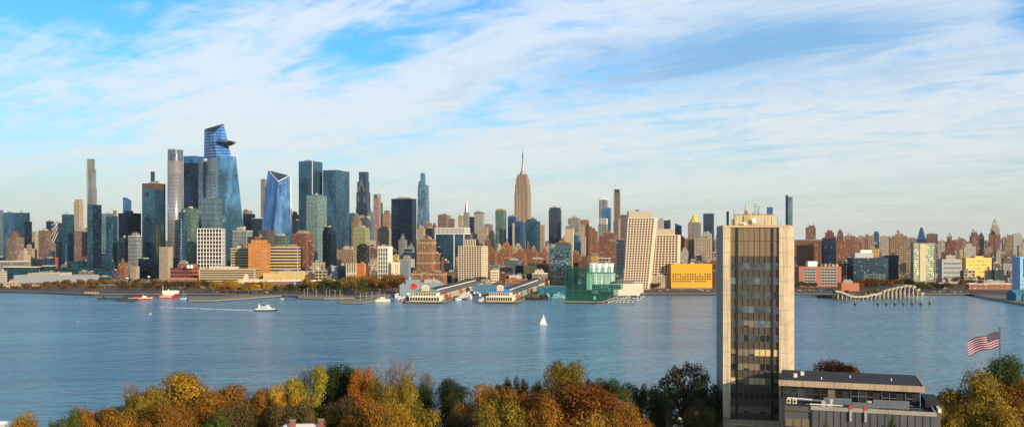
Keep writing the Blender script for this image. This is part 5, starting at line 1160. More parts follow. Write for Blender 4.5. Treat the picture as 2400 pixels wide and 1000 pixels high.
slab('riverside_pier', 'long low pier parallel to the bank in front of the ochre warehouse', 'pier', [(442,703),(500,703),(640,693),(662,691),(640,689),(520,693),(440,697)])
slab('riverside_pier', 'flat park pier left of the corner pier with lamp posts', 'pier', [(698,696),(760,698),(832,697),(830,692),(700,692)])
slab('corner_pier', 'angled concrete pier with lamp posts left of the white yacht', 'pier', [(795,707),(848,708),(880,702),(912,692),(935,686),(910,685),(850,698),(800,702)])
slab('floating_pier', 'thin dark floating pier at the far left', 'pier', [(228,700),(300,700),(300,697.5),(228,697.5)], z=1.2, th=.8, mat=M_ROOFD)
slab('grey_barge', 'grey barge deck moored left of the small red boat', 'barge', [(270,702),(312,703),(350,690),(300,689)], z=2.2, th=1.8, mat=M_ROOFD, posts=False)
slab('bulkhead_pier', 'long dark bulkhead with pale deck at the far right', 'pier', [(2282,690.5),(2330,699),(2400,711),(2520,732),(2520,716),(2400,700),(2340,692)], z=2.6, th=3, mat=M_CONC)
r = random.Random(4)
for px, py, lab in ((713,692,'leftmost'),(721,692,'second'),(742,694,'third'),(765,695,'fourth'),(773,695,'fifth'),(785,695,'sixth'),(797,696,'seventh'),(802,703,'eighth'),(845,704,'ninth'),(859,701,'tenth'),(872,699,'eleventh'),(890,692,'rightmost')):
    x, y, z = G(px, py, 2.5); o = empty('street_lamp', (x, y, 2.4), label=f'{lab} lamp post on the park piers left of the white yacht', cat='street lamp', group='lamp posts on the park piers')
    MB().cyl(0,0,0,9,.22,.14,6).build('pole', plain('lamp_pole', (.55,.53,.48)), o); MB().cyl(0,0,9,9.6,.5,.3,8).build('lamp_head', M_WHITE, o)
for px, py, hh, lab in ((299,672,15,'leftmost'),(349,668,15,'middle'),(215,660,20,'farthest left')):
    x, y, z = G(px, py, 2.5); o = empty('floodlight_mast', (x, y, 2.5), label=f'tall floodlight mast by the rail yard, {lab}', cat='street lamp')
    MB().cyl(0,0,0,hh,.3,.2,6).build('pole', plain('lamp_pole', (.55,.53,.48)), o); MB().box(-2,2,-.5,.5,hh,hh+2).build('lamp_head', M_WHITE, o)
# highway viaduct and rail yard
def strip(name, label, x0, y0, x1, y1, z, wid, mat, cat='viaduct', rail=True):
    a = Vector(G(x0, y0, z)); b_ = Vector(G(x1, y1, z)); c = (a+b_)/2; o = empty(name, (c.x, c.y, 2.5), label=label, cat=cat); d = (b_-a).normalized(); n = Vector((-d.y, d.x, 0))*wid
    a -= c; b_ -= c; a.z = b_.z = z-2.5
    MB().loft([a-Vector((0,0,1.2)), b_-Vector((0,0,1.2)), b_+n-Vector((0,0,1.2)), a+n-Vector((0,0,1.2))], [a, b_, b_+n, a+n]).build('deck', mat, o)
    if rail: MB().bar(a+Vector((0,-.3,.2)), b_+Vector((0,-.3,.2)), .4, 1.2).build('railing', M_CONC, o)
    L = (b_-a).length; m_ = MB(); k = 8
    while k < L: p = a+d*k+n*.5; m_.box(p.x-.8,p.x+.8,p.y-.8,p.y+.8,-.1,z-3.7); k += 26
    if z > 5: m_.build('column', M_CONC, o)
strip('elevated_road', 'brown elevated road across the rail yard, nearer one', 232, 667, 395, 669, 8, 10, plain('road_brown', (.13,.11,.11)))
strip('elevated_road', 'brown elevated road across the rail yard, farther one', 236, 658, 395, 661, 9, 12, plain('road_brown2', (.16,.14,.15)))
rt = random.Random(2)
for i in range(9):
    px = 240+i*17; x, y, z = G(px, 664-(i%3)*2.6, 2.5); o = empty('rail_car', (x, y, 2.5), R(-3), label=f'silver commuter rail car parked in the yard, {ORD[i] if i<0 else ["first","second","third","fourth","fifth","sixth","seventh","eighth","ninth"][i]} from the left', cat='train', group='rail cars in the yard')
    MB().box(-13,13,-1.5,1.5,1.1,4.2).build('body', plain('rail_silver', (.40,.38,.38), rough=.4, metal=.4), o); MB().box(-12,12,-1.56,1.56,2.6,3.4).build('window', M_GLASSD, o)
    MB().box(-12,-8,-1,1,.2,1.1).box(8,12,-1,1,.2,1.1).build('bogie', M_DARK, o)
# cars along the riverside road
CC = {'white':(.75,.75,.75),'black':(.03,.03,.03),'silver':(.4,.41,.42),'red':(.45,.05,.04),'blue':(.06,.12,.35),'yellow':(.8,.5,.05)}
def car_mesh():
    b_ = MB().loft([(-2.3,-.9,.35),(2.3,-.9,.35),(2.3,.9,.35),(-2.3,.9,.35)], [(-2.25,-.88,.95),(2.2,-.88,.85),(2.2,.88,.85),(-2.25,.88,.95)])
    c = MB().loft([(-1.9,-.85,.9),(1.2,-.85,.9),(1.2,.85,.9),(-1.9,.85,.9)], [(-1.4,-.7,1.5),(.5,-.7,1.5),(.5,.7,1.5),(-1.4,.7,1.5)])
    w_ = MB()
    for a in (-1.4,1.4):
        for q in (-.92,.72): w_.tube((a,q,.34),(a,q+.2,.34),.34,n=10)
    return b_, c, w_
bm_, cm_, wm_ = car_mesh(); cabin_me = cm_.mesh('cabin', M_GLASSD); wheel_me = wm_.mesh('wheels', M_DARK); body_me = {k: bm_.mesh('body_'+k, plain('car_'+k, c, rough=.3, var=0)) for k, c in CC.items()}
def car(label, x, y, z, rz, col, group='cars on the riverside road'):
    o = empty('parked_car', (x, y, z), rz, label=label, cat='car', group=group)
    for nm, me in (('body', body_me[col]), ('cabin', cabin_me), ('wheel', wheel_me)):
        c = bpy.data.objects.new(nm, me); COL.objects.link(c); c.parent = o
rc = random.Random(8)
for (a, b_, yy, n, where) in ((60,240,672,10,'left of the rail yard'),(400,640,686,8,'before the ochre warehouse'),(1520,1690,680,14,'before the golden building'),(1870,1960,681,8,'right of the near concrete tower'),(2170,2270,683,8,'below the hotel on legs')):
    for i in range(n):
        px = a+(b_-a)*(i+rc.uniform(.2,.8))/n; x, y, z = G(px, yy+rc.uniform(-2,2), 2.6); c = rc.choice(list(CC))
        car(f'small {c} car on the riverside road {where}', x, y, 2.62, rc.uniform(-.1,.1), c, f'cars {where}')

# ---------------------------------------------------------------- boats
M_HULLW = plain('hull_white', (.70,.69,.66), rough=.4, var=.04); M_HULLR = plain('hull_red', (.45,.02,.03), rough=.4, var=.05); M_HULLK = plain('hull_black', (.02,.02,.03), rough=.4); M_CREAM = plain('deckhouse_cream', (.80,.70,.48), rough=.5)
def hull(L, W, h, bow=.25, z0=-.3, mat=M_HULLW, sheer=.4):
    n = 10; bot = []; top = []; secs = []
    m_ = MB()
    for i in range(n+1):
        t = i/n; x = -L/2+L*t; k = 1.0 if t < 1-bow else math.sqrt(max(.0004, 1-((t-(1-bow))/bow)**2)); k *= (.88+.12*min(1, t*5))
        s_ = sheer*max(0, t-.5)*2
        secs.append([(x, -W/2*k, h+s_), (x-.02*L*t, -W/2*k*.72, z0), (x-.02*L*t, W/2*k*.72, z0), (x, W/2*k, h+s_)])
    vs = [p for s_ in secs for p in s_]; fs = []
    for i in range(n):
        a = i*4; b_ = a+4; fs += [(a, b_, b_+1, a+1), (a+1, b_+1, b_+2, a+2), (a+2, b_+2, b_+3, a+3), (a+3, b_+3, b_, a)]
    fs += [(0,1,2,3), (n*4+3, n*4+2, n*4+1, n*4)]
    return m_.add(vs, fs)
def boat(name, label, px, py, L, W, fb, rz, hm, cat='boat', group=None, sheer=.5):
    x, y, z = G(px, py, 0); o = empty(name, (x, y, .0), rz, label=label, cat=cat, group=group); hull(L, W, fb, sheer=sheer).build('hull', hm, o); return o
# river ferry
o = boat('river_ferry', 'white passenger ferry with black hull line crossing the river', 624, 727.5, 26, 8, 1.3, R(2), M_HULLK, 'ferry')
MB().box(-12.3,7.5,-3.6,3.6,1.305,2.6).loft([(7.5,-3.6,1.305),(11.5,-1.5,1.6),(11.5,1.5,1.6),(7.5,3.6,1.305)],[(7.5,-3.6,2.6),(10.5,-1.4,2.4),(10.5,1.4,2.4),(7.5,3.6,2.6)]).build('main_deck', M_HULLW, o)
MB().loft([(-9.5,-3.4,2.605),(6,-3.4,2.605),(6,3.4,2.605),(-9.5,3.4,2.605)],[(-8.8,-3.3,5.2),(3.4,-3.3,5.2),(3.4,3.3,5.2),(-8.8,3.3,5.2)]).build('upper_deck', M_HULLW, o)
MB().loft([(-7.5,-3.5,3.2),(3,-3.5,3.2),(3,3.5,3.2),(-7.5,3.5,3.2)],[(-6.5,-3.42,4.1),(2,-3.42,4.1),(2,3.42,4.1),(-6.5,3.42,4.1)]).build('window_band', M_GLASSD, o)
MB().loft([(0,-2,5.205),(4.6,-2,5.205),(4.6,2,5.205),(0,2,5.205)],[(.6,-1.8,7.2),(3.8,-1.8,7.2),(3.8,1.8,7.2),(.6,1.8,7.2)]).build('wheelhouse', M_HULLW, o)
MB().box(1.2,4.5,-2.0,2.0,6.0,6.5).build('window', M_GLASSD, o); MB().cyl(2,0,7.2,9,.15,.08,6).build('mast', M_STEEL, o); MB().box(-9,-7.8,-1,1,5.2,8).build('funnel', M_HULLW, o)
# its wake
fo = plain('foam', (.80,.88,.92), rough=.9, var=.2, nscale=.5)
wk = MB(); rw = random.Random(3); n = 60
for i in range(n):
    t0, t1 = i/n, (i+1)/n; xa, xb = 603-t0*235, 603-t1*235; ya, yb = 727-8*t0, 727-8*t1; wa = (1.05-.55*t0)*rw.uniform(.6,1.3); 
    if t0 > .5 and rw.random() < .2: continue
    wk.quad(G(xa, ya+wa, .05), G(xb, yb+wa*.9, .05), G(xb, yb-wa*.9, .05), G(xa, ya-wa, .05))
wk.build('wake', fo, kind='stuff', label='long white foam wake trailing the ferry', cat='wake')
# sailboat
o = boat('sailboat', 'small white sailboat with two sails alone in mid river', 1274, 760.5, 9.5, 3, .9, R(180), M_HULLW, 'sailboat')
MB().cyl(0.4,0,.8,13,.1,.06,6).build('mast', M_WHITE, o)
MB().loft([(.3,-.05,1.4),(-3.6,-.05,1.5),(-3.6,.05,1.5),(.3,.05,1.4)],[(.35,-.04,12.6),(.1,-.04,12.6),(.1,.04,12.6),(.35,.04,12.6)]).build('sail', M_WHITE, o)
MB().loft([(.8,-.05,1.2),(4.6,-.05,1.2),(4.6,.05,1.2),(.8,.05,1.2)],[(.9,-.04,8.8),(1.3,-.04,8.8),(1.3,.04,8.8),(.9,.04,8.8)]).build('sail', M_WHITE, o)
MB().box(-3,-1,-.8,.8,.9,1.4).build('cabin', M_WHITE, o)
o_ = [q for q in bpy.data.objects if q.name.startswith('sailboat')][0]; o_.scale = (.82,.82,.82)
# red lightship
o = boat('red_lightship', 'bright red lightship with white lettering and cream deckhouses', 393, 697.8, 30, 7, 4.2, R(180), M_HULLR, 'ship', sheer=1)
MB().box(-9,6,-2.4,2.4,4.2,6.8).box(-3,2,-2,2,6.8,9).build('deckhouse', M_CREAM, o); MB().cyl(7,0,4,18,.4,.25,8).build('mast', M_CREAM, o); MB().cyl(-1,0,9,13,1,.9,10).build('funnel', M_CREAM, o)
wl = MB()
for i, wd in enumerate((.8,.8,.3,.8,.8,.8,.8,.8)): wl.box(-6.5+i*1.5, -6.5+i*1.5+wd*1.2, 3.42, 3.6, 1.2, 3.4) 
wl2 = MB(); k_ = 0
FONT = {'L':'100100100100111','I':'111010010010111','G':'011100101101011','H':'101101111101101','T':'111010010010010','S':'011100010001110','P':'110101110100100'}
def words(m_, txt, x, y, z, s_, dx=1, th=.08, flip=False):
    for ch in txt:
        g_ = FONT.get(ch)
        if g_:
            for i, c in enumerate(g_):
                if c == '1':
                    cx_, cz_ = x+dx*(i%3)*s_, z-(i//3)*s_; m_.box(min(cx_,cx_+dx*s_*.98), max(cx_,cx_+dx*s_*.98), y-th, y+th, cz_-s_*.98, cz_)
        x += dx*s_*4
MB_w = MB(); words(MB_w, 'LIGHTSHIP', 10.4, 3.35, 3.6, .52, dx=-1); MB_w.build('lettering', M_WHITE, o)
o = boat('long_red_boat', 'low cream boat with red deck left of the red lightship', 330, 702, 33, 6.5, 1.6, R(8), M_HULLR, 'boat')
hull(32.6, 6.3, 2.8, z0=1.6, sheer=.6).build('upper_hull', M_CREAM, o); MB().box(-10,0,-2,2,2.8,4).build('deck_cover', M_RED, o); MB().box(2,8,-2.2,2.2,2.8,5.4).build('wheelhouse', M_CREAM, o); MB().cyl(4,0,5,9,.2,.1,6).build('mast', M_CREAM, o)
o = boat('small_tug', 'little dark workboat beside the floating pier at the far left', 243, 700, 9, 3.5, 1.4, 0, M_HULLK); MB().box(-1.5,2,-1.2,1.2,1.4,4.2).build('wheelhouse', M_ROOFD, o)
o = boat('moored_sloop', 'small sloop with bare mast right of the red lightship', 430, 700, 9, 2.8, 1.0, 0, M_HULLW, 'sailboat'); MB().cyl(-.5,0,.8,12,.12,.06,6).build('mast', M_WHITE, o); MB().bar((-.5,0,11.6),(3.6,0,1),.08,.08).build('stay', M_WHITE, o)
o = boat('classic_yacht', 'cream classic yacht moored right of the corner pier', 896, 705.5, 22, 5.5, 2.3, R(10), M_CREAM, 'yacht', sheer=.8)
MB().box(-7,5,-2,2,2.3,4).box(-3,3,-1.6,1.6,4,5.8).build('deckhouse', M_CREAM, o); MB().box(-6.5,4.5,-2.06,2.06,2.9,3.5).build('window_band', M_GLASSD, o); MB().cyl(-6,0,2,14,.15,.08,6).build('mast', M_CREAM, o); MB().cyl(3,0,5,13,.15,.08,6).build('mast', M_CREAM, o)
def cruiser(label, px, py, L, rz, hm, decks=3, name='dinner_cruiser'):
    o = boat(name, label, px, py, L, L*.28, 1.6, rz, hm, 'cruise boat'); z = 1.6
    for k_ in range(decks):
        f = .46-.05*k_; MB().box(-L*f, L*(f-.08), -L*.13, L*.13, z+.02*(k_+1), z+2.2).build('deck', M_HULLW, o); MB().box(-L*(f-.03), L*(f-.12), -L*.132, L*.132, z+.9, z+1.6).build('window_band', M_GLASSD, o); z += 2.25
    MB().box(L*.02, L*.14, -L*.07, L*.07, z, z+2).build('wheelhouse', M_HULLW, o)
cruiser('white multi deck cruise boat with dark red hull at the green roofed pier', 951, 707, 20, R(75), M_HULLR)
cruiser('white boat with dark window stripes between the two piers', 1088, 700, 20, R(70), M_HULLK, 3)
cruiser('white and navy boat at the left side of the blue roofed pier', 1131, 709, 17, R(60), plain('hull_navy', (.03,.04,.15), rough=.4), 2)
cruiser('white yacht moored behind the multi deck cruise boat', 946, 695, 26, R(20), M_HULLW, 2, 'moored_yacht')
cruiser('second white yacht moored near the green roofed pier', 957, 691, 22, R(15), M_HULLW, 1, 'moored_yacht')
cruiser('white boat behind the old red ship right of the blue roofed pier', 1284, 695, 14, R(100), M_HULLW, 1, 'moored_yacht')
cruiser('small white boat left of the green netted range', 1305, 694, 12, R(20), M_HULLW, 1, 'moored_yacht')
o = boat('old_red_ship', 'dark maroon ship moored right of the blue roofed pier', 1260, 701, 34, 8, 3.0, R(14), plain('hull_maroon', (.14,.03,.03)), 'ship', sheer=1.2)
MB().box(-9,2,-2.6,2.6,3,5.6).build('deckhouse', plain('deck_rust', (.32,.12,.08)), o); MB().bar((-2,0,5),(7,0,11),.4,.4).build('boom', M_CREAM, o); MB().cyl(8,0,3,14,.2,.1,6).build('mast', M_CREAM, o); MB().cyl(-6,0,5,9,.9,.8,8).build('funnel', M_RED, o)
for i, (px, py, L_, dk_) in enumerate(((1075,703,14,1),(1098,694,15,2),(1104,699,12,1),(1112,692,16,1),(1120,696,13,2),(1294,690,12,1),(1300,698,10,1),(1312,692,11,1),(1318,697,10,1),(962,701,12,1),(939,701,11,1),(930,696,10,1))):
    cruiser(('first','second','third','fourth','fifth','sixth','seventh','eighth','ninth','tenth','eleventh','twelfth')[i] + ' small white moored boat beside the pier sheds', px, py, L_, R(60+i*17), M_HULLW, dk_, 'moored_yacht')
for px, py, lab in ((180,697,'left'),(210,696,'right'),(182,753,'lower')):
    x, y, z = G(px, py, 0); o = empty('channel_buoy', (x, y, 0), label=f'small dark buoy near the far left bank, {lab} one' if lab != 'lower' else 'tiny white speck of a buoy in the river at left', cat='buoy')
    bs = .45 if lab == 'lower' else 1; MB().cyl(0,0,-.3,1.0*bs,1.3*bs,1.0*bs,8).build('float', M_DARK if lab != 'lower' else M_WHITE, o); MB().cyl(0,0,1.0*bs,3*bs,.3*bs,.15*bs,6).build('topmark', M_DARK, o)
o = boat('motorboat', 'tiny white motorboat in the river left of the ferry wake', 352, 735, 3.2, 1.3, .5, R(20), M_HULLW); MB().box(-.8,.6,-.6,.6,.7,1.3).build('cabin', M_GLASSD, o)
o = boat('motorboat', 'tiny grey motorboat near the bank right of the ferry', 661, 700, 5, 2, .8, R(20), M_HULLW); MB().box(-.8,.6,-.6,.6,.8,1.4).build('cabin', M_GLASSD, o)

# ---------------------------------------------------------------- two long sheds on piers
def pier_shed(label_p, xn, xf, yn, yf, W, roofc, sidec, headc, nm_label, stripe, gang_n, arch):
    a = Vector(G(xn, yn, 0)); b_ = Vector(G(xf, yf, 0)); d = b_-a; L = d.length; ang = math.atan2(-d.x, d.y)
    o = empty('pier_shed', a, ang, label=label_p, cat='pier building')
    MB().box(-W/2-5, W/2+7, 0, L, 1.3, 2.6).build('deck', M_CONC, o)
    m_ = MB(); k = 0
    while k < W+10: m_.box(-W/2-4.6+k, -W/2-3.8+k, .2, 1.2, -.6, 1.3); k += 3.4
    k = 2
    while k < L: m_.box(W/2+6, W/2+6.8, k, k+.8, -.6, 1.3).box(-W/2-4.8, -W/2-4.0, k, k+.8, -.6, 1.3); k += 4
    m_.build('piling', plain('pile_wood', (.10,.08,.06)), o)
    # long shed with low pitched roof and raised clerestory
    y0 = 24; sw = W*.9
    MB().box(-sw/2, sw/2, y0, L+14, 2.603, 11).build('wall', sidec, o)
    rf = MB(); e = 1.2
    rf.loft([(-sw/2-e,y0-.5,11.003),(sw/2+e,y0-.5,11.003),(sw/2+e,L+15,11.003),(-sw/2-e,L+15,11.003)], [(-sw*.22,y0+1,14),(sw*.22,y0+1,14),(sw*.22,L+14,14),(-sw*.22,L+14,14)])
    rf.build('roof', roofc, o)
    MB().box(-sw*.21, sw*.21, y0+3, L+10, 13.9, 16.4).build('clerestory', M_GLASSD, o)
    MB().loft([(-sw*.25,y0+1,16.403),(sw*.25,y0+1,16.403),(sw*.25,L+12,16.403),(-sw*.25,L+12,16.403)], [(-2,y0+2,18.2),(2,y0+2,18.2),(2,L+11,18.2),(-2,L+11,18.2)]).build('upper_roof', M_ROOFD, o)
    MB().box(sw*.225, sw*.255, y0+1, L*.7, 15.2, 16.6).build('white_ridge', M_WHITE, o)
    n = int((L-y0)/7)
    for k_ in range(n): MB().box(sw/2-.1, sw/2+.45, y0+1.5+k_*7, y0+2.4+k_*7, 2.61, 10.9).build('pilaster', M_CREAM, o)
    for k_ in range(n-1): MB().box(sw/2-.2, sw/2+.1, y0+3.6+k_*7, y0+8.0+k_*7, 4, 9).build('window', M_GLASSD, o)
    # head house
    MB().box(-W/2, W/2, 2, y0, 2.603, 8.4).build('head_wall', M_CREAM, o)
    MB().box(-W/2+.6, W/2-.6, 1.6, 2.1, 3.4, 7.4).build('shopfront', M_GLASSD, o)
    for k_ in range(12): MB().box(-W/2+.3+k_*(W-1.2)/11, -W/2+.9+k_*(W-1.2)/11, 1.2, 1.9, 2.61, 8.3).build('column', M_CREAM, o)
    MB().box(-W/2-1, W/2+1, .6, y0+.5, 8.403, 9.2).build('eave', M_WHITE, o)
    MB().box(-W*.40, W*.40, 4, y0, 9.203, 14.5).build('upper_wall', M_CREAM, o)
    for k_ in range(9): MB().box(-W*.37+k_*W*.084, -W*.37+k_*W*.084+W*.055, 3.85, 4.1, 10.2, 13.6).build('window', M_GLASSD, o)
    MB().loft([(-W*.46,2.6,14.503),(W*.46,2.6,14.503),(W*.46,y0+2,14.503),(-W*.46,y0+2,14.503)], [(-W*.10,12,19.8),(W*.10,12,19.8),(W*.10,16,19.8),(-W*.10,16,19.8)]).build('hipped_roof', headc, o)
    t_ = MB().box(-W*.115, W*.115, 4.5, 11, 14.6, 22.5); nn = 6
    t_.loft([(-W*.13,4.2,22.503),(W*.13,4.2,22.503),(W*.13,11.3,22.503),(-W*.13,11.3,22.503)], [(-W*.02,6,24.4),(W*.02,6,24.4),(W*.02,9.5,24.4),(-W*.02,9.5,24.4)])
    t_.build('gable_tower', M_CREAM, o)
    for k_ in range(3): MB().box(-W*.116, W*.116, 4.35, 4.6, 16+k_*2.4, 16.8+k_*2.4).build('red_stripe', stripe, o)
    for s_ in (-1, 1): MB().box(s_*W*.035-.9, s_*W*.035+.9, 4.2, 4.6, 15.2, 16.7).build('window', M_GLASSD, o)
    for k_ in range(gang_n):
        yb = y0+18+k_*(L-60)/max(1, gang_n-1); q = MB()
        base = Vector((W/2+5, yb+8, 2.6)); tip = Vector((sw/2+1, yb-4, 13.5))
        for dy in (0, 4): q.bar(base+Vector((0,dy,0)), tip+Vector((0,dy,0)), .6, .8).bar(base+Vector((-3,dy,0)), tip+Vector((-2,dy,-3)), .5, .6)
        for s_ in range(6):
            t = s_/5; p = base.lerp(tip, t); q.bar(p, p+Vector((-2.5,0,-1.5)), .4, .4).bar(p, p+Vector((0,4,0)), .4, .4)
        q.bar(base, base+Vector((0,0,9)), .6, .6).bar(base+Vector((0,4,0)), base+Vector((0,4,9)), .6, .6).build('red_gangway', plain('gangway_red', (.33,.035,.025), rough=.5), o)
    return o
M_BLUEW = plain('blue_panel_wall', (.06,.17,.28), var=.1); M_SHEDR = plain('shed_roof', (.15,.155,.16), var=.25); M_GREYG = st('shed_side',(.34,.38,.39),(.12,.17,.20),bay=3.4,flr=9,wf=.6,hf=.8,metal=.3,blind=.2)
pier_shed('long grey pier shed with green roofed cream head house', 994, 1135, 710, 668, 42, M_SHEDR, M_GREYG, M_TEALP, '', M_RED, 5, True)
pier_shed('long grey pier shed with blue roofed cream head house', 1170, 1275, 710, 667, 36, M_SHEDR, M_GREYG, plain('bright_blue_roof', (.04,.25,.62)), '', M_RED, 5, True)
def low(label, x0, x1, yt, py, mat, name='waterfront_building', ratio=.4, rot=0, **k): return bld(label, x0, x1, yt, GD(py, 2.5), mat, name, 'building', ratio=ratio, rot=R(rot), occ=False, **k)
low('blue panel connecting shed between the two pier sheds', 1110, 1200, 668, 687, M_BLUEW, 'connecting_shed', bulk=0)
low('blue panel shed right of the blue roofed pier shed', 1262, 1330, 670, 688, M_BLUEW, 'connecting_shed', bulk=0, trim=M_CONC)
r_ = low('pale blue panel building with a round red emblem', 951, 985, 655, 690, plain('blue_grey_panel', (.20,.29,.35)), 'emblem_building', bulk=1)[0]
_, w_, d_, h = r_, *frame(951, 985, GD(690,2.5), .4, 0)[2:], Z(655,GD(690,2.5))-2.5
MB().tube((w_*.08, -d_/2-.5, h*.56), (w_*.08, -d_/2+.1, h*.56), 5.2, n=20).build('red_emblem', M_RED, r_)
MB().tube((w_*.08, -d_/2-.7, h*.6), (w_*.08, -d_/2-.4, h*.6), 1.3, n=14).build('emblem_mark', M_DARK, r_)
low('small pale blue annex left of the red emblem building', 937, 952, 666, 692, plain('blue_grey_panel', (.20,.29,.35)), 'annex_building', bulk=2)
low('pale blue low block right of the red emblem building', 984, 1040, 662, 686, plain('blue_grey_panel', (.20,.29,.35)), 'annex_building', bulk=3)
low('low cream building with big windows beside the marina', 1436, 1500, 679, 692, plain('marina_cream', (.66,.58,.46)), 'marina_building', bulk=0, rot=-3)
r2 = low('long white garage podium at the foot of the leaning tower', 1432, 1508, 665, 686, plain('marina_cream', (.66,.58,.46)), 'podium_building', bulk=2, rot=-3, trim=M_WHITE)
low('grey ramp building with curved roof behind the marina', 1420, 1462, 670, 684, 'grey', 'ramp_building', bulk=1)
# long brick pier shed with white roof and billboard
M_PBR = plain('purple_brown_brick', (.20,.09,.08), var=.12)
r_, w_, d_, h = bld('long low purple brown brick shed with white roof by the park', 625, 830, 658, 1560, M_PBR, 'brick_shed', 'shed', ratio=.22, rot=R(9), bulk=0, roof=plain('white_roof', (.72,.68,.60), var=.15), trim=M_WHITE)
for k_ in range(14): MB().box(-w_*.42+k_*w_*.06, -w_*.40+k_*w_*.06, -d_*.2, d_*.1, h-.7, h+1.2).build('skylight', M_MECH, r_)
fx = MB()
for k_ in range(3): MB().box(w_*.44+k_*3.4, w_*.44+2+k_*3.4, -d_/2-.3, -d_/2+.1, 2, 6).build('red_sign', M_RED, r_)
o = empty('blue_billboard', (X(700,1545), 1545, 2.5), R(9), label='blue billboard with white text lines on the brick shed roof edge', cat='billboard')
MB().box(-8.5,8.5,-.4,.4,1.5,14.5).build('panel', plain('billboard_blue', (.02,.07,.32), rough=.5), o)
MB().box(-8.9,8.9,-.3,.5,14.5,15.6).box(-8.9,8.9,-.3,.5,.6,1.5).build('frame', M_WHITE, o)
tx = MB()
for k_, ln in enumerate((2.2,3.4,4.6,3.8,4.2)): tx.box(-7.4, -7.4+ln, -.5, -.38, 11.6-k_*2.1, 12.6-k_*2.1)
tx.build('white_text', M_WHITE, o)
sw_ = MB()
for a, b_, c, e in ((0,3,2.5,9),(2.5,9,4.5,4),(4.5,4,6.5,10),(1,11,3,5)): sw_.bar((a,-.45,b_),(c,-.45,e),.12,.4)
sw_.build('pale_swirl', plain('pale_blue_line', (.2,.35,.75)), o)
r_, w_, d_, h = bld('cream concrete depot with wide dark window and sloped corner', 558, 625, 655, 1550, plain('depot_cream', (.55,.48,.34)), 'depot', 'building', ratio=.5, rot=R(2), bulk=0, roof=plain('white_roof', (.72,.68,.60), var=.15))
MB().box(-w_*.22, w_*.30, -d_/2-.3, -d_/2+.3, h*.35, h*.72).build('window', M_GLASSD, r_); MB().box(-w_*.5-5, -w_*.42, -d_/2-.4, -d_/2+6, 0, h*.45).build('window', M_GLASSD, r_)
MB().loft([(-w_*.36,-3,h-.5),(-w_*.16,-3,h-.5),(-w_*.16,5,h-.5),(-w_*.36,5,h-.5)],[(-w_*.30,-1,h+8),(-w_*.2,-1,h+8),(-w_*.2,3,h+8),(-w_*.30,3,h+8)]).build('roof_tower', plain('depot_cream', (.55,.48,.34)), r_)
# glass domes on the maroon building roof
for px, lab in ((442,'left'),(450,'right')):
    D = 1655; o = empty('white_tank', (X(px,D), D-2, Z(628,D)), label=f'white rounded roof tank on the maroon stepped building, {lab} one', cat='tank'); MB().cyl(0,0,0,4.4,2.7,2.6,12).cyl(0,0,4.4,6.4,2.6,.6,12).build('tank_body', M_WHITE, o); MB().cyl(0,0,-.2,0,2.9,2.9,12).build('base', M_CONC, o)

# ---------------------------------------------------------------- green netted driving range
a = Vector(G(1366, 710, 0)); ang = R(-16); L = 190; W = 48; HN = 47
o = empty('netted_range', a, ang, label='tall see through green net enclosure on a pier', cat='net enclosure')
MB().box(-W/2-7, W/2+3, -2, L, 1.2, 2.8).build('deck', M_CONC, o)
MB().box(-W/2-2, W/2+2, -.3, L, 2.803, 2.9).build('green_turf', plain('range_turf', (.04,.16,.07)), o)
mn, t, b_ = newmat('green_net'); b_.inputs['Base Color'].default_value = (.008,.13,.12,1); b_.inputs['Roughness'].default_value = .9
tr_ = t.n('ShaderNodeBsdfTransparent'); tr_.inputs[0].default_value = (.58,.86,.83,1); mx = t.n('ShaderNodeMixShader'); mx.inputs[0].default_value = .11
t.nt.links.new(tr_.outputs[0], mx.inputs[1]); t.nt.links.new(b_.outputs[0], mx.inputs[2]); t.nt.links.new(mx.outputs[0], mn.node_tree.nodes['Material Output'].inputs[0])
MB().quad((-W/2,0,2.9),(W/2,0,2.9),(W/2,0,HN),(-W/2,0,HN)).build('net_panel', mn, o)
MB().quad((W/2,0,2.9),(W/2,L,2.9),(W/2,L,HN),(W/2,0,HN)).build('net_panel', mn, o)
MB().quad((-W/2,L,2.9),(-W/2,0,2.9),(-W/2,0,HN),(-W/2,L,HN)).build('net_panel', mn, o)
M_POLE = plain('net_pole', (.03,.07,.07), rough=.6)
for k_ in range(6): MB().cyl(-W/2+k_*W/5, -.3, 2.8, HN+.4, .32, .28, 6).build('pole', M_POLE, o)
for k_ in range(1, 8):
    for s_ in (-1, 1): MB().cyl(s_*W/2, k_*L/7, 2.8, HN+.4, .32, .28, 6).build('pole', M_POLE, o)
MB().bar((-W/2,0,HN),(W/2,0,HN),.4,.4).bar((W/2,0,HN),(W/2,L,HN),.4,.4).bar((-W/2,0,HN),(-W/2,L,HN),.4,.4).build('top_cable', M_POLE, o)
MB().box(-W/2+2, W/2-2, L-16, L-2, 2.9, 17).build('tee_building', st('tee_bays',(.25,.33,.33),(.05,.08,.09),bay=4,flr=4,wf=.8,hf=.6,blind=.2), o)
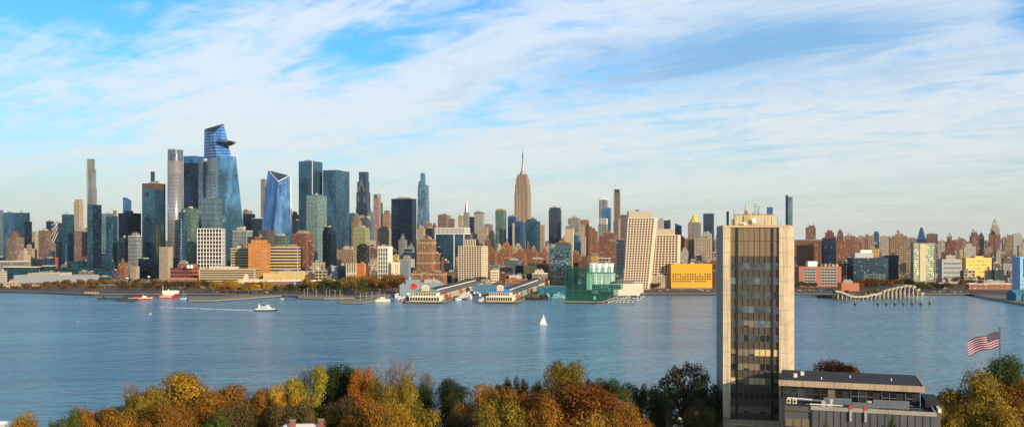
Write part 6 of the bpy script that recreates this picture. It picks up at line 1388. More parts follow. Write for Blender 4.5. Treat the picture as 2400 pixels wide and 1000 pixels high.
# white post at the corner
o = empty('pier_hut', (X(1393,GD(706)), GD(706), 2.8), label='small round white hut at the net pier corner', cat='hut'); MB().cyl(0,0,0,3.6,2.0,2.0,12).build('wall', M_WHITE, o); MB().cyl(0,0,3.6,4.8,2.5,.5,12).build('roof', M_WHITE, o)
slab('marina_walkway', 'curved marina walkway right of the green net', 'pier', [(1400,707),(1440,694),(1500,692),(1500,690.5),(1438,691.5),(1393,705)], z=1.8, th=.6)
slab('marina_dock', 'thin straight outer dock of the marina', 'dock', [(1398,712),(1488,712),(1488,711),(1398,711)], z=.7, th=.5)
for k_ in range(9): slab('finger_dock', 'thin finger dock between marina boats', 'dock', [(1412+k_*9,710.8),(1413+k_*9,710.8),(1421+k_*9,696),(1420+k_*9,696)], z=.6, th=.4, posts=False)['group'] = 'finger docks of the marina'
rb = random.Random(12); hme = hull(8, 2.7, 1.0).mesh('small_hull', M_HULLW); cme = MB().loft([(-2,-1,1),(1.6,-1,1),(1.6,1,1),(-2,1,1)],[(-1.7,-.8,2.1),(.6,-.8,2.1),(.6,.8,2.1),(-1.7,.8,2.1)]).mesh('small_cabin', M_GLASSD); mme = MB().cyl(.3,0,1,10,.09,.05,5).mesh('small_mast', M_WHITE)
for row, (py, xa, xb, n) in enumerate(((695,1442,1512,11),(698.5,1436,1506,10),(702.5,1428,1500,9),(707,1420,1488,7))):
    for i in range(n):
        px = xa+(xb-xa)*(i+rb.uniform(.2,.8))/n; x, y, z = G(px, py+rb.uniform(-.8,.8), 0); mast = rb.random() < .3
        o = empty('moored_boat', (x, y, 0), R(rb.choice((70,-110,80))), label='white sailboat moored in the marina' if mast else 'white motorboat moored in the marina', cat='boat', group='sailboats in the marina' if mast else 'motorboats in the marina')
        for nm, me in (('hull', hme), ('cabin', cme)) + ((('mast', mme),) if mast else ()):
            c = bpy.data.objects.new(nm, me); COL.objects.link(c); c.parent = o

# ---------------------------------------------------------------- the island on concrete tulips
D = 1330; o = empty('tulip_island', (X(2062,D), D+30, 0), label='artificial island carried on flaring white concrete tulip columns', cat='island'); ox, oy = X(2062,D), D+30
M_TUL = plain('tulip_concrete', (.48,.41,.30), var=.08)
topline = [(1956,680),(1968,682.5),(1980,687),(1990,692),(2005,695),(2020,694.5),(2034,691),(2046,688),(2060,687),(2066,681),(2078,677),(2092,675),(2104,671),(2118,669),(2130,668),(2140,670),(2148,676),(2156,683),(2163,687)]
def tl(px):
    for (a, ya), (b_, yb) in zip(topline, topline[1:]):
        if a <= px <= b_: return ya+(yb-ya)*(px-a)/(b_-a)
    return 690
ri = random.Random(6); isl = [[] for _ in range(5)]
for row in range(4):
    n = 21
    for i in range(n):
        px = 1964+(2160-1964)*(i+.5*(row%2)*.8)/(n-1); 
        if px > 2162: continue
        Dr = D+row*9; yt = tl(px)+ri.uniform(-1.0,1.0); z1 = max(4.2, Z(yt, D)-row*.25); x, y = X(px, D)-ox, Dr-oy; R_ = 4.3 if px > 2062 else 3.6
        m_ = MB(); q = [(.85, -1), (.85, z1-5.5), (1.3, z1-4), (2.6, z1-2.2), (R_, z1-.6), (R_*.98, z1+.5)]
        for (r0, a_), (r1, b_) in zip(q, q[1:]):
            if b_ > a_: m_.cyl(x, y, a_, b_, r0, r1, 8)
        if z1 > 4.6: smooth(m_.build('tulip_column', M_TUL, o))
        else: MB().cyl(x, y, -1, 3.4, .8, .9, 8).cyl(x, y, 3.4, 5, R_*.7, R_, 8).build('tulip_column', M_TUL, o)
tp = MB(); eb = MB()
pts = topline
for (a, ya), (b_, yb) in zip(pts, pts[1:]):
    za, zb = max(4.6, Z(ya,D))+.5, max(4.6, Z(yb,D))+.5; xa, xb = X(a,D)-ox, X(b_,D)-ox
    tp.loft([(xa,-29,za-.6),(xb,-29,zb-.6),(xb,4,zb-1),(xa,4,za-1)], [(xa,-29,za),(xb,-29,zb),(xb,4,zb+.3),(xa,4,za+.3)])
    if b_ <= 2062: eb.loft([(xa,-34.5,za-2.4),(xb,-34.5,zb-2.4),(xb,-33,zb-2.4),(xa,-33,za-2.4)], [(xa,-35,za+.3),(xb,-35,zb+.3),(xb,-33,zb+.3),(xa,-33,za+.3)])
eb.build('edge_beam', M_TUL, o); tp.build('green_top', plain('island_soil', (.13,.13,.055), var=.3), o)
for px, dy, h, c, lab in ((1968,0,5,'olive','left tip'),(1985,10,5,'green','left side'),(2036,6,5,'rust','middle'),(2050,10,6,'brown','middle right'),(2112,6,6,'olive','high right'),(2140,6,7,'dark','right peak'),(2152,8,8,'green','right slope'),(2088,8,6,'drab','lower slope')):
    Dt = D+dy; zt = max(4.6, Z(tl(px),D))+.5+dy*.05; tree(f'small tree growing on the tulip island, {lab}', px, HY+(H-zt-h)*F/Dt, h*1.3*F/Dt, Dt, c, 1, zt-.3, True, 'island_tree', 'trees on the tulip island')
for i, (px, py) in enumerate(((2004,714),(2057,714),(2077,714),(2097,714),(2117,714),(2138,714),(2158,714),(2179,713))):
    x, y, z = G(px, py, 0); q = empty('mooring_pile', (x, y, 0), label=('leftmost','second','third','fourth','fifth','sixth','seventh','rightmost')[i]+' dark mooring pile in the water before the tulip island', cat='mooring pile', group='mooring piles before the tulip island')
    MB().cyl(0,0,-.5,2.2,1.7,1.6,10).build('collar', M_DARK, q); MB().cyl(0,0,2.2,6.2,1.0,.95,10).build('post', plain('pile_grey', (.20,.18,.15)), q)
# field of old stakes
fs_ = MB(); rs = random.Random(5)
for i in range(420):
    t = rs.random(); px = 1912+t*68+rs.uniform(-6,6); py = 690+t*18*rs.uniform(.35,1.1); x, y, z = G(px, py, 0); hh = rs.uniform(.5, 2.2); fs_.tube((x,y,-.3),(x+rs.uniform(-.4,.4),y,hh),.22,.18,4)
fs_.build('old_pier_stakes', plain('pile_wood', (.10,.08,.06)), kind='stuff', label='field of dark rotten pier stakes in the water left of the island', cat='stakes')
fs_ = MB()
for i in range(120):
    px = 1560+rs.random()*60; py = 693+rs.random()*9; x, y, z = G(px, py, 0); fs_.tube((x,y,-.3),(x,y,rs.uniform(.3,.9)),.2,.18,4)
fs_.build('old_pier_stakes', plain('pile_wood', (.10,.08,.06)), kind='stuff', label='sparse dark rotten stakes below the golden building', cat='stakes')
slab('gangway_bridge', 'grey bridge deck from the bank to the tulip island', 'bridge', [(1915,690),(1960,691),(1972,687),(1920,686)], z=4.5, th=.8)
low('low red brick pier building left of the tulip island', 1966, 2014, 663, 682, plain('red_lowbrick', (.42,.15,.09)), 'brick_building', bulk=1)
low('long low rusty pier shed row at the far right', 2262, 2378, 664, 678, st('rust_shed',(.32,.12,.08),(.5,.42,.34),bay=9,flr=5,wf=.5,hf=.4,blind=0), 'pier_shed_row', ratio=.2, rot=-3, bulk=3, trim=M_WHITE)
low('cream low sheds between trees before the grey institutional building', 2196, 2226, 661, 676, 'cream', 'low_shed', bulk=1)
low('white ferry shelter roof behind the red lightship', 380, 420, 681, 688, M_WHITE, 'shelter', bulk=0)
low('yellow row of beach like stalls at the left bank', 198, 232, 683, 687, 'gold', 'stall_row', ratio=.2, bulk=0)
# blue barn at the right edge
D = 1262; o = empty('blue_barn', (X(2392,D), D, 2.6), R(12), label='dark blue barn like shed with cream gable at the right edge', cat='shed')
MB().box(-9,26,-2,16,0,9).build('wall', plain('barn_blue', (.04,.14,.24)), o)
MB().loft([(-9.6,-2.6,9.003),(26.6,-2.6,9.003),(26.6,16.6,9.003),(-9.6,16.6,9.003)],[(-9.6,6.6,15),(26.6,6.6,15),(26.6,7.4,15),(-9.6,7.4,15)]).build('roof', plain('barn_roof', (.05,.16,.26)), o)
MB().loft([(2,-6,0),(14,-6,0),(14,-2,0),(2,-2,0)],[(2,-6,8),(14,-6,8),(14,-2,8),(2,-2,8)]).loft([(1.5,-6.2,8.003),(14.5,-6.2,8.003),(14.5,3,8.003),(1.5,3,8.003)],[(7.8,-6.2,13),(8.2,-6.2,13),(8.2,3,13),(7.8,3,13)]).build('gable_porch', M_CREAM, o)
MB().box(4,9,-6.3,-5.9,0,4.5).build('door', M_RED, o)
# ================================================================ NEAR: concrete tower, low hall, flag, trees
M_PIER = plain('warm_concrete', (.52,.40,.26), var=.10, nscale=.12, bump=.1)
mt, t, b_ = newmat('precast_panels')       # pale precast wall with fine horizontal joints and slight staining
tc = t.n('ShaderNodeTexCoord').outputs['Object']; ox_, oy_, oz_ = t.xyz(tc)
jo = t.m('LESS_THAN', t.m('FRACT', t.m('DIVIDE', oz_, 3.72)), .045)
st1 = t.noise(t.v('MULTIPLY', tc, (1.2, 1.2, .08)), 1.0, 5, .65); st2 = t.noise(tc, .35, 4, .6)
cc_ = t.mix(t.rng(st1, .38, .66), (.66,.53,.36), (.40,.32,.22)); cc_ = t.mix(t.m('MULTIPLY', jo, .6), cc_, (.22,.17,.12))
f_ = t.rng(st2, .3, .7, .9, 1.08); t.put(b_.inputs['Base Color'], t.mix(1.0, cc_, t.comb(f_, f_, f_), 'MULTIPLY')); b_.inputs['Roughness'].default_value = .85
M_PREC = mt
A, B_, C_, E_ = Vector((55.3,241.5,0)), Vector((71.3,238,0)), Vector((78.4,256,0)), Vector((58.2,262,0))
BZ = 26.0; T0 = empty('concrete_tower', (A+B_)/2+Vector((0,0,BZ)), math.atan2(B_.y-A.y, B_.x-A.x), label='near tall concrete office tower with dark glass front between two pale piers', cat='tower')
IM = (Matrix.Translation(T0.location) @ T0.rotation_euler.to_matrix().to_4x4()).inverted()
a_, b2_, c_, e_ = [IM @ Vector((p.x, p.y, BZ)) for p in (A, B_, C_, E_)]
W2 = b2_.x; ZT = 88.6-BZ; ZB = 38.8-BZ          # half width, top, underside of the piers
def zz(py, D=240): return Z(py, D)-BZ
# body behind the front (side walls splay like the real plan)
pl = 1.85/16*2*W2
MB().loft([(a_.x+.02,.9,0),(b2_.x-.02,.9,0),(c_.x,c_.y,0),(e_.x,e_.y,0)],[(a_.x+.02,.9,ZT-.25),(b2_.x-.02,.9,ZT-.25),(c_.x,c_.y,ZT-.25),(e_.x,e_.y,ZT-.25)]).build('side_wall', M_PREC, T0)
MB().loft([(a_.x-.04,1.0,0),(a_.x+.018,1.0,0),(e_.x+.015,e_.y-.05,0),(e_.x-.04,e_.y-.05,0)],[(a_.x-.04,1.0,ZT-.26),(a_.x+.018,1.0,ZT-.26),(e_.x+.015,e_.y-.05,ZT-.26),(e_.x-.04,e_.y-.05,ZT-.26)]).build('shade_tinted_side_wall', plain('shade_tinted_concrete', (.30,.275,.24), var=.22, nscale=.3), T0, label='grey weathered side wall')  # grey concrete, darkened in its colour to stand in for this side's shade
PX = lambda px: -W2+2*W2*(px-1695)/(1849-1695)     # photo column on the front face -> metres
MB().box(PX(1695), PX(1713), -.05, 1.2, ZB, ZT).build('front_pier', M_PREC, T0)
MB().box(PX(1828), PX(1849), -.05, 1.2, ZB-.6, ZT+.1).build('front_pier', M_PREC, T0)
M_SPAN = plain('bronze_spandrel', (.075,.062,.050), rough=.5, var=.12, nscale=.6); M_FRAME = plain('bronze_mullion', (.13,.105,.075), rough=.45, metal=.3)
MB().box(PX(1713), PX(1828), .55, 1.0, ZB-.5, ZT).build('spandrel_wall', M_SPAN, T0)
FLR = [616+33.55*k_ for k_ in range(11)]
bays = [(1713,1725.5)]+[(1731+13*i, 1744+13*i) for i in range(6)]+[(1815,1828)]
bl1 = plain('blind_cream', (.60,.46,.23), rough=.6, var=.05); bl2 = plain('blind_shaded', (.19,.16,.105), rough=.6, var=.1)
def refl(name, c):
    m_, t, b_ = newmat(name); tc = t.n('ShaderNodeTexCoord').outputs['Object']; n_ = t.rng(t.noise(tc, .5, 4, .7), .35, .65)
    t.put(b_.inputs['Base Color'], t.mix(n_, c, tuple(x*.35 for x in c))); b_.inputs['Metallic'].default_value = .75; b_.inputs['Roughness'].default_value = .08
    bp = t.n('ShaderNodeBump'); bp.inputs['Strength'].default_value = .25; t.put(bp.inputs['Height'], t.noise(tc, .6, 3, .6)); t.put(b_.inputs['Normal'], bp.outputs[0]); return m_
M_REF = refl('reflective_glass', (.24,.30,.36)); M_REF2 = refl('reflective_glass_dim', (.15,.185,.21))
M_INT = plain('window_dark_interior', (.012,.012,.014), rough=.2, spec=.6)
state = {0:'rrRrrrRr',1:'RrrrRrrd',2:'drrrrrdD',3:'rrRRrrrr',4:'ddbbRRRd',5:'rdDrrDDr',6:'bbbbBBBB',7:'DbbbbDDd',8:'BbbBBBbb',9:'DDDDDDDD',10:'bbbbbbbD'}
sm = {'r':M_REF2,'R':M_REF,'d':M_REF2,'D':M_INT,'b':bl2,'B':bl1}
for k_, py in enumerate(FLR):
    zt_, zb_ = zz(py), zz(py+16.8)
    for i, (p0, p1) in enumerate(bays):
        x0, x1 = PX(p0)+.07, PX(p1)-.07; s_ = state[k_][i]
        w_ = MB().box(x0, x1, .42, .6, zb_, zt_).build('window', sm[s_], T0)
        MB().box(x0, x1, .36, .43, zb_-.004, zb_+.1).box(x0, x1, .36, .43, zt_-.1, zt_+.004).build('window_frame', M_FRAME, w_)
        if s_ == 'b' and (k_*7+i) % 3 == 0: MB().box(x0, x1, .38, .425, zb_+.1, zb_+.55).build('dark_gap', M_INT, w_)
MLV = [1713.5]+[1731+13*i for i in range(7)]+[1815,1827.5]
for p in MLV: MB().box(PX(p)-.07, PX(p)+.07, .36, .56, ZB-.5, ZT-.1).build('mullion', M_FRAME, T0)
for p0, p1 in ((1725.5,1731),(1809.3,1815)): MB().box(PX(p0), PX(p1), .30, .58, ZB-.5, ZT-.02).build('dark_slot', M_INT, T0)
# louvred top
M_LV = facade('bronze_louvres',(.36,.26,.15),(.15,.105,.06),bay=.36,flr=40,wf=.5,hf=.99,blind=0,lo=.8,hi=1.2,grough=.7)
for i, (p0, p1) in enumerate(bays):
    for y0, y1 in ((531.5,564),(565.5,600)): MB().box(PX(p0)+.06, PX(p1)-.06, .42, .56, zz(y1), zz(y0)).build('louvre_panel', M_LV, T0)
# parapet, recessed roof, ground floor
MB().loft([(a_.x-.05,-.07,ZT-.245),(b2_.x+.05,-.07,ZT-.245),(c_.x+.05,c_.y+.05,ZT-.245),(e_.x-.05,e_.y+.05,ZT-.245)],[(a_.x-.05,-.07,ZT+.35),(b2_.x+.05,-.07,ZT+.35),(c_.x+.05,c_.y+.05,ZT+.35),(e_.x-.05,e_.y+.05,ZT+.35)]).build('roof_coping', M_PIER, T0)
MB().box(PX(1714), PX(1846), 2.0, 2.4, 0, ZB-.5).build('lobby_glass', M_REF2, T0)
for p in (1722,1745,1760,1775,1790,1812,1840): MB().box(PX(p)-.12, PX(p)+.12, 1.7, 2.0, 0, ZB-.5).build('mullion', M_FRAME, T0)
MB().box(PX(1696), PX(1703), .9, 3, 0, ZB).build('corner_column', M_PREC, T0)
MB().box(PX(1727), PX(1808), -2.5, .4, ZB-3.6, ZB-2.2).build('entrance_canopy', M_CONC, T0)
# rooftop structures
zr = ZT+.35
def px2(px, d): return (px-1695)/(1849-1695)*2*W2-W2
M_PH = plain('penthouse_cream', (.56,.47,.30), var=.06, nscale=.4)
ph = MB(); ph.box(PX(1716), PX(1726), 5, 14, zr, zz(513,246)); ph.box(PX(1724), PX(1821), 4.5, 15, zr, zz(503,245)); ph.build('penthouse', M_PH, T0)
for i in range(11): MB().box(PX(1727+i*8.6)-.03, PX(1727+i*8.6)+.03, 4.47, 4.55, zr, zz(503.5,245)).build('panel_seam', plain('seam_tan', (.40,.33,.20)), T0)
MB().box(PX(1723), PX(1822), 4.3, 15.2, zz(503,245)+.003, zz(502,245)).build('penthouse_coping', plain('coping_brown', (.35,.28,.18)), T0)
MB().box(PX(1746), PX(1760), 4.2, 4.5, zr, zz(505,244)).build('service_door', plain('door_tan', (.45,.37,.23)), T0)
MB().box(PX(1703.5), PX(1709.5), 2.5, 3.4, zr, zz(495,243)).build('chimney', M_DARK, T0)
def dish(px, py, r_):
    x = PX(px); z = zz(py, 243); n = 20; m_ = MB(); vs = [(x, 3.6, z)]; 
    for k_, f in ((1,.5),(2,1.0)): vs += [(x+r_*f*math.cos(2*math.pi*i/n), 3.6-.5*r_*f*f*.8, z+r_*f*math.sin(2*math.pi*i/n)) for i in range(n)]
    fs = [(0, 1+i, 1+(i+1)%n) for i in range(n)] + [(1+i, 1+n+i, 1+n+(i+1)%n, 1+(i+1)%n) for i in range(n)]
    q = smooth(m_.add(vs, fs).build('satellite_dish', M_WHITE, T0)); MB().cyl(x, 3.8, zr, z, .12, .1, 6).build('dish_mount', M_STEEL, q)
dish(1773, 516, .72); dish(1750, 524, .38); dish(1745, 522, .25)
for p, y0, y1 in ((1722,503,489),(1774,503,475),(1780,503,488),(1783,503,480),(1771,503,492),(1826,530,507),(1812,530,509),(1833,530,521)):
    MB().cyl(PX(p), 6 if y0 < 520 else 2, zz(y0,244)-.1 if y0 < 520 else zr, zz(y1,244), .07, .04, 5).build('antenna', M_ROOFD, T0)
for p, yy in ((1774,479),(1774,484),(1783,484)): MB().bar((PX(p)-.5,6,zz(yy,244)),(PX(p)+.5,6,zz(yy,244)),.06,.06).build('antenna_arm', M_ROOFD, T0)
for p in (1768,1781): MB().cyl(PX(p),6,zz(502,245),zz(500,245),.25,.15,6).build('vent', M_ROOFD, T0)
# side wall ledges (right return) : floor recess lines
dR = Vector((c_.x-b2_.x, c_.y-.9, 0)); LR = dR.length; dR.normalize(); nR = Vector((dR.y, -dR.x, 0))
for k_ in range(13):
    z_ = zz(563+33.55*k_-4, 240); p = Vector((b2_.x, .9, 0))+nR*.0; q = p+dR*LR
    MB().bar(Vector((p.x,p.y,z_))+nR*.0, Vector((q.x,q.y,z_))+nR*.0, .05, 1.5).build('side_spandrel', plain('side_panel', (.50,.385,.25), var=.12), T0)

# ---------------------------------------------------------------- low hall to the right
HD = empty('campus_hall', (66, 217, 26), R(-18.5), label='low dark roofed hall with concrete fascia and gravel terrace beside the tower', cat='building')
def hz(py, D): return Z(py, D)-26
Wd = 28.2                                       # local x along the facade, local y to the rear
zr = 52-26
M_BLK = plain('dark_roof_felt', (.022,.022,.03), var=.35, nscale=.5, rough=.7)
MB().box(-3, Wd, -1.2, 19, zr-.02, zr+.0).build('roof_base', M_BLK, HD)
MB().box(-3, Wd, -1.2, 17.5, zr+.003, zr+.2).build('roof', M_BLK, HD)
mf, t, b_ = newmat('stained_fascia'); tc = t.n('ShaderNodeTexCoord').outputs['Object']
n_ = t.rng(t.noise(t.v('MULTIPLY', tc, (1.4,1,.15)), 1.0, 6, .7), .45, .72); t.put(b_.inputs['Base Color'], t.mix(n_, (.46,.35,.235), (.20,.155,.115))); b_.inputs['Roughness'].default_value = .9
MB().box(-3, Wd+.15, -1.5, -1.2, zr-1.05, zr+.3).build('fascia', mf, HD)
MB().box(Wd, Wd+.3, -1.2, 17.5, zr-1.05, zr+.3).build('fascia', mf, HD)
MB().box(-2.5, Wd-.6, 0, 16, zr-4.5, zr-.03).build('wall', plain('hall_dark_wall', (.025,.025,.03)), HD)
k = 0; x = -2
wt = [M_REF2, M_REF2, M_REF, M_REF2, M_INT, M_INT, bl2, M_INT, M_REF2, M_INT, M_REF2, M_INT, M_INT, M_INT, M_INT, M_INT, M_INT, M_INT]
while x < Wd-2.0:
    if k not in (8, 12, 15):
        q = MB().box(x, x+1.5, -.12, .05, zr-4.2, zr-1.2).build('window', wt[k % len(wt)], HD)
        MB().box(x-.06, x+.02, -.22, -.08, zr-4.3, zr-1.1).box(x, x+1.5, -.22, -.1, zr-2.9, zr-2.8).build('window_frame', M_FRAME if k < 8 else M_STEEL, q)
    x += 1.66; k += 1
# terrace and lower block
zt_ = 48-26
MB().box(-1, Wd+1.5, -9.2, -.05, zt_-1.2, zt_-.5).build('terrace', plain('dark_gravel', (.03,.03,.035), var=.4, nscale=2), HD)
MB().box(4.2, Wd+1.5, -9.6, -9.2, zt_-.9, zt_).build('coping', plain('coping_pale', (.34,.31,.27), var=.15), HD)
MB().box(Wd+1.5, Wd+1.8, -9.6, 0, zt_-.9, zt_).build('coping', plain('coping_pale', (.34,.31,.27), var=.15), HD)
MB().box(-1.4, 4.2, -9.3, -9.0, zt_-1.4, zt_-.3).build('coping', plain('coping_dark', (.10,.09,.08), var=.15), HD)
M_PANEL = plain('grey_panel', (.095,.10,.115), var=.18, nscale=.25)
MB().box(4.4, Wd+1.3, -9.35, -3, 0, zt_-.95).build('wall', M_PANEL, HD)
for i in range(17): MB().box(4.5+i*1.52-.05, 4.5+i*1.52+.05, -9.42, -9.3, 0, zt_-1.0).build('panel_joint', M_INT, HD)
MB().box(-1.4, 4.3, -8.9, -3, 0, zt_-1.45).build('wall', M_PANEL, HD)
for i in range(3):
    for j in range(2):
        q = MB().box(-1.2+i*1.75, .4+i*1.75, -9.05, -8.8, zt_-4.9-j*1.9, zt_-3.2-j*1.9).build('window', bl2 if j == 0 else M_REF2, HD)
        MB().box(-1.3+i*1.75, -1.18+i*1.75, -9.12, -9.0, zt_-4.9-j*1.9, zt_-3.2-j*1.9).box(-1.2+i*1.75, .4+i*1.75, -9.12, -9.0, zt_-5.0-j*1.9, zt_-4.88-j*1.9).build('window_frame', M_FRAME, q)
MB().bar((1,-1.0,zt_-.2),(26,-1.1,zt_-.2),.12,.12).bar((3,-5.8,zt_-.3),(12,-5.6,zt_-.35),.1,.1).build('conduit', M_STEEL, HD)
for i in range(9): MB().bar((17.2+i*1.2,-8.8,zt_-.5),(17.2+i*1.2,-8.8,zt_+.5),.05,.05).build('rail_post', M_STEEL, HD)
MB().bar((17,-8.8,zt_+.5),(27,-8.8,zt_+.5),.05,.05).build('handrail', M_STEEL, HD)
for x, y, l in ((3,2,5),(10,11,4),(17,5,6),(23,12,3)): MB().box(x,x+l,y,y+1.2,zr+.2,zr+.212).build('roof_patch', plain('roof_patch', (.05,.05,.055), var=.5, nscale=1.5), HD)
# right lower wing
MB().box(Wd+.3, Wd+3.0, -6, 8, 0, zt_-.6).build('wing_wall', M_PANEL, HD); MB().box(Wd+.32, Wd+3.2, -2, 8.2, zt_-.59, zt_+1.2).build('wing_block', M_BLK, HD)
MB().box(Wd+2.5, Wd+3.1, -6.2, 0, zt_-.59, zt_+.2).build('coping', M_WHITE, HD)
MB().box(13.0, 18.5, -7.6, -7.3, zt_-.5, zt_+.95).loft([(7,-5,zt_-.5),(13,-5,zt_-.5),(13,-4.8,zt_-.5),(7,-4.8,zt_-.5)],[(7,-5,zt_+1.3),(13,-5,zt_+1.3),(13,-4.8,zt_+1.3),(7,-4.8,zt_+1.3)]).build('terrace_wall', plain('steel_screen', (.20,.23,.26), rough=.4, metal=.4), HD)
MB().box(17.5, 25, -4.6, -4.3, zt_-.5, zt_+1.3).build('terrace_wall', plain('steel_screen', (.20,.23,.26), rough=.4, metal=.4), HD)
MB().bar((4,-9,zt_+.3),(11,-8.8,zt_+.3),.2,.2).bar((-1,-3,zt_+.5),(8,-3.5,zt_+.3),.2,.25).build('roof_pipe', M_WHITE, HD)
for i, x in enumerate((12.6, 15.7)):                                  # flood lights hanging over the wall
    q = MB().box(x-.22, x+.22, -9.8, -9.45, zt_-2.9, zt_-.4).build('wall_light', plain('lamp_grey', (.38,.38,.42)), HD)
    MB().box(x-.35, x+.45, -9.7, -9.3, zt_-.3, zt_+.55).build('bracket', M_RED, q)
def hloc(x, y, z): c, s_ = math.cos(R(-18.5)), math.sin(R(-18.5)); return (66+c*x-s_*y, 217+s_*x+c*y, 26+z)
for i, (x, y, s_) in enumerate(((-.6,-6,.9),(.7,-6,.9))):
    o = empty('air_conditioner', hloc(x, y, zt_-.5), R(-18.5), label=('left','right')[i]+' of two small cream air conditioning boxes on the terrace', cat='air conditioner', group='air conditioners on the terrace')
    MB().box(-.45,.45,-.25,.25,.25,1.25).build('case', M_CREAM, o); MB().tube((0,-.3,.75),(0,-.24,.75),.33,n=14).build('fan_grille', M_ROOFD, o); MB().box(-.4,-.3,-.2,.2,0,.25).box(.3,.4,-.2,.2,0,.25).build('leg', M_STEEL, o)
for i, (x, lab) in enumerate(((8.4,'left'),(16.5,'right'))):
    o = empty('roof_ventilator', hloc(x, -6.5, zt_-.5), R(-18.5), label=f'{lab} round white roof ventilator on the terrace', cat='ventilator', group='roof ventilators on the terrace')
    MB().box(-.55,.55,-.55,.55,0,.7).build('base', plain('vent_white', (.42,.41,.39)), o); MB().cyl(0,0,.7,1.5,.42,.42,14).cyl(0,0,1.5,1.75,.65,.55,14).cyl(0,0,1.15,1.25,.6,.6,14).build('hood', plain('vent_white', (.42,.41,.39)), o)
for i, (x, z_, lab) in enumerate(((6.9,1.4,'upright white'),(14.5,1.1,'wide pale'))):
    o = empty('ventilation_unit', hloc(x, -6.8, zt_-.5), R(-18.5), label=f'{lab} ventilation box between the roof ventilators', cat='ventilation box')
    MB().box(-.4-.3*i,.4+.3*i,-.35,.35,0,z_).build('case', plain('vent_white', (.42,.41,.39)), o); MB().bar((.3,0,z_*.8),(1.2,0,.4),.25,.25).build('duct', M_STEEL, o)
for i, (x, y, w_) in enumerate(((.6,5,.75),(2.1,9,.75))):
    o = empty('roof_hatch', hloc(x, y, zr+.2), R(-18.5), label=('nearer','farther')[i]+' small white box on the black hall roof', cat='roof box', group='white boxes on the hall roof')
    MB().box(-w_/2,w_/2,-w_/2,w_/2,0,.8).build('case', M_WHITE, o); MB().box(-w_/2-.05,w_/2+.05,-w_/2-.05,w_/2+.05,.8,.88).build('lid', M_CREAM, o)
for i, (x, y) in enumerate(((6.5,3),(13,8),(22,6))):
    o = empty('roof_pipe_vent', hloc(x, y, zr+.2), label=('left','middle','right')[i]+' tiny pipe vent on the black hall roof', cat='vent'); MB().cyl(0,0,0,.5,.12,.1,8).build('pipe', M_WHITE, o); MB().cyl(0,0,.5,.6,.2,.05,8).build('cap', M_WHITE, o)
# ---------------------------------------------------------------- flag
FD = 262; fx, fz = X(2343.5, FD), 26
o = empty('flagpole', (fx, FD, fz), label='slim steel flagpole with ball top rising from the trees at right', cat='flagpole')
MB().cyl(0,0,0,Z(769,FD)-fz,.16,.11,8).build('pole', M_ROOFD, o); MB().cyl(0,0,Z(769,FD)-fz,Z(767,FD)-fz,.24,.3,8).build('ball', M_ROOFD, o)
red, wht, blu = plain('flag_red', (.075,.005,.02), var=.03), plain('flag_white', (.46,.32,.39), var=.03), plain('flag_blue', (.005,.006,.045), var=.03)
def fpos(u, v):        # u 0..1 from hoist to fly, v 0..1 top to bottom
    Lx = 9.0; x = -.2-Lx*u; droop = -(.9*u+1.3*u*u*.9)*.95
    y = .55*math.sin(u*9+v*1.5)*(.2+u); z = Z(777.5,FD) - v*4.3 + droop*1.35 + .18*math.sin(u*11+v*2)
    return (fx+x, FD+y, z)
fl = MB(); nu, nv = 26, 26
for i in range(nu):
    for j in range(nv):
        u0, u1, v0, v1 = i/nu, (i+1)/nu, j/nv, (j+1)/nv; s_ = j//2
        mi = 2 if (i < 10 and s_ < 7) else (0 if s_ % 2 == 0 else 1)
        fl.add([fpos(u0,v0), fpos(u1,v0), fpos(u1,v1), fpos(u0,v1)], [(0,1,2,3)], mi)
FLG = MB(); 
fo_ = empty('flag', (fx, FD, Z(777.5,FD)), label='large striped flag with starred blue canton flying from the flagpole', cat='flag')
def sub(m_, p): m_.v = [(a-p[0], b_-p[1], c-p[2]) for a, b_, c in m_.v]; return m_
smooth(sub(fl, fo_.location).build('cloth', [red, wht, blu], fo_))
stm = MB()
for r_ in range(9):
    for c in range(6 if r_ % 2 == 0 else 5):
        u = (.03+(c+(.5 if r_ % 2 else 0))*.062); v = (r_+.8)/9.6*7/13; p = Vector(fpos(u, v))+Vector((0,-.05,0))
        ring = []
        for k_ in range(10):
            rr_ = .13 if k_ % 2 == 0 else .055; an = math.pi/2+k_*math.pi/5; ring.append((p.x+rr_*math.cos(an), p.y, p.z+rr_*math.sin(an)))
        stm.add(ring, [tuple(range(10))])
sub(stm, fo_.location).build('stars', wht, fo_)
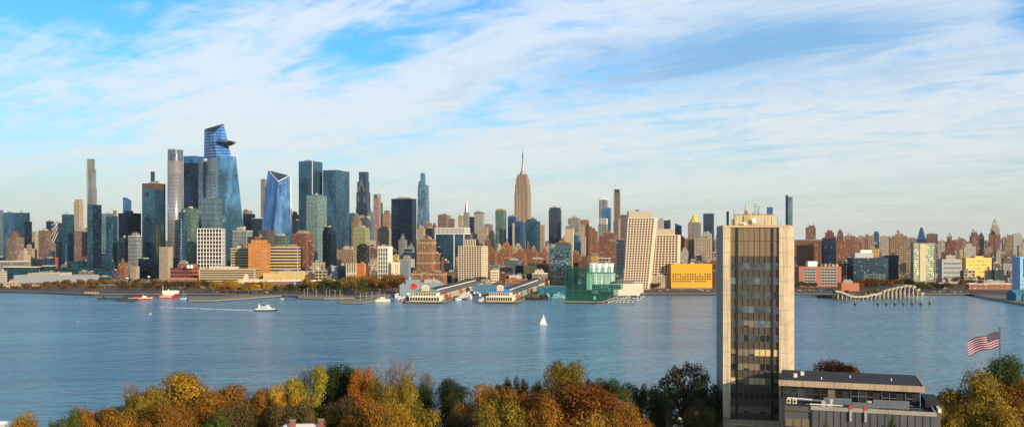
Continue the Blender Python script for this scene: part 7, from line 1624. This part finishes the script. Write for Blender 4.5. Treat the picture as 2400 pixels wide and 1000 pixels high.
# ---------------------------------------------------------------- near trees
NT_ = [
 ('small golden bush topped tree at the lower left corner', 70, 965, 88, 205, 'gold', 0), ('green evergreen like tree beside the lower left corner', 152, 968, 62, 200, 'green', 4),
 ('orange brown low tree right of the green evergreen', 255, 955, 120, 210, 'brown', 3), ('tall broad golden tree at the left of the grove', 402, 872, 150, 262, 'gold', 0),
 ('olive tree merged with the left side of the tall golden tree', 340, 908, 85, 255, 'olive', 5), ('golden brown tree in front of the tall golden tree', 350, 940, 150, 222, 'olive', 3), ('orange brown tree low between the golden trees', 430, 945, 120, 226, 'brown', 5),
 ('wide orange brown tree right of the tall golden tree', 535, 903, 150, 240, 'brown', 3), ('orange brown tree left of the bright yellow tree', 612, 912, 80, 238, 'brown', 1), ('bright green small tree low at the frame bottom', 497, 966, 88, 190, 'green', 5),
 ('bright yellow tree left of the yellow green vase shaped tree', 672, 902, 72, 235, 'yellow', 2), ('low yellow green tree under the bright yellow tree', 700, 945, 70, 228, 'yellow', 1),
 ('yellow green vase shaped tree with fine branch tips', 716, 863, 84, 240, 'ygreen', 2), ('tall dense dark green tree in the grove centre', 785, 857, 96, 252, 'dark', 1), ('second dark green tree leaning against the dense one', 812, 862, 70, 256, 'dark', 5),
 ('vivid orange tree right of the dark green tree', 848, 862, 70, 245, 'orange', 1), ('lower vivid orange tree in front of the first one', 838, 905, 80, 236, 'orange', 3), ('dark olive understorey tree below the orange trees', 812, 930, 110, 230, 'drab', 3),
 ('golden olive tree right of the vivid orange tree', 895, 893, 90, 238, 'olive', 1), ('tall golden olive tree before the bare tree', 945, 884, 80, 240, 'olive', 5), ('round golden tree low in front of the bare tree', 940, 944, 110, 195, 'gold', 0),
 ('brown understorey tree left of the round golden tree', 870, 935, 110, 214, 'brown', 3), ('dark evergreen beside the right edge of the bare tree', 990, 905, 60, 262, 'dark', 5), ('dark green tree standing against the water gap', 1058, 890, 78, 268, 'dark', 1),
 ('orange brown round tree right of the water gap', 1122, 898, 110, 240, 'brown', 0), ('wide orange brown tree in the middle of the grove', 1205, 906, 120, 232, 'brown', 3), ('small green tree peeking behind the middle grove', 1178, 888, 44, 278, 'green', 5), ('slim olive tree peeking behind the middle grove', 1222, 884, 30, 278, 'olive', 4), ('little olive tree left of the tall olive tree', 1262, 892, 44, 270, 'olive', 5),
 ('tall olive green tree rising above the rust tree', 1325, 846, 100, 262, 'olive', 1), ('wide rust red tree right of the grove middle', 1348, 890, 190, 226, 'rust', 3), ('lower rust brown tree right of the wide rust one', 1420, 922, 120, 218, 'rust', 0), ('rust brown tree left under the olive tree', 1270, 930, 110, 216, 'brown', 5),
 ('small dark green cone tree left of the green pair', 1380, 889, 26, 272, 'dark', 4), ('left tree of the green pair by the water', 1408, 884, 62, 272, 'green', 0), ('right tree of the green pair by the water', 1448, 887, 76, 268, 'green', 3), ('slim green tree between the green pair and the water gap', 1497, 900, 36, 268, 'green', 4), ('low dark green tree left of the half bare tree', 1540, 903, 56, 262, 'green', 5),
 ('bright golden tree at the frame bottom below the rust tree', 1390, 972, 150, 150, 'gold', 0), ('dark evergreen beside the concrete tower', 1662, 898, 60, 246, 'dark', 4), ('dark brown low tree at the foot of the tower', 1640, 940, 80, 240, 'drab', 5), ('brown shrub tree left of the park road', 1480, 950, 70, 225, 'brown', 3),
 ('flat topped red brown tree behind the hall roof', 1948, 842, 118, 300, 'redbrown', 3), ('small red brown tree right of the flat topped one', 1992, 856, 50, 300, 'redbrown', 0),
 ('golden olive tree right of the hall', 2278, 864, 128, 248, 'olive', 0), ('olive green tree under the flag at the right edge', 2372, 832, 110, 268, 'green', 0), ('orange tinted tree at the right edge', 2378, 888, 90, 245, 'brown', 5), ('wide golden tree low at the right', 2285, 938, 170, 212, 'olive', 3), ('golden tree at the lower right corner', 2372, 950, 120, 205, 'gold', 0), ('low olive tree against the hall wall', 2215, 952, 90, 210, 'olive', 5),
 ('small green bush tree before the hall wall', 2085, 982, 60, 190, 'green', 5), ('tiny green tree at the tower foot right', 1925, 990, 40, 190, 'green', 5)]
fill = random.Random(31)
for i in range(26):
    px = 195+i*51+fill.uniform(-14,14)
    if 975 < px < 1050: continue
    c = fill.choice(('brown','drab','olive','brown','olive','drab'))
    if i % 3 == 2: continue
    NT_.append((f'low {dict(brown="orange brown",drab="dull brown",olive="olive gold",rust="rust red")[c]} tree number {"one two three four five six seven eight nine ten eleven twelve thirteen fourteen fifteen sixteen seventeen eighteen nineteen twenty twenty-one twenty-two twenty-three twenty-four twenty-five twenty-six".split()[i]} from the left along the frame bottom', px, fill.uniform(938,962), fill.uniform(85,120), fill.uniform(205,232), c, fill.randrange(6)))
for lab_, px, yt, wd, D, c, s_ in NT_: tree(lab_, px, yt, wd, D, c, s_, name='park_tree' if c not in ('dark','green') else 'green_tree')
tree('half bare drab tree with visible dark limbs left of the tower', 1605, 837, 112, 258, 'drab', 0, thin=0, name='half_bare_tree')
tree('thin drab tree leaning right toward the tower', 1650, 858, 74, 262, 'drab', 0, thin=1, name='half_bare_tree')
tree('drab green tree with gaps beside the half bare tree', 1570, 895, 70, 256, 'green', 0, thin=0, name='half_bare_tree')
tree('wide leafless grey tree behind the grove centre', 930, 841, 150, 268, 'bare', 0, name='leafless_tree'); tree('smaller leafless tree right of the wide leafless one', 1000, 872, 70, 272, 'bare', 1, name='leafless_tree')
tree('small leafless tree left of the tall golden tree', 306, 896, 62, 265, 'bare', 1, name='leafless_tree'); tree('leafless twiggy tree behind the yellow green vase tree', 716, 860, 70, 246, 'bare', 0, name='leafless_tree')
tree('leafless pale tree near the park road', 1462, 935, 80, 240, 'bare', 1, name='leafless_tree')
# houses among the trees
def house(label, px, D, ztop_y, wpx, wall, roofm, chim, ratio=.7):
    z1 = Z(ztop_y, D); w_ = wpx/F*D; x = X(px, D); o = empty('house', (x, D, 26), R(6), label=label, cat='house'); h = z1-26; d_ = w_*ratio
    MB().box(-w_/2, w_/2, -d_/2, d_/2, 0, h-1.6).build('wall', wall, o)
    rf = MB().loft([(-w_/2-.4,-d_/2-.4,h-1.597),(w_/2+.4,-d_/2-.4,h-1.597),(w_/2+.4,d_/2+.4,h-1.597),(-w_/2-.4,d_/2+.4,h-1.597)],[(-w_*.3,-.3,h),(w_*.3,-.3,h),(w_*.3,.3,h),(-w_*.3,.3,h)]).build('roof', roofm, o)
    for cx_, hh in chim: q = MB().box(w_*cx_-.5, w_*cx_+.5, -d_*.3, -d_*.3+.9, h-2.5, h+hh).build('chimney', S['brick2'] if False else plain('chimney_brick', (.24,.085,.05)), rf); MB().box(w_*cx_-.6, w_*cx_+.6, -d_*.3-.1, -d_*.3+1.0, h+hh, h+hh+.15).build('chimney_cap', M_CONC, q)
    for k_ in range(4): MB().box(-w_*.4+k_*w_*.23, -w_*.3+k_*w_*.23, -d_/2-.05, -d_/2+.1, h-4.5, h-2.8).build('window', M_GLASSD, o)
house('brick house with white roof and tall chimneys at the frame bottom', 703, 180, 992, 108, plain('house_brick', (.30,.13,.08)), plain('white_shingle', (.66,.66,.68)), ((-.13,1.0),(.47,1.0)))
house('low house with dark shingle roof left of the grove', 215, 250, 966, 90, plain('house_brick', (.30,.13,.08)), plain('dark_shingle', (.10,.09,.085)), ((.1,.6),))
house('house roof with a slim red chimney behind the leafless tree', 278, 262, 952, 50, plain('house_brick', (.30,.13,.08)), plain('dark_shingle', (.10,.09,.085)), ((.45,2.2),))
house('cream flat roofed house at the lower left corner', 4, 215, 986, 50, M_CREAM, M_WHITE, ())
car('white car on the park road left of the tower', X(1592,300), 300, 26.8, R(5), 'white', None)
o = empty('street_lamp', (X(1551,262), 262, 26), label='slim black lamp post beside the park road', cat='street lamp'); MB().cyl(0,0,0,8.2,.09,.06,6).build('pole', M_DARK, o); MB().cyl(0,0,8.2,8.7,.25,.15,8).build('lamp_head', M_WHITE, o)
# undergrowth that hides the plateau between the trunks
ug = MB(); ru = random.Random(77)
for i in range(26000):
    x = ru.uniform(-120, 135); y = ru.uniform(175, edge(x)+12)
    if 24 < x < 64 and y > 262: continue
    if 50 < x < 100 and 196 < y < 265: continue
    z = 26.3+ru.random()**1.5*(3.2 if y < edge(x)-8 else 1.6) - (max(0, y-edge(x))*.8); s_ = ru.uniform(.2,.5)
    a = Vector((ru.gauss(0,1), ru.gauss(0,1), ru.gauss(0,.5))).normalized()*s_; b_ = Vector((ru.gauss(0,1), ru.gauss(0,1), ru.gauss(0,1))).normalized()*s_; p = Vector((x, y, z))
    ug.add([p-a, p-b_, p+a, p+b_], [(0,1,2,3)])
ug.build('undergrowth', leafmat('leaves_undergrowth', (.06,.055,.02), (.20,.11,.025)), kind='stuff', label='tangled autumn undergrowth covering the slope under the trees', cat='undergrowth')
# ---------------------------------------------------------------- thin air over the city
hm = bpy.data.materials.new('haze_air'); hm.use_nodes = True; hm.node_tree.nodes.clear()
vo = hm.node_tree.nodes.new('ShaderNodeVolumePrincipled'); vo.inputs['Color'].default_value = (.97,.99,1.0,1); vo.inputs['Density'].default_value = .000012; vo.inputs['Anisotropy'].default_value = .2
ho = hm.node_tree.nodes.new('ShaderNodeOutputMaterial'); hm.node_tree.links.new(vo.outputs[0], ho.inputs['Volume'])
MB().box(-31000, 31000, -400, 31000, -6, 620).build('haze', hm, kind='stuff')
